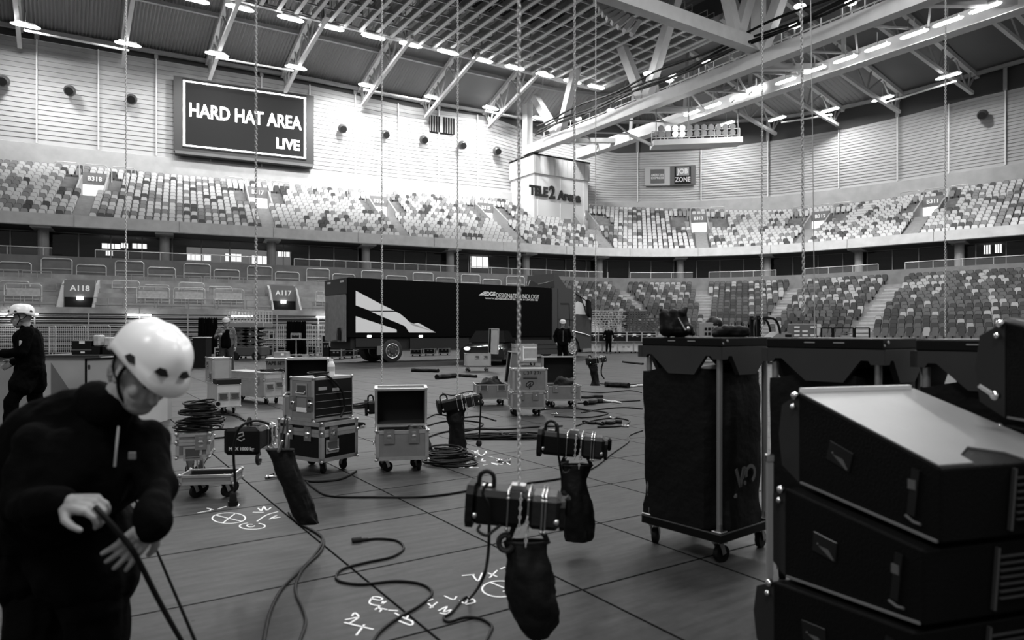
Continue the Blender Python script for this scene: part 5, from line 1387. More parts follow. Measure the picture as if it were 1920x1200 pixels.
# ================================================================= truck
TA = Vector((-7.05, 29.4, 0)); TB = Vector((4.29, 38.05, 0)); TX = (TB - TA).normalized(); TY = Vector((-TX.y, TX.x, 0))
truck = empty('truck', TA); MT = frame_M((0,0,0), TX, TY)
def tt(px): k = (px - 960) / F; return (TA.x - k*TA.y) / (k*TX.y - TX.x)
def tp(px, py, d=0.0):
    t = tt(px); D = TA.y + TX.y * t; return (t, EYE + (HOR - py) * D / F)
def tb(mb, name, m_, smooth=False, parent=None):
    o = mb.build(name, m_, None, smooth); o.data.transform(MT); o.parent = parent or truck; return o
TRB = mat('truck_black', .0012, .5, spec=.08); TRG = mat('cab_paint', .05, .25, spec=.5); TRD = mat('chassis_black', .008, .6)
tL = tt(1034); TW = 2.45
m = MB(); m.cbox(0, 0, 1.12, tL, TW, 3.72, .03); tb(m, 'box_body', TRB)
m = MB(); m.box(.2, .15, .62, tL, TW-.15, 1.12); m.box(tt(668), .05, .72, tt(720), TW-.05, 1.1); m.box(tt(770), .05, .6, tt(880), .2, 1.1); tb(m, 'chassis', TRD)
# rear
m = MB(); m.box(-.05, .12, .95, 0, TW-.12, 3.0); m.box(-.1, .2, 1.0, -.05, .32, 2.7); m.box(-.1, TW-.32, 1.0, -.05, TW-.2, 2.7); m.box(-.12, .9, 1.0, -.05, 1.5, 1.5); tb(m, 'tail_lift', mat('tail_lift_grey', .2, .5, .2, var=.15))
m = MB(); m.box(-.05, .05, 3.02, 0, TW-.05, 3.7); tb(m, 'rear_top_panel', mat('rear_dark', .02, .4))
m = MB(); m.box(-.09, .3, 3.52, -.05, .6, 3.6); m.box(-.09, 1.7, 3.52, -.05, 2.0, 3.6); tb(m, 'marker_light', mat('lens_pale', .5, .3))
m = MB(); m.box(-.14, .5, 1.0, -.1, .75, 1.55); tb(m, 'lift_slot', BLACK)
# graphics on the side
def side_poly(name, polys, m_, d=.015):
    mb = MB()
    for poly in polys:
        pts = [tp(*p) for p in poly]; n = len(pts)
        import bmesh
        bm = bmesh.new(); vs = [bm.verts.new((x, -d, z)) for x, z in pts]; f = bm.faces.new(vs); bmesh.ops.triangulate(bm, faces=[f]); bm.verts.index_update()
        V = [v.co.copy() for v in bm.verts]; F_ = [[v.index for v in ff.verts] for ff in bm.faces]; bm.free()
        mb.add(V, F_)
    return tb(mb, name, m_)
z6 = lambda L: [(600 + x/6, 500 + y/6) for x, y in L]
GW = mat('graphic_white', .8, .5)
side_poly('swoosh_graphic', [z6([(400,270),(690,425),(835,495),(560,495),(400,435)]), z6([(570,506),(850,506),(905,535),(960,580),(1000,620),(1035,660),(1060,640),(1095,632),(1130,645),(1210,695),(1300,740),(1000,740),(985,705),(955,670),(905,648),(760,588)]), z6([(400,557),(860,708),(862,740),(400,740)])], GW)
a0 = tp(908, 557); 
def side_text(s_, px0, px1, py, hpx, bold):
    x0, z0 = tp(px0, py); x1, _ = tp(px1, py); D = TA.y + TX.y*x0
    tx = text_obj('lettering', s_, .4, Matrix(), GW, None, .003, bold)
    co = tx.data.vertices; xs = [v.co.x for v in co]; ys = [v.co.y for v in co]
    kx = (x1-x0)/(max(xs)-min(xs)); ky = hpx * D / F / (max(ys)-min(ys)); mx, my = (max(xs)+min(xs))/2, (max(ys)+min(ys))/2
    tx.data.transform(Matrix.Diagonal((kx, ky, 1, 1)) @ Matrix.Translation((-mx, -my, 0)))
    tx.data.transform(MT @ frame_M(((x0+x1)/2, -.02, z0), (1,0,0), (0,0,1))); tx.parent = truck
side_text('EDGE', 907.5, 928.5, 550.6, 8.2, .012); side_text('DESIGN&TECHNOLOGY', 930, 1010.5, 553.5, 8.2, -.002); side_text('WWW.EDGEGROUP.SE | +46 8 559 318 00', 909, 1008, 559.8, 4.0, .006)
side_poly('logo_graphic', [[(897,553.5),(907,547.0),(907,549.5),(900,553.5)], [(898,554),(907,550.4),(907,554)]], GW)
# lamps along the side
m = MB()
for px, py in ((692, 630.5), (788.5, 630.5), (921, 631)): x, z = tp(px, py); m.cbox(x-.1, -.05, z-.05, x+.1, .0, z+.05, .02)
tb(m, 'side_marker', mat('marker_glow', .9, .4, emit=3))
# wheels
def wheel(t_, r=.52, w_=.30, dual=False, hub='rim', y=0.0):
    c = Vector((t_, y + .02, r)); m = MB()
    m.tube([c + Vector((0, q, 0)) for q in (-.0, .03, w_*(2.2 if dual else 1)-.03, w_*(2.2 if dual else 1))], [r-.06, r, r, r-.06], 28); o = tb(m, 'wheel', mat('tyre', .01, .7), True)
    m = MB(); m.tube([c + Vector((0, -.012, 0)), c + Vector((0, .004, 0))], [r*.62, r*.62], 26); m.tube([c + Vector((0, -.05, 0)), c + Vector((0, .0, 0))], [r*.22, r*.26], 16); k = tb(m, hub, mat('rim_dark', .04, .5), True, o) if hub == 'rim' else tb(m, 'rim', mat('rim_bright', .5, .3, .8), True, o)
    m = MB(); m.tube([c + Vector((r*.62*math.cos(a), -.02, r*.62*math.sin(a))) for a in [2*PI*j/26 for j in range(26)]], .018, 6, closed=True); tb(m, 'rim_ring', mat('rim_bright', .5, .3, .8), True, o)
    m = MB()
    for j in range(8): a = 2*PI*j/8; m.sphere(c + Vector((r*.42*math.cos(a), -.02, r*.42*math.sin(a))), .03, 6)
    tb(m, 'wheel_nuts', mat('rim_bright', .5), False, o)
wheel(tt(736), .52, .3, True); wheel(tt(736), .52, .3, True, y=TW-.7); wheel(tt(942), .5, .3, True); wheel(tt(1073), .5, .32, False, 'bright'); wheel(tt(1073), .5, .32, False, y=TW-.4)
m = MB(); x = tt(736); m.tube([(x + .64*math.cos(R(a)), .25, .55 + .64*math.sin(R(a))) for a in range(10, 175, 12)], .03, 6, ry=.22); tb(m, 'mudguard', TRD)
m = MB(); x, _ = tp(712, 660); m.box(x-.12, 0, .35, x+.12, .05, .75); tb(m, 'mud_flap', mat('flap_grey', .12, .7))
# cab
def side_prism(name, poly, m_, y0, y1, smooth=False):
    pts = [tp(*p) for p in poly][::-1]; mb = MB(); mb.prism(pts, y1 - y0, None, y0); return tb(mb, name, m_, smooth)
side_prism('cab', [(1036,640),(1036,541),(1048,539),(1070,541),(1082,546),(1090,556),(1096,574),(1105,600),(1108,620),(1108,655),(1096,660),(1088,655),(1085,642),(1079,632),(1071,629),(1062,631),(1056,638),(1053,648)], TRG, 0, TW)
side_prism('cab_front_panel', [(1086,661),(1110,661),(1110,600),(1104,598),(1106,655)], TRD, .05, TW-.05)
side_prism('roof_deflector', [(1038,541),(1041,512),(1048,515),(1066,541)], TRG, .1, TW-.1)
side_prism('side_fin', [(992,536),(996,525),(1004,529),(1010,533),(1040,526),(1041,538)], mat('fin_dark', .02, .4), .05, .15)
side_prism('window', [(1077,569),(1083,565),(1092,569),(1098,590),(1078,589)], mat('glass_reflection', .62, .08, spec=.8), -.012, .0)  # bright reflection painted into the pale glass colour
side_prism('sleeper_hatch', [(1051,568),(1066,568),(1067,571),(1052,571)], mat('hatch', .02, .3), -.012, 0)
m = MB(); 
for p, q in (((1046,541),(1046,640)), ((1046,598),(1076,600)), ((1067,570),(1069,628))): (x0, z0), (x1, z1) = tp(*p), tp(*q); m.beam((x0, -.008, z0), (x1, -.008, z1), .025, .012)
tb(m, 'door_seam', BLACK)
m = MB(); (x0, z0), (x1, z1) = tp(1072, 621), tp(1106, 630); m.tube(smooth_path([(x0, -.02, z0), ((x0+x1)/2, -.03, (z0+z1)/2 + .03), (x1, -.02, z1)], 4), .035, 6); x, z = tp(1067, 613); m.box(x-.12, -.03, z-.02, x+.12, 0, z+.02); tb(m, 'chrome_line', mat('soft_chrome', .5, .25, .7), True)
side_prism('mirror', [(1095,562),(1100,566),(1101,596),(1097,592)], BLACK, -.35, -.12)
m = MB(); (x0, z0), (x1, z1) = tp(1088, 556), tp(1098, 568); m.tube([(x0, 0, z0), (x1, -.25, z1)], .03, 6); (x0, z0), (x1, z1) = tp(1078, 553), tp(1102, 572); m.tube(smooth_path([(x0, 0, z0+.1), (x1, -.2, z1), (x1+.05, -.22, z1-1.0)], 4), .022, 6); tb(m, 'mirror_arm', BLACK, True)
side_prism('side_skirt', [(966,638),(1046,637),(1046,664),(966,665)], mat('skirt_grey', .035, .35), .0, .08)
m = MB()
for py in (647, 655): (x0, z0), (x1, z1) = tp(970, py), tp(1045, py); m.box(x0, -.01, z0-.015, x1, .0, z0+.01)
tb(m, 'skirt_groove', BLACK)
side_prism('step', [(1092,654),(1107,653),(1107,659),(1092,660)], mat('step_alu', .35, .4, .6), -.05, .1)
m = MB(); (x0, z0) = tp(1036, 540); m.box(x0-.35, .15, 1.2, x0+.1, TW-.15, 3.6); tb(m, 'cab_gap_bellows', TRD)
tag(truck, 'black lorry with a white swoosh and EDGE DESIGN & TECHNOLOGY lettering', 'truck')
# parked dark car with its front to the camera
CA = G(903, 686); car = empty('car', CA, R(-8))
CP = mat('car_black', .006, .12, spec=.6)
mb = MB(); prof = [(-.9, .25), (-.92, .55), (-.86, .72), (-.7, .82), (.7, .82), (.86, .72), (.92, .55), (.9, .25)]
secs = [(0, .0, 1.0, .92), (.12, .0, 1.0, 1.0), (1.0, .0, 1.0, 1.14), (1.25, 0, 1.0, 1.18), (4.2, 0, 1.0, 1.2), (4.4, 0, .95, 1.0)]
for y, _, sx, sz in secs:
    for x, z in prof: mb.v.append((x*sx, y, .25 + (z-.25)*sz if z > .3 else z))
n = len(prof)
for i in range(len(secs)-1):
    for j in range(n): mb.f.append([i*n+j, (i+1)*n+j, (i+1)*n+(j+1)%n, i*n+(j+1)%n]); mb.m.append(0)
mb.f += [list(range(n)), [5*n+j for j in range(n)][::-1]]; mb.m += [0, 0]
mb.build('car_body', CP, car, True)
mb = MB(); v = [(-.78,1.15,.93),(.78,1.15,.93),(.78,4.1,.95),(-.78,4.1,.95),(-.6,1.85,1.42),(.6,1.85,1.42),(.62,3.5,1.42),(-.62,3.5,1.42)]
mb.add(v, [(0,3,2,1),(4,5,6,7),(0,1,5,4),(1,2,6,5),(2,3,7,6),(3,0,4,7)]); mb.build('glasshouse', mat('car_glass', .01, .08), car)
for s in (-1, 1):
    m = MB(); m.sphere((s*.6, .02, .70), .10, 10, (1.5, .6, .8)); m.build('headlight', mat('headlight', .8, .1, emit=1.6), car, True)
    m = MB(); m.tube([(s*.72, 1.0, .32), (s*.9, 1.0, .32)], .32, 20); m.build('wheel', RUBBER, car, True)
    m = MB(); m.tube([(s*.72, 3.6, .32), (s*.9, 3.6, .32)], .32, 20); m.build('wheel', RUBBER, car, True)
m = MB(); m.box(-.26, -.03, .33, .26, 0, .44); m.build('number_plate', mat('plate', .12, .5), car)
m = MB(); m.box(-.45, -.02, .5, .45, .01, .62); m.box(-.6, -.02, .28, .6, .01, .3); m.build('grille', mat('grille_dark', .03, .3, .5), car)
tag(car, 'black car parked nose-on in front of the lorry trailer', 'car')
# ================================================================= line-array stacks
e_ = Vector((.18, -.6, 0)).normalized(); w_v = Vector((.958, .287, 0)).normalized()
SPK = mat('speaker_black', .0018, .6, bump=.15, bscale=120, spec=.12); SPT = mat('speaker_top_sheen', .16, .42, var=.12, vscale=3, bump=.08, bscale=200)  # pale top colour stands in for light reflecting off the black cabinet
def array_cab(P0, P1, z0b, z1b, wd, lab, top=False, name='line_array_speaker', hsz=1.0):
    """P0: far top edge corner, P1: near top corner; z0b/z1b heights of the underside there; wd: width along w_v"""
    t = empty(name, (P0.x, P0.y, 0)); iv = Matrix.Translation(-Vector((P0.x, P0.y, 0)))
    ed = P1 - P0
    def q(s, z, k): p = P0 + ed * s; return Vector((p.x, p.y, z)) + w_v * k
    za = lambda s: P0.z + (P1.z - P0.z) * s
    zb = lambda s: z0b + (z1b - z0b) * s
    g = .006
    prof = [(0, za(0)-g), (1, za(1)-g), (1.0, zb(1)+g), (0, zb(0)+g)]
    m = MB()
    v = [q(s, z, 0) for s, z in prof] + [q(s, z, wd) for s, z in prof]
    m.add(v, [(0,1,2,3),(7,6,5,4),(0,4,5,1),(1,5,6,2),(2,6,7,3),(3,7,4,0)]); o = m.build('cabinet', SPK, t); o.data.transform(iv)
    bev = o.modifiers.new('b', 'BEVEL'); bev.width = .008; bev.segments = 2
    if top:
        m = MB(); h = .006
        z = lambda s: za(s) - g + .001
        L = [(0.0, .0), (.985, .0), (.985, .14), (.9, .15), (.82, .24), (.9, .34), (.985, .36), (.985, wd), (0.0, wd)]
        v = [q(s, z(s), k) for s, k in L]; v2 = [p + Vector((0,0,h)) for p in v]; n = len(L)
        m.add(v + v2, [list(range(n))[::-1], list(range(n, 2*n))] + [(i, (i+1)%n, (i+1)%n+n, i+n) for i in range(n)]); m.build('top_sheen', SPT, t).data.transform(iv)
        m = MB(); m.beam(q(0, z(0)+.01, .01), q(0, z(0)+.01, wd-.02), .02, .02); m.build('bright_edge', mat('edge_pale', .7, .4), t).data.transform(iv)
    # front baffle and grille beyond the cabinet's far edge
    m = MB(); v = []
    for k in (0, wd):
        for s, z in ((-.16, za(0)-.06), (-.19, (za(0)+zb(0))/2), (-.16, zb(0)+.06), (0, zb(0)+g+.002), (0, za(0)-g-.002)): v.append(q(s, z, k))
    m.add(v, [(0,1,2,3,4),(9,8,7,6,5),(0,5,6,1),(1,6,7,2),(2,7,8,3),(4,3,8,9),(0,4,9,5)]); m.build('front_grille', mat('grille_black', .006, .7), t).data.transform(iv)
    # side handle: flat dark panel painted for the shaded recess
    for s0, zf, sc in ((.34, .50, 1.0),):
        c = q(s0, za(s0)*.52 + zb(s0)*.48, -.002); X = ed.normalized(); Y = Vector((0,0,1))
        Mh = frame_M(c, X, Y)
        m = MB(); m.cbox(-.058, -.036, -.004, .058, .036, .0015, .001); o = m.build('handle', mat('handle_recess_shade', .004, .3), t); o.data.transform(iv @ Mh)
        m = MB(); m.add([(-.03,-.006,.0025),(.02,-.004,.0025),(.05,-.03,.0025),(.045,-.034,.0025),(-.03,-.006,.001),(.02,-.004,.001),(.05,-.03,.001),(.045,-.034,.001)], [(0,1,2,3),(7,6,5,4),(0,4,5,1),(1,5,6,2),(2,6,7,3),(3,7,4,0)]); m.sphere((-.032, -.002, .002), .004, 8); k_ = m.build('grip', mat('handle_grey', .10, .35), t); k_.data.transform(iv @ Mh)
    # rigging at the near end
    m = MB(); c = q(.86, za(.86)-.05, -.003); m.beam(c, q(.83, zb(.83)+.06, -.003), .03, .006, up=w_v); o = m.build('rigging_slot', mat('slot_black', .003, .4), t); o.data.transform(iv)
    m = MB(); c = q(.84, za(.84)*.55+zb(.84)*.45, -.006); m.beam(c, c + Vector((0,0,.03)), .028, .006, up=w_v); c2 = q(.8, zb(.8)*.8+za(.8)*.2, -.006); m.tube([c2, c2 + ed*.05 + Vector((0,0,-.006)), c2 + ed*.09], .005, 6); o = m.build('slot_label', mat('handle_grey', .10, .35), t); o.data.transform(iv)
    m = MB(); c = q(-.02, za(0)-.015, -.01); m.sphere(c, .016, 10); c = q(-.04, za(0)-.06, -.008); m.sphere(c, .012, 10); o = m.build('rigging_bolt', CHROME, t, True); o.data.transform(iv)
    # lower trim line
    m = MB(); m.beam(q(.02, zb(0)+.012, -.002), q(.98, zb(1)+.012, -.002), .010, .008); m.build('edge_line', mat('edge_grey_light', .16, .4), t).data.transform(iv)
    # back panel with heat sink ribs
    m = MB()
    for k in range(7):
        zz_ = zb(1) + (za(1)-zb(1)) * (.25 + .09*k)
        m.beam(q(1.01, zz_, .30), q(1.01, zz_, .46), .008, .006)
    m.beam(q(1.01, za(1)-.02, .29), q(1.01, zb(1)+.03, .27), .02, .008)
    m.build('rear_rigging', mat('rear_metal', .04, .4), t).data.transform(iv)
    tag(t, lab, 'loudspeaker', None); return t
P0 = Vector((1.13, 2.7, 1.143)); P1 = Vector((1.315, 2.1, .967))
array_cab(P0, P1, .778, .722, .57, 'top black loudspeaker with a pale sheen painted on top in the front right stack', True)
array_cab(Vector((1.075, 2.7, .772)), Vector((1.262, 2.1, .716)), .410, .470, .57, 'second black loudspeaker down in the front right stack')
array_cab(Vector((1.03, 2.7, .404)), Vector((1.235, 2.1, .464)), .07, .22, .57, 'lowest visible black loudspeaker in the front right stack')
t = empty('speaker_dolly', (1.03, 2.7, 0)); m = MB()
for s in (0, 1): m.beam(Vector((.0,0,.09)) + w_v*(.05+.47*s), Vector((.2,-.6,.09)) + w_v*(.05+.47*s), .07, .06)
m.build('frame', BLACK, t)
for x, y in ((.08, -.02), (.25, -.55), (.52, .1), (.7, -.45)): caster(t, x, y, .035, .07, .4)
tag(t, 'low black dolly under the front right loudspeaker stack', 'dolly')
t = empty('corner_post', P(1443, 1200, 2.78)); t.location.z = 0
m = MB(); m.beam((0,0,0), (0,0,.86), .022, .022); m.build('post', mat('post_grey', .22, .5), t)
m = MB(); m.cbox(-.016,-.016,.855,.016,.016,.885,.004); m.build('post_cap', CHROME, t)
tag(t, 'slim grey upright post at the left edge of the loudspeaker stack', 'post')
# second stack further right
Q0 = Vector((1.84, 2.56, 1.425)); Q1 = Vector((2.02, 1.96, 1.27))
array_cab(Q0, Q1, 1.05, 1.02, .57, 'black loudspeaker cut by the right edge of the picture, standing higher', False)
array_cab(Vector((1.84, 2.56, 1.04)), Vector((2.02, 1.96, 1.01)), .68, .76, .57, 'black loudspeaker below the highest one at the right edge')
array_cab(Vector((1.84, 2.56, .67)), Vector((2.02, 1.96, .75)), .1, .1, .57, 'bottom black loudspeaker of the right edge stack')
m = MB(); m.beam(Q0 + w_v*.03 + Vector((0,0,.002)), Q0 + w_v*.57 + Vector((0,0,.002)), .03, .014); m.beam(Q0 + w_v*.03, Q0 + w_v*.03 + (Q1-Q0)*.97, .022, .014); tag(m.build('edge_rail', mat('edge_rail_grey', .22, .4)), 'pale grey metal edging on the highest loudspeaker at the right edge', 'rail')
m = MB(); a_ = P(1835, 722, 2.52); b_ = P(1866, 742, 2.5); m.tube([a_, a_.lerp(b_, .6), b_], [.008, .009, .01], 8); m.sphere(b_, .018, 10); tag(m.build('locking_pin', CHROME, None, True), 'shiny locking pin sticking out left of the right edge stack', 'pin')
# ================================================================= covered carts
a1v = Vector((-.63, .78, 0)).normalized(); a2v = Vector((.78, .63, 0)).normalized()
def cart(Fc, L, W, lab, cover=True, top=1.346, logo=False, drop=.0):
    """Fc: ground point of the corner nearest the camera; L along a1v (left-away), W along a2v (right-away)"""
    t = empty('covered_cart', Fc); B = frame_M((0,0,0), a2v, a1v)        # local x: right-away, local y: left-away
    def bl(mb, name, m_, p=None, sm=False): o = mb.build(name, m_, None, sm); o.data.transform(B); o.parent = p or t; return o
    m = MB(); e = .045
    m.box(0, 0, .135, W, e, .185); m.box(0, L-e, .135, W, L, .185); m.box(0, e, .135, e, L-e, .185); m.box(W-e, e, .135, W, L-e, .185); m.box(e, e, .17, W-e, L-e, .183); bl(m, 'base_frame', BLACK)
    m = MB(); m.box(.0, -.002, .182, W, .008, .187); m.box(-.002, 0, .182, .008, L, .187); bl(m, 'edge_line', mat('edge_grey', .07))
    for x, y in ((.035, .035), (W-.035, .035), (.035, L-.035), (W-.035, L-.035)):
        m = MB(); m.cyl((x, y, .187), (x, y, top-.13), .0175, 12); o = bl(m, 'post', mat('post_steel', .3, .35, .6), None, True)
        m = MB(); m.cbox(x-.035, y-.035, .187, x+.035, y+.035, .2, .004); m.cyl((x-.02, y-.02, .2), (x-.02, y-.02, .24), .009, 8); bl(m, 'post_foot', STEEL, o)
    # cast top brackets
    h0, h1 = top - .055 - .085, top - .055
    def bracket(x0, y0, x1, y1):
        A = Vector((x0, y0, 0)); Bv = Vector((x1, y1, 0)); d = (Bv - A); n = Vector((-d.y, d.x, 0)).normalized() * .03
        prof = [(-.03, h0+.01), (-.03, h1), (1.03, h1), (1.03, h0+.01), (.92, h0+.01), (.90, h0+.03), (.84, h0+.03), (.62, h0-.085), (.30, h0-.085), (.16, h0+.03), (.10, h0+.03), (.08, h0+.01)]
        m = MB(); v = [A + d*s + Vector((0,0,z)) for s, z in prof]; v = [p - n*.5 for p in v] + [p + n*.5 for p in v]; k = len(prof)
        m.add(v, [list(range(k)), list(range(2*k-1, k-1, -1))] + [(i, i+k, (i+1)%k+k, (i+1)%k) for i in range(k)]); bl(m, 'top_bracket', mat('bracket_brown', .028, .6, var=.1))
    bracket(0, 0, 0, L); bracket(W, 0, W, L); bracket(0, 0, W, 0); bracket(0, L, W, L)
    m = MB(); m.cbox(-.0, .0, h1, W, L, top, .006); bl(m, 'top_slab', mat('slab_black', .003, .5, spec=.2))
    FP = mat('fitting_pale', .35, .4)
    m = MB(); m.cyl((.06, -.006, top-.02), (.06, .0, top-.02), .008, 8); bl(m, 'top_fitting', FP)
    m = MB(); m.cyl((.02, -.004, top-.035), (.02, .0, top-.035), .006, 8); bl(m, 'top_fitting', FP)
    for q in (.3, .55): m = MB(); m.box(-.004, L*q, top-.025, 0, L*(q+.09), top-.02); bl(m, 'top_fitting', FP)
    # soft cover: a draped box with creases
    m = MB(); nu, nv, nz = 10, 10, 16; zt = h0 - .02; rng_ = []
    loop = [(W*k/nu, 0) for k in range(nu)] + [(W, L*k/nv) for k in range(nv)] + [(W - W*k/nu, L) for k in range(nu)] + [(0, L - L*k/nv) for k in range(nv)]
    cx, cy = W/2, L/2; K = len(loop)
    for j in range(nz+1):
        z = .19 + (zt - .19) * j / nz
        for x, y in loop:
            f = .955 - .26 * max(0, 1 - math.hypot(x, y)/.13) - .2 * max(0, 1 - math.hypot(x-W, y)/.12) + .05*noise.noise(Vector((x*5 + Fc.x, y*5, z*3))) + .03*noise.noise(Vector((x*14, y*14 + Fc.x, z*8)))
            if j < 2: f += .03
            zc = z
            if j == nz: zc = z - .10 * abs((y - L*.45)/L) * 1.2
            m.v.append((min(max(cx + (x-cx)*f, .006), W-.006), min(max(cy + (y-cy)*f, .006), L-.006), zc))
    for j in range(nz):
        for k in range(K): m.f.append([j*K+k, j*K+(k+1)%K, (j+1)*K+(k+1)%K, (j+1)*K+k]); m.m.append(0)
    m.f.append([nz*K+k for k in range(K)]); m.m.append(0)
    cv = bl(m, 'fabric_cover', FABRIC, None, True)
    for k, (x, y) in enumerate(((.06, .06), (W-.06, .06), (.06, L-.06), (W-.06, L-.06))):
        q = B @ Vector((x, y, 0)); caster(t, q.x, q.y, .052, .135, .5 + .3*k)
    if logo:
        G1 = mat('logo_grey', .10, .6)
        Lm = frame_M(B @ Vector((W*.45, -.001, .49)), B.to_3x3() @ Vector((1,0,0)), (0,0,1))
        m = MB()
        def st(x0, y0, x1, y1, w_): d = Vector((x1-x0, y1-y0, 0)); n = Vector((-d.y, d.x, 0)).normalized()*w_/2; v = [Vector((x0,y0,0))-n, Vector((x0,y0,0))+n, Vector((x1,y1,0))+n, Vector((x1,y1,0))-n]; m.add(v + [p+Vector((0,0,.002)) for p in v], [(0,3,2,1),(4,5,6,7),(0,1,5,4),(1,2,6,5),(2,3,7,6),(3,0,4,7)])
        st(-.10, .065, -.055, -.045, .026); st(-.055, -.045, -.02, .065, .026); st(-.005, .07, -.03, .0, .024)
        for k in range(15):
            a = R(200 - k*18); b_ = R(200 - (k+1)*18); st(.055+.047*math.cos(a), .02+.047*math.sin(a), .055+.047*math.cos(b_), .02+.047*math.sin(b_), .022)
        m.lathe([(0, .0), (.013, .0), (.013, .002), (0, .002)], 12, Matrix.Translation((-.005, -.03, 0)))
        o = m.build('logo', G1, None); o.data.transform(Lm); o.parent = t
        tx = text_obj('lettering', 'dB', .03, frame_M(B @ Vector((W*.26, -.002, .395)), B.to_3x3() @ Vector((1,0,0)), (0,0,1)), mat('logo_grey2', .2, .6), None, .001, .001); tx.parent = t
    tag(t, lab, 'cart'); return t
c1 = cart(Vector((1.225, 4.02, 0)), .60, .56, 'tall cart with a slack black cover and a V.O logo, leftmost cart', logo=True)
cart(Vector((1.81, 3.35, 0)), .62, .56, 'second tall covered cart, between the left cart and the loudspeaker stack')
cart(Vector((2.24, 2.74, 0)), .58, .50, 'third tall covered cart behind the loudspeaker stack')
# things lying on the cart tops
sp = P(1268, 634, 4.35); sp.z = 1.348
def cloth_bundle(name, c, parts, lab, cat_='bag', vox=.008):
    mb = MB()
    for a, b, ra, rb in parts: mb.capsule(Vector(a), Vector(b), ra, rb, 12)
    o = remesh_obj(mb, name, FABRIC, None, vox*.7, 2, (.010, 16)); o.location = c; return tag(o, lab, cat_)
cloth_bundle('leather_bag', sp, [((-.05,0,.05), (.06,0,.05), .055, .05), ((-.05,0,.05), (-.075,0,.14), .05, .035), ((.05,0,.05), (.035,.02,.15), .045, .03), ((-.075,0,.14), (-.095,0,.17), .03, .012), ((.035,0,.15), (.06,0,.175), .03, .012), ((0,0,.08), (-.02,.0,.15), .05, .03), ((.06,0,.06), (.1,0,.02), .04, .02)], 'crumpled black bag standing on the left covered cart')
m = MB(); m.cyl(sp + Vector((.0,-.05,.12)), sp + Vector((.04,-.075,.04)), .006, 6); m.sphere(sp + Vector((.055,-.07,.05)), .016, 8); tag(m.build('zip_fitting', STEEL, None, True), 'metal zip and buckle on the crumpled black bag', 'buckle')
sp2 = P(1375, 634, 4.3); sp2.z = 1.348
cloth_bundle('cloth_bundle', sp2, [((-.10,0,.025), (.08,0,.025), .035, .03), ((-.05,0,.04), (.07,0,.04), .035, .035), ((-.1,0,.02), (-.12,-.02,.015), .03, .02)], 'low black cloth bundle on the right side of the left covered cart')
# ================================================================= background equipment
def stock_case(px, py, wpx, hpx, m_, lab, grp, tape=False, th=None, dep=.7, z=0.0, D=None):
    C = G(px, py) if D is None else Vector(((px-960)*D/F, D, z)); s_ = F / C.y
    t = empty('road_case', C, th if th is not None else 0.0); wd, h = wpx/s_, hpx/s_
    m = MB(); b0 = .12 if D is None else 0
    m.cbox(0, 0, b0, wd, dep, h, .01); m.build('body', m_, t)
    m = MB(); e = .05
    for x in (0, wd): 
        for y in (0, dep): m.beam((x, y, b0), (x, y, h), e)
    for zz_ in (b0, h*.72, h): m.beam((0,0,zz_), (wd,0,zz_), e*.8); m.beam((0,0,zz_), (0,dep,zz_), e*.8); m.beam((wd,0,zz_), (wd,dep,zz_), e*.8)
    m.build('edge_trim', ALU, t)
    m = MB(); m.box(wd*.3, -.03, h*.5, wd*.45, -.01, h*.6); m.box(wd*.62, -.03, h*.5, wd*.77, -.01, h*.6); m.build('latch', STEEL, t)
    if D is None:
        for x in (.1, wd-.1): m = MB(); m.cyl((x-.03,.1,.06), (x+.03,.1,.06), .06, 10); m.build('wheel', RUBBER, t)
    if tape: m = MB(); m.box(wd*.38, -.025, h*.62, wd*.62, -.01, h*.82); m.build('paper_label', PAPER, t)
    tag(t, lab, 'case', grp); return t
n = 0
for px, w_, hp, py, lb in [(447, 16, 30, 672, 'leftmost of the row before the barriers'), (480, 21, 24, 672, 'beside the foot of the long chain'), (521, 18, 17, 668, 'fourth from the left, in the row before the barriers'), (542, 17, 17, 668, 'fifth from the left, in the row before the barriers'), (563, 11, 17, 667, 'narrow one, sixth in the row before the barriers'), (575, 18, 17, 667, 'seventh in the row before the barriers'), (403, 14, 24, 676, 'just left of the flannel-shirted man'), (595, 10, 15, 666, 'last one before the truck tail')]:
    stock_case(px, py, w_, hp, DARKPANEL, 'small black road case ' + lb, None, lb.startswith('beside'))
m = MB(); a_ = G(494, 669); 
t = empty('work_bench', a_); wd = 106 * a_.y / F; m.beam((0,0,.96), (wd,0,.96), .7, .06); m.build('bench_top', PALEPANEL, t)
for k in range(6): m = MB(); m.beam((wd*k/5, -.2, 0), (wd*k/5, -.2, .95), .05); m.build('leg', ALU, t)
tag(t, 'long pale bench standing over the row of small black cases', 'bench')
for px, w_, hp, lb in [(360, 28, 10, 'pale'), (504, 8, 15, 'open')]: pass
stock_case(505, 643, 8, 14, DARKPANEL, 'upright open case lid standing on the long bench', None, D=a_.y-.0, z=1.0, dep=.2)
stock_case(546, 643, 16, 10, DARKPANEL, 'dark flat monitor case on the long bench', None, D=a_.y, z=1.0, dep=.2)
# pallet
pc = G(541, 670); t = empty('pallet', pc); m = MB(); s_ = F/pc.y; m.box(0, 0, .1, 30/s_, .8, .14); m.box(0,0,0,30/s_,.8,.03); m.build('deck_boards', mat('pallet_wood', .33, .8), t)
for k in range(3): m = MB(); m.box(k*13/s_, 0, .03, k*13/s_ + .1, .8, .1); m.build('block', mat('pallet_wood', .33, .8), t)
tag(t, 'pale pallet lying before the row of small black cases', 'pallet')
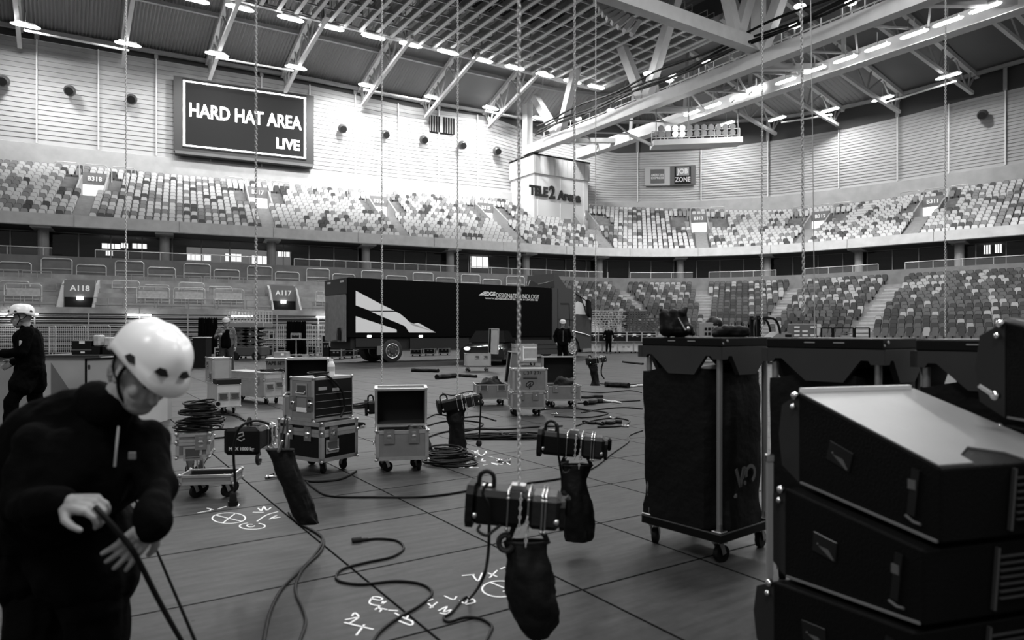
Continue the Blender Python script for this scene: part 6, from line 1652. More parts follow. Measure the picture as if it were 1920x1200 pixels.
# tall cases at the truck tail
for px, py, w_, h_, lb in [(604, 674, 14, 45, 'tall narrow case left of the truck tail'), (618, 674, 22, 24, 'black case with bright corners at the truck tail'), (641, 672, 22, 20, 'black case under the truck tail lift'), (664, 670, 22, 20, 'black case behind the truck rear wheel'),
                           (770, 668, 20, 18, 'black case seen under the trailer, first behind the rear wheel'), (795, 667, 20, 18, 'black case seen under the trailer, second behind the rear wheel'), (822, 666, 20, 18, 'black case seen under the trailer, third behind the rear wheel')]:
    stock_case(px, py, w_, h_, DARKPANEL, lb, None)
# left stock on and beside the counter
CP_ = mat('counter_panel', .28, .6, var=.12, vscale=2.5); CW = mat('counter_white', .42, .6, var=.08, vscale=2)
Dc = 9.9; s_ = F / Dc
t = empty('counter', Vector(((-60-960)/s_, Dc, 0))); X = lambda px: (px + 60) / s_; Z = lambda py: EYE + (HOR - py)/s_
m = MB(); m.box(X(-60), 0, 0, X(60), .8, Z(672)); m.build('left_panel', CP_, t)
m = MB(); m.box(X(60), 0, 0, X(163), .8, Z(668)); m.build('middle_panel', CW, t)
m = MB(); m.box(X(163), -.02, 0, X(262), .8, Z(669)); m.build('right_panel', CW, t)
m = MB(); m.box(X(-60), -.05, Z(672), X(60), .85, Z(669)); m.box(X(60), -.05, Z(669), X(190), .85, Z(666)); m.build('counter_top', mat('counter_top', .03, .5), t)
m = MB(); m.beam((X(163.5), -.03, 0), (X(163.5), -.03, Z(672)), .02); m.beam((X(163.5), -.03, Z(673)), (X(262), -.03, Z(670)), .02); m.build('door_frame', BLACK, t)
m = MB(); m.cbox(X(167), -.04, Z(691), X(171), -.02, Z(684), .004); m.build('keyhole', mat('keyhole', .05), t)
m = MB(); m.prism([(X(96), Z(680)), (X(96), Z(745)), (X(140), Z(745))][::-1], .004, None, -.006); m.build('grey_triangle', mat('counter_triangle', .14, .6), t)
for y in (690, 715): m = MB(); m.box(X(30), -.02, Z(y+1), X(39), -.005, Z(y-1)); m.build('hinge', mat('hinge', .06, .4), t)
tag(t, 'long pale panelled counter behind the walking man', 'counter')
t = empty('laptop', Vector(((-4-960)/s_, Dc+.2, Z(669)))); m = MB(); m.cbox(-.1, 0, 0, .16, .25, .015, .004); m.build('keyboard_base', ALU, t)
m = MB(); m.cbox(-.1, .0, 0, .13, .012, .2, .004); o = m.build('display', ALU, t); o.matrix_basis = Matrix.Translation((.03, .25, .015)) @ Matrix.Rotation(R(-12), 4, 'X'); tag(t, 'open laptop on the counter at the left edge', 'laptop')
t = empty('tool_case', Vector(((109-960)/s_, Dc+.3, Z(666)))); m = MB(); m.cbox(0, 0, .07, .29, .3, .205, .006); m.cbox(0, 0, 0, .29, .3, .066, .006); m.build('body', DARKPANEL, t); m = MB(); m.box(-.01,-.008,.062,.30,0,.074); m.box(-.01,-.008,.2,.30,.3,.21); m.build('edge_trim', mat('trim_grey', .15), t)
m = MB(); m.box(.12,-.01,.16,.2,-.003,.2); m.box(.14,-.01,.02,.2,-.003,.045); m.build('paper_label', PAPER, t); tag(t, 'black tool case with white labels standing on the counter', 'case')
for k, (x0, x1, yt, lb) in enumerate([(147, 163, 628, 'roll of paper in a dark crate on the counter'), (168, 185, 632, 'pale paper stack in a dark crate on the counter')]):
    t = empty('paper_crate', Vector(((x0-960)/s_, Dc+.3, Z(666)))); wd = (x1-x0)/s_
    m = MB(); m.cbox(0,0,0,wd,.2,.12,.005); m.build('crate', DARKPANEL, t); m = MB(); m.cbox(.01,.02,.12,wd-.01,.18,(666-yt)/s_,.02); m.build('paper', mat('crumpled_paper', .42, .8, var=.2, vscale=14), t); tag(t, lb, 'crate')
t = empty('panel_stack', Vector(((186-960)/s_, Dc+.6, 0))); m = MB(); m.box(0, 0, 0, .55, .4, Z(614)); m.build('panels', mat('panel_pale', .3, .7), t); m = MB()
for k in range(13): m.box(-.02, -.012, Z(662 - k*3.4), .55, 0, Z(661 - k*3.4)+.002)
m.build('slat_edges', mat('slat_dark', .1), t); tag(t, 'stack of pale slatted panels behind the counter, left of the front worker\'s helmet', 'panels')
t = empty('panel_stack', Vector(((164-960)/s_, Dc+.75, 0))); m = MB(); m.box(0, 0, 0, .17, .3, Z(614)); m.build('boards', mat('board_pale', .25, .7, var=.2, vscale=9), t); tag(t, 'narrow upright boards left of the slatted panels', 'panels')
t, C, wd, h = plain_box(361, 386, 690, 632, .5, DARKPANEL, 'dark case topped by a pale box beside the front helmet', 0, mat('pale_box', .4, .6))
# crowd barriers
def barrier(px, py, w_, h, lab, th=0.0):
    C = G(px, py); t = empty('crowd_barrier', C, th); m = MB()
    m.tube([(0,0,.1), (0,0,h-.1), (.1,0,h), (w_-.1,0,h), (w_,0,h-.1), (w_,0,.1)], .022, 6); m.tube([(0,0,.18), (w_,0,.18)], .018, 6); m.tube([(0,0,h*.62), (w_,0,h*.62)], .015, 5); m.build('frame', GALV, t)
    m = MB(); k = int(w_/.11)
    for j in range(1, k): m.beam((w_*j/k, 0, .18), (w_*j/k, 0, h), .012)
    m.build('bars', GALV, t)
    for x in (.2, w_-.2): m = MB(); m.beam((x, -.3, .02), (x, .3, .02), .05, .03); m.beam((x, 0, 0), (x, 0, .18), .03); m.build('foot', GALV, t)
    tag(t, lab, 'barrier', 'crowd barriers before the stored stand')
k = 0
for px in (-40, 36, 92, 138, 470, 524, 592):
    k += 1; barrier(px, 667, 2.1 if px < 200 else 1.9, 1.75 if px < 200 else 1.8, 'galvanised crowd barrier, ' + ['cut by the left edge', 'behind the walking man', 'between the walking man and the tool case', 'behind the paper crates', 'below the scissor lift platform', 'right of the scissor lift', 'beside the truck tail'][k-1])
# scissor lift basket
D = 34; t = empty('scissor_lift', Vector(((472-960)*D/F, D, 0))); s_ = F/D; m = MB()
x0, x1 = -36/s_, 30/s_; zb_, zt_ = EYE + (HOR-612)/s_, EYE + (HOR-583)/s_
for y in (-.6, .6):
    for zz_ in (zb_+.2, (zb_+zt_)/2, zt_): m.beam((x0, y, zz_), (x1, y, zz_), .05)
    for k in range(12): x = x0 + (x1-x0)*k/11; m.beam((x, y, zb_), (x, y, zt_), .04)
m.build('basket_rail', GALV, t)
m = MB(); m.box(x0, -.65, zb_-.05, x1, .65, zb_+.16); m.build('platform', mat('lift_grey', .18, .6), t)
m = MB()
for k in range(3):
    z0 = .6 + (zb_-.65)*k/3; z1 = .6 + (zb_-.65)*(k+1)/3
    for y in (-.5, .5): m.beam((x0+.3, y, z0), (x1-.3, y, z1), .12); m.beam((x1-.3, y, z0), (x0+.3, y, z1), .12)
    m.beam((x0+.3, -.5, z0), (x0+.3, .5, z0), .1); m.beam((x1-.3, -.5, z0), (x1-.3, .5, z0), .1)
m.build('scissor_arms', mat('lift_dark', .04), t)
m = MB(); m.cbox(x0+.1, -.6, .2, x1-.1, .6, .65, .04); m.build('chassis', mat('lift_dark', .04), t)
for x in (x0+.35, x1-.35): m = MB(); m.cyl((x, -.65, .2), (x, -.45, .2), .2, 14); m.build('wheel', RUBBER, t)
tag(t, 'scissor lift with a railed platform behind the man in the flannel shirt', 'lift')
for px, yt, lb in ((390, 598, 'black curtain bundle left of the flannel-shirted man'), (556, 604, 'dark draped rack between the lift and the truck')):
    C = G(px, 668); o = MB(); 
    for k in range(9): o.capsule((k*.12-.5, .05*math.sin(k*2.1), .2), (k*.12-.5, .05*math.cos(k*1.7), (668-yt)*C.y/F), .09, .07, 8)
    o = o.build('draped_rack', CLOTH, None, True); o.location = C; tag(o, lb, 'curtain')
# right-hand background: pale case row, black cases on top, risers, forklift
Dk = 44.0; s_ = F/Dk
for k, (x0, w_) in enumerate([(1108, 20), (1130, 27), (1159, 28), (1189, 28)]):
    stock_case(x0, 662, w_, 22, mat('stock_white', .5, .5, var=.1), 'pale stock case in the far row under the black ones, ' + ['leftmost', 'behind the far standing man', 'third from the left', 'rightmost, beside the first cart'][k], None, dep=1.0)
for k, (x0, w_) in enumerate([(1108, 13), (1122, 26), (1149, 25), (1176, 27), (1204, 26)]):
    stock_case(x0, 640, w_, 18, DARKPANEL, 'black labelled case on top of the far pale row, ' + ['leftmost', 'behind the far man\'s shoulder', 'third', 'fourth', 'fifth, behind the cart top'][k], None, True, dep=1.0, D=44.2, z=.74)
RS = mat('riser_alu', .42, .4, .6, var=.3, vscale=3); RD = mat('riser_dark', .05, .6, var=.4, vscale=3)
rg = random.Random(9)
for k in range(9):
    z = 1.45 + k * .16; D = 45.5; x0 = (1106 - 960)*D/F; x1 = (1170 + rg.uniform(-6, 10) - 960)*D/F
    m = MB(); m.box(0, 0, 0, x1-x0, 1.6, .055)
    for j in range(9): m.box(.1 + j*(x1-x0)/9.3, -.02, -.09, .16 + j*(x1-x0)/9.3, .05, 0)
    o = m.build('stage_deck', RS); o.location = (x0, D, z); tag(o, 'pale aluminium stage deck in the pile behind the far pale cases', 'stage deck', 'stacked pale stage decks')
for k in range(9):
    z = 1.45 + k * .155; D = 45.3; x0 = (1176 - 960)*D/F; x1 = ((1238 if k < 6 else 1220) + rg.uniform(-4, 6) - 960)*D/F
    m = MB(); m.box(0, 0, 0, x1-x0, 1.6, .07)
    for j in range(8): m.box(.1 + j*(x1-x0)/8.3, -.02, -.08, .2 + j*(x1-x0)/8.3, .05, 0)
    o = m.build('stage_deck', RD); o.location = (x0, D, z); tag(o, 'dark stage deck in the pile right of the pale decks', 'stage deck', 'stacked dark stage decks')
m = MB(); D = 46; 
for k in range(3): a_ = P(1122 + k*9, 588 - 2*0 + k*3, D); m.tube([a_ + Vector((0,0,-.9)), a_, a_ + Vector((.5,0,-.35)), a_ + Vector((.5,0,-1.2))], .035, 6)
tag(m.build('stair_handrails', mat('white_rail', .75, .5)), 'white stair handrails on top of the pale stage decks', 'rail')
# forklift with cab, seen over the second cart
D = 30.0; s_ = F/D; fk = empty('forklift', Vector(((1450-960)/s_, D, 0))); FX = lambda px: (px-1450)/s_; FZ = lambda py: EYE + (HOR-py)/s_
m = MB(); m.cbox(FX(1424), 0, .3, FX(1482), 1.2, FZ(640), .05); m.build('chassis', mat('lift_body', .03, .4), fk)
m = MB()
for y in (0, 1.1): m.tube(smooth_path([(FX(1428), y, FZ(640)), (FX(1428), y, FZ(598)), (FX(1450), y, FZ(598)), (FX(1458), y, FZ(606)), (FX(1463), y, FZ(625))], 4), .05, 6)
m.beam((FX(1422), .5, FZ(597)), (FX(1450), .5, FZ(597)), 1.2, .08); m.build('cab_frame', BLACK, fk)
m = MB(); m.beam((FX(1424), .2, .1), (FX(1424), .2, FZ(592)), .14); m.beam((FX(1424), 1.0, .1), (FX(1424), 1.0, FZ(592)), .14); m.build('mast', BLACK, fk)
m = MB(); m.prism([(FX(1448), FZ(633)), (FX(1462), FZ(622)), (FX(1484), FZ(625)), (FX(1484), FZ(634))], 1.1, None, 0); m.build('bonnet', mat('bonnet_grey', .2, .4), fk)
m = MB(); m.box(FX(1472), -.01, FZ(632), FX(1484), 0, FZ(627)); m.build('bonnet_grille', BLACK, fk)
for px in (1434, 1474):
    for y in (-.05, 1.0): m = MB(); m.tube([(FX(px), y, .38), (FX(px), y+.25, .38)], .38, 18); m.build('wheel', RUBBER, fk, True)
tag(fk, 'forklift truck with an open cab seen above the second covered cart', 'forklift')
D = 33; m = MB()
for k in range(26): x = (1372 + k*2 - 960)*D/F; h = .5 + .12*math.sin(k*2.3); m.beam((x, D, 0), (x + .1*math.sin(k), D, EYE + (HOR-606)*D/F + .1*math.sin(k*1.3)), .045)
tag(m.build('steel_bundle', mat('rod_dark', .04, .5)), 'upright bundle of dark rods left of the forklift', 'rods')
t = empty('control_rack', P(1319, 640, 31)); t.location.z = 0; s_ = F/31; m = MB(); m.cbox(0, 0, .1, 28/s_, .7, EYE + (HOR-605)/s_, .02); m.build('housing', mat('rack_pale', .22, .6), t); m = MB()
for r_ in range(3):
    for c in range(4): m.box(.05 + c*.16, -.02, 1.0 + r_*.22, .16 + c*.16, -.0, 1.13 + r_*.22)
m.build('sockets', BLACK, t); m = MB(); m.sphere((.55, .3, EYE + (HOR-608)/s_), .4, 14, (1, .8, .9)); m.build('cable_drum', BLACK, t, True); tag(t, 'pale distribution rack with a black drum, behind the left cart top', 'rack')
t = empty('display_stack', P(1486, 640, 34)); t.location.z = 0; s_ = F/34
m = MB(); m.cbox(0, 0, .1, 46/s_, .6, EYE + (HOR-607)/s_, .02); m.build('frame', mat('rack_mid', .10, .5), t); m = MB()
for r_ in range(4):
    for c in range(3):
        if (r_ + c) % 3 != 1 or c == 0: m.box(.08 + c*.4, -.03, .95 + r_*.2, .34 + c*.4, 0, 1.05 + r_*.2)
m.build('bright_plate', mat('plate_bright', .75, .3, .3), t); tag(t, 'dark rack with rows of bright plates right of the forklift', 'rack')
for k, (x0, x1, lb) in enumerate([(1540, 1560, 'left'), (1563, 1600, 'middle'), (1603, 1630, 'right')]):
    D = 40; t = empty('barrier_fence', P(x0, 640, D)); t.location.z = 0; s_ = F/D; wd = (x1-x0)/s_; zt_ = EYE + (HOR-615)/s_; m = MB(); m.beam((0,0,.1), (0,0,zt_), .07); m.beam((wd,0,.1), (wd,0,zt_), .07); m.beam((0,0,zt_), (wd,0,zt_), .07); m.build('frame', BLACK, t)
    m = MB()
    for j in range(5): m.beam((0,0,.4 + j*.22), (wd,0,.4 + j*.22), .05)
    m.build('rails', mat('rail_mid', .12), t); tag(t, lb + ' black-framed fence panel below the right-hand seats', 'fence')
# ================================================================= people
HAIR = mat('hair_grey', .2, .8, bump=.6, bscale=60)
def ellip(mb, c, r, sc, M): mb.sphere(c, r, 16, sc, M)
def head_parts(mb, M, s=1.0):
    """skull, jaw, nose, ears in head space: x forward, y left, z up, origin at the skull centre"""
    e = lambda c, r, sc: mb.add(*_sph(c, r, sc), M)
    e((-.01, 0, .02), .1, (1.0, .80, 1.0)); e((.035, 0, -.045), .075, (.85, .80, 1.05)); e((.055, 0, -.085), .038, (1, 1.15, .8))
    mb.capsule(M @ Vector((.085, 0, .0)), M @ Vector((.112, 0, -.035)), .009*s, .015*s, 8)
    e((.07, .03, .018), .016, (.9, 1.5, .5)); e((.07, -.03, .018), .016, (.9, 1.5, .5))
    e((.082, 0, -.068), .016, (.6, 1.5, .45)); e((.062, .04, -.03), .03, (.7,.7,.8)); e((.062, -.04, -.03), .03, (.7,.7,.8))
    for sy in (-1, 1): e((-.0, sy*.08, -.012), .028, (.7, .3, 1.15))
def _sph(c, r, sc):
    m = MB(); m.sphere(c, r, 16, sc); return m.v, m.f
def helmet(t, M, m_=None, visor=True, strap=True, lab=None, vents=True):
    """climbing-style helmet in head space"""
    m_ = m_ or mat('helmet_white', .82, .3, spec=.5)
    n = 32; k = 12; mb = MB()
    for i in range(k + 1):
        t_ = (i / k) * PI * .5
        for j in range(n):
            a = 2*PI*j/n; ca, sa = math.cos(a), math.sin(a)
            rim = -.015 + .0 * ca
            # rim dips at the back and rises over the ears
            zlow = .012 + .022 * math.cos(2*a) * -1 - (.012 if ca < -.3 else 0)
            rx = .150 if ca > 0 else .142; ry = .118
            r = math.sin(t_) ** .72 if t_ > 0 else 0
            x = rx * r * ca; y = ry * r * sa
            z = zlow * (i/k)**6 + .155 * (math.cos(t_) ** .75 if i < k else 0) 
            if i == k: x *= 1.05; y *= 1.04; x += .02 if ca > .6 else 0
            # low ridges
            z += .004 * math.cos(6*a) * math.sin(2*t_)
            mb.v.append((x - .005, y, z))
    for i in range(k):
        for j in range(n): mb.f.append([i*n+j, (i+1)*n+j, (i+1)*n+(j+1)%n, i*n+(j+1)%n]); mb.m.append(0)
    o = mb.build('helmet', m_, None, True); md = o.modifiers.new('s', 'SOLIDIFY'); md.thickness = .008; md.offset = -1
    o.matrix_world = M; o.parent = t
    if vents:
        v = MB()
        for a, zz_ in ((.35, .055), (-.35, .055), (1.15, .05), (-1.15, .05), (2.4, .055), (-2.4, .055)):
            r = .97; c = Vector((.142*r*math.cos(a), .113*r*math.sin(a), zz_)); nrm = Vector((math.cos(a)*.8, math.sin(a), .45)).normalized()
            Mv = frame_M(c, nrm.cross(Vector((0,0,1))), nrm.cross(nrm.cross(Vector((0,0,1))))*-1)
            pts = [(-.022, -.008), (.0, -.013), (.022, -.004), (.012, .012), (-.008, .012)]
            vs = [Mv @ Vector((p[0], p[1], .006)) for p in pts] + [Mv @ Vector((p[0], p[1], -.01)) for p in pts]
            v.add(vs, [(0,1,2,3,4), (9,8,7,6,5)] + [(i, i+5, (i+1)%5+5, (i+1)%5) for i in range(5)])
        v.build('vent', BLACK, o)
    if strap:
        s = MB()
        for sy in (-1, 1): s.tube(smooth_path([(.04, sy*.09, .03), (.015, sy*.085, -.04), (.04, sy*.06, -.10), (.06, 0, -.135)], 4), .006, 6); s.tube(smooth_path([(-.07, sy*.08, .02), (-.03, sy*.088, -.03), (.015, sy*.085, -.05)], 4), .005, 6)
        q = s.build('chin_strap', BLACK, None, True); q.matrix_world = M; q.parent = t
    return o
def hand(mb, wrist, d, palm, s=1.0, curl=.35, thumb=1, spread=.18, rr=1.0):
    """five separate fingers; d: towards the fingertips, palm: palm normal, thumb: +1/-1 side"""
    d = Vector(d).normalized(); p = Vector(palm); p = (p - d*p.dot(d)).normalized(); side = d.cross(p) * thumb
    W = Vector(wrist); B = lambda a, b, c: W + d*a*s + side*b*s + p*c*s
    q = rr
    for b in (-.026, -.009, .009, .026): mb.capsule(B(.012, b*.75, 0), B(.085, b*1.15, .0), .0145*s*q, .0125*s*q, 10)
    mb.capsule(B(0, 0, 0), B(.03, 0, 0), .024*s*q, .026*s*q, 12)
    L = [(.034, .022, .018), (.042, .026, .02), (.039, .024, .02), (.030, .019, .017)]
    for k in range(4):
        b = .029 - k * .0193; base = B(.085, b, 0); ang0 = (1.5 - k) * spread
        dd = (d * math.cos(ang0*.5) + side * math.sin(ang0*.5)).normalized(); cur = base; th = 0
        cl = curl * (1 + .12 * ((k * 7) % 3 - 1))
        for j in range(3):
            th += cl * (1.0, 1.25, .8)[j]
            nd = dd * math.cos(th) + p * math.sin(th)
            nx = cur + nd * L[k][j] * s
            mb.capsule(cur, nx, (.0098, .0088, .0078)[j]*s*q, (.0088, .0078, .0068)[j]*s*q, 10); cur = nx
    c = B(.022, .026, .006); n1 = c + (d*.55 + side*.75 + p*.25).normalized() * .038*s; n2 = n1 + (d*.85 + side*.35 + p*.3).normalized() * .032*s; n3 = n2 + (d*.95 + side*.1 + p*.35).normalized()*.024*s
    mb.capsule(c, n1, .0155*s*q, .012*s*q, 10); mb.capsule(n1, n2, .0115*s*q, .010*s*q, 10); mb.capsule(n2, n3, .0098*s*q, .008*s*q, 10)
def person(loc, heading, label, J={}, scale=1.0, top=CLOTH, legs=CLOTH, helm=True, vox=.014, head_pitch=0.0, head_yaw=0.0, shorts=False, hoodie=None, beard=False, helm_m=None, sleeves=True, headM=None, hand_kw=({}, {}), detail=False, legs_extra=1.0, hand_dirs=None, chest_r=1.0, top_m2=None, coat=False, bvox=None, extra=()):
    """default: standing 1.80 m, x forward, y left; J overrides joints (in metres)"""
    j = dict(pel=(0,0,.95), wai=(0,0,1.10), che=(0,0,1.32), neck=(.0,0,1.50), head=(.02,0,1.64),
             shL=(0,.19,1.44), elL=(-.02,.25,1.15), wrL=(.05,.25,.90), shR=(0,-.19,1.44), elR=(-.02,-.25,1.15), wrR=(.05,-.25,.90),
             hiL=(0,.09,.92), knL=(.02,.11,.50), anL=(0,.12,.08), hiR=(0,-.09,.92), knR=(.02,-.11,.50), anR=(0,-.12,.08))
    j.update(J); j = {k: Vector(v) for k, v in j.items()}
    t = empty('person', loc, heading); t.scale = (scale,)*3
    HM = headM or (Matrix.Translation(j['head']) @ Matrix.Rotation(head_yaw, 4, 'Z') @ Matrix.Rotation(head_pitch, 4, 'Y'))
    mb = MB(); head_parts(mb, HM)
    mb.capsule(j['neck'] - (j['head']-j['neck'])*.2, j['head'] - (HM.to_3x3() @ Vector((.02,0,.03))), .062, .058, 14)
    mb.capsule(j['pel'], j['che'], .10, .11, 12)
    for s in 'LR':
        mb.capsule(j['che'], j['sh'+s], .07, .05, 10); mb.capsule(j['sh'+s], j['el'+s], .046, .038, 10); mb.capsule(j['el'+s], j['wr'+s], .038, .027, 10)
        mb.capsule(j['pel'], j['hi'+s], .09, .08, 10); mb.capsule(j['hi'+s], j['kn'+s], .078, .052, 12); mb.capsule(j['kn'+s], j['an'+s], .056, .036, 12); mb.capsule(j['an'+s], j['an'+s] + Vector((.12,0,-.04)), .035, .03, 8)
        d = (j['wr'+s]-j['el'+s]).normalized(); pal = Vector((0, -1 if s == 'L' else 1, 0)); th = 1
        k = dict(curl=.35, thumb=(1 if s == 'L' else -1), rr=1.0 if detail else 1.25)
        if hand_dirs and s in hand_dirs: d, pal, k2 = hand_dirs[s]; k.update(k2)
        else: k['thumb'] = 1 if (d.cross(pal - d*pal.dot(d))).x > 0 else -1
        hand(mb, j['wr'+s], d, pal, 1.0, **k)
    remesh_obj(mb, 'body', SKIN, t, bvox or vox, 2 if detail else 1)
    # clothes
    mb = MB(); q = chest_r
    mb.capsule(j['pel'] + Vector((0,.05,.0)), j['che'] + Vector((0,.06,0)), .145*q, .15*q, 16); mb.capsule(j['pel'] + Vector((0,-.05,.0)), j['che'] + Vector((0,-.06,0)), .145*q, .15*q, 16)
    mb.capsule(j['che'], j['neck'] - (j['neck']-j['che'])*.12, .14*q, .075, 14)
    for s in 'LR':
        mb.capsule(j['che'] + (j['sh'+s]-j['che'])*.4, j['sh'+s], .115*q, .078, 14); mb.capsule(j['sh'+s], j['el'+s], .076, .062, 14)
        if sleeves: mb.capsule(j['el'+s], j['wr'+s] - (j['wr'+s]-j['el'+s])*.02, .062, .046, 14)
    if coat:
        for s in 'LR': mb.capsule(j['pel'], j['hi'+s] + (j['kn'+s] - j['hi'+s])*.55, .17, .14*coat, 14)
    for a, b, ra, rb in extra: mb.capsule(Vector(a), Vector(b), ra, rb, 14)
    remesh_obj(mb, 'jacket', top, t, vox, 2, (.02, 9))
    mb = MB()
    for s in 'LR':
        mb.capsule(j['pel'], j['hi'+s], .125*q, .115*q, 14); mb.capsule(j['hi'+s], j['kn'+s], .11*legs_extra, .078*legs_extra, 14)
        if not shorts: mb.capsule(j['kn'+s], j['an'+s] + Vector((0,0,.02)), .076*legs_extra, .06*legs_extra, 14)
        else: mb.capsule(j['kn'+s], j['kn'+s] + Vector((0,0,-.02)), .085, .085, 14)
    remesh_obj(mb, 'trousers' if not shorts else 'shorts', legs, t, vox, 2, (.015, 10))
    for s in 'LR':
        a = j['an'+s]; mb = MB(); mb.capsule(a + Vector((-.03,0,-.03)), a + Vector((.15,0,-.042)), .045, .036, 12); mb.capsule(a + Vector((0,0,.06)), a + Vector((0,0,-.02)), .05, .045, 12)
        o = mb.build('boot', RUBBER, t, True)
    if beard: m = MB(); m.add(*_sph((.06, 0, -.09), .045, (.8, 1.0, .9)), HM); m.build('beard', mat('beard_grey', .3, .9), t, True)
    if helm: helmet(t, HM @ Matrix.Translation((0,0,.03)), helm_m, vents=detail or vox < .013, strap=True)
    else: m = MB(); m.add(*_sph((-.015, 0, .035), .108, (1.0, .85, .95)), HM); m.build('hair', HAIR, t, True)
    # eyes
    m = MB()
    for sy in (-1, 1): m.sphere((.083, sy*.03, .002), .009, 8, (.5,1,.7), HM)
    m.build('eyes', BLACK, t)
    tag(t, label, 'person'); return t
# man in front, bending over a cable (joints given in the hall's own axes)
base = Vector((-1.50, 2.5, 0))
PJ = lambda px, py, D: P(px, py, D) - base
up = Vector((.50, -.12, .84)).normalized(); fwd = Vector((.66, -.48, -.55)); fwd = (fwd - up*fwd.dot(up)).normalized(); lf = up.cross(fwd)
HMF = Matrix((fwd, lf, up)).transposed().to_4x4(); HMF.translation = PJ(268, 703, 2.28)
front = person(base, 0.0, 'worker in a white helmet and black jacket bending over a cable in front', dict(
    pel=PJ(95, 960, 2.52), wai=PJ(120, 905, 2.42), che=PJ(165, 880, 2.32), neck=PJ(205, 775, 2.28), head=PJ(268, 703, 2.28),
    shR=PJ(75, 835, 2.22), elR=PJ(35, 950, 2.12), wrR=PJ(120, 943, 2.02), shL=PJ(270, 830, 2.36), elL=PJ(296, 905, 2.28), wrL=PJ(284, 985, 2.08),
    hiL=PJ(170, 1010, 2.50), knL=PJ(178, 1130, 2.45), anL=Vector((.0, -.02, .08)), hiR=PJ(60, 1000, 2.55), knR=PJ(72, 1120, 2.5), anR=Vector((-.2, -.08, .08))),
    headM=HMF, vox=.0085, bvox=.0042, detail=True, chest_r=1.12, legs_extra=1.45, coat=1.1, extra=[(PJ(185, 775, 2.34), PJ(80, 815, 2.34), .10, .11), (PJ(200, 790, 2.32), PJ(150, 850, 2.36), .1, .15), (PJ(80, 830, 2.35), PJ(40, 960, 2.45), .13, .15)],
    hand_dirs=dict(R=(Vector((.75, -.1, -.02)), Vector((.1, .4, -.9)), dict(curl=.75, thumb=-1, spread=.05, rr=1.08)),
                   L=(Vector((-.66, -.12, -.70)), Vector((-.35, .85, .25)), dict(curl=.10, thumb=1, spread=.3, rr=1.12))))
m = MB(); a_ = PJ(216, 835, 2.1); m.tube(smooth_path([PJ(222, 800, 2.13), PJ(218, 840, 2.09), PJ(215, 875, 2.08)], 4), .0035, 6); m.build('zip', mat('zip_grey', .22, .5), front)
m = MB(); c_ = PJ(247, 854, 2.12); m.cbox(c_.x-.01, c_.y-.004, c_.z-.013, c_.x+.012, c_.y+.004, c_.z+.011, .002); m.build('badge', mat('badge_grey', .12, .5), front)
m = MB(); m.capsule(PJ(205, 768, 2.27), PJ(180, 752, 2.3), .075, .07, 14); m.build('collar', CLOTH, front, True)
m = MB(); m.add(*_sph((-.055, 0, -.02), .085, (.8, .92, .95)), HMF); m.build('hair', HAIR, front, True)
floor_cable([(178, 950, 2.0), (195, 968, 2.0), (232, 1010, 2.03), (258, 1048, 2.06), (300, 1130, 2.2), (348, 1215, 2.45), (400, 1300, 2.62)], .0085, 'black cable held in the bending worker\'s hands and running to the floor')
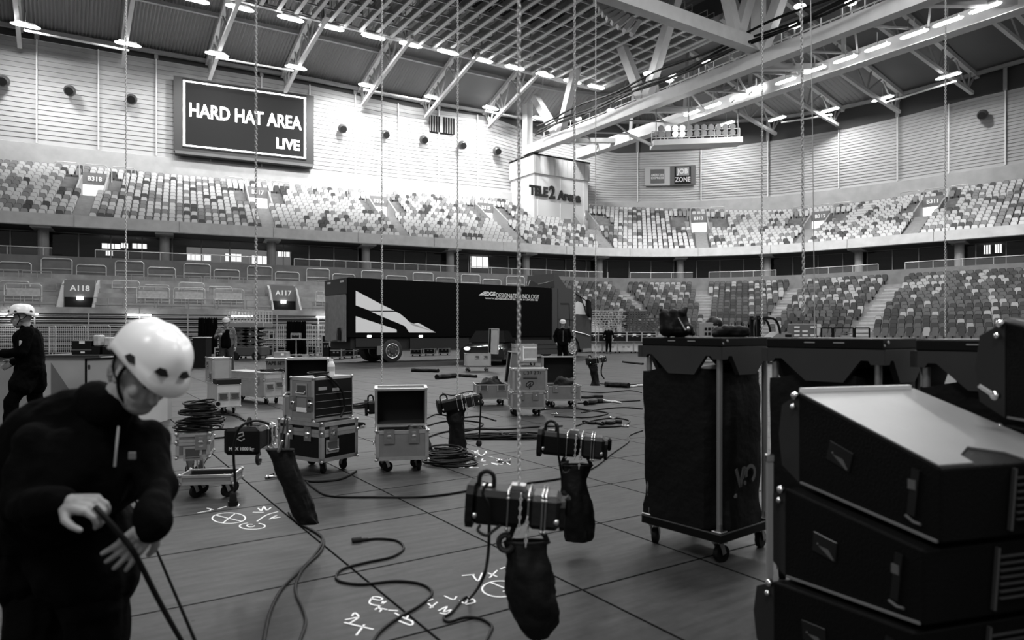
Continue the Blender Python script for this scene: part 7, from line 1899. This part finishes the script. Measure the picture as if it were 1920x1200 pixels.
# man walking at the left
D = 8.9; s_ = F/D; lb = G(62, 622 + EYE*s_)
wk = person(Vector(((62-960)/s_, D, 0)), R(212), 'man in a white helmet and black coat walking left before the counter', dict(pel=(.02,0,.92), wai=(.03,0,1.05), che=(.05,0,1.28), neck=(.07,0,1.45), head=(.12,0,1.555), shL=(.05,.19,1.38), shR=(.05,-.19,1.38),
     elL=(.1,.24,1.12), wrL=(.38,.14,1.10), elR=(.02,-.25,1.10), wrR=(.22,-.2,.98), knL=(.22,.1,.5), anL=(.25,.1,.08), knR=(-.02,-.1,.48), anR=(-.34,-.1,.12)), vox=.011, chest_r=1.08, legs_extra=1.05, coat=1.0)
m = MB(); m.cbox(.06, .275, 1.20, .13, .285, 1.27, .004); m.build('arm_patch', mat('patch_pale', .4, .7), wk)
# far people
FL = mat('flannel', .09, .8, var=.7, vscale=26)
def at_feet(px, py): return G(px, py)
c = at_feet(424, 705); pf = person(c, R(-72), 'man in a helmet and checked flannel shirt standing with one hand raised', dict(elR=(.05,-.30,1.20), wrR=(.28,-.18,1.28), elL=(-.02,.26,1.15), wrL=(.08,.27,.90), knL=(0,.16,.5), anL=(0,.17,.08), knR=(0,-.12,.5), anR=(0,-.13,.08)), top=FL, legs=mat('jeans_dark', .03, .8), helm_m=mat('helmet_grey', .4, .4), vox=.016, scale=(705-595)/(F*EYE/(705-622) and (F/c.y))/1.83)
m = MB(); m.capsule((.065, .05, .96), (.065, .045, 1.36), .115, .095, 14); m.capsule((.065, -.05, .96), (.065, -.045, 1.30), .115, .095, 14); m.build('dark_vest', CLOTH, pf, True)
c = at_feet(441, 674); person(c, R(-60), 'second man half hidden behind the man in the flannel shirt', {}, top=mat('shirt_pale', .3, .8), legs=CLOTH, helm_m=mat('helmet_grey', .4, .4), vox=.018, scale=1.0)
c = at_feet(1055, 694); p3 = person(c, R(-88), 'bearded man in helmet, dark jacket and shorts standing before the truck cab', dict(elL=(-.05,.28,1.2), wrL=(-.02,.24,1.0), elR=(-.05,-.28,1.2), wrR=(-.02,-.24,1.0)), shorts=True, beard=True, helm_m=mat('helmet_grey', .4, .4), vox=.015, scale=1.0)
m = MB(); m.cyl((.13,0,1.0), (.15,0,1.42), .006, 6); m.build('zip', mat('zip_grey', .22), p3)
for s in (-1, 1): m = MB(); m.capsule((0, s*.12, .16), (0, s*.12, .12), .05, .05, 10); m.build('sock', BLACK, p3, True)
c = at_feet(1141, 663); person(c, R(-90), 'far man in dark clothes standing before the pale stock cases', dict(elL=(0,.3,1.2), wrL=(.1,.3,1.0), elR=(0,-.3,1.2), wrR=(.1,-.3,1.0)), helm=False, vox=.02, scale=.98)
bpy.data.scenes.remove(BENCH)
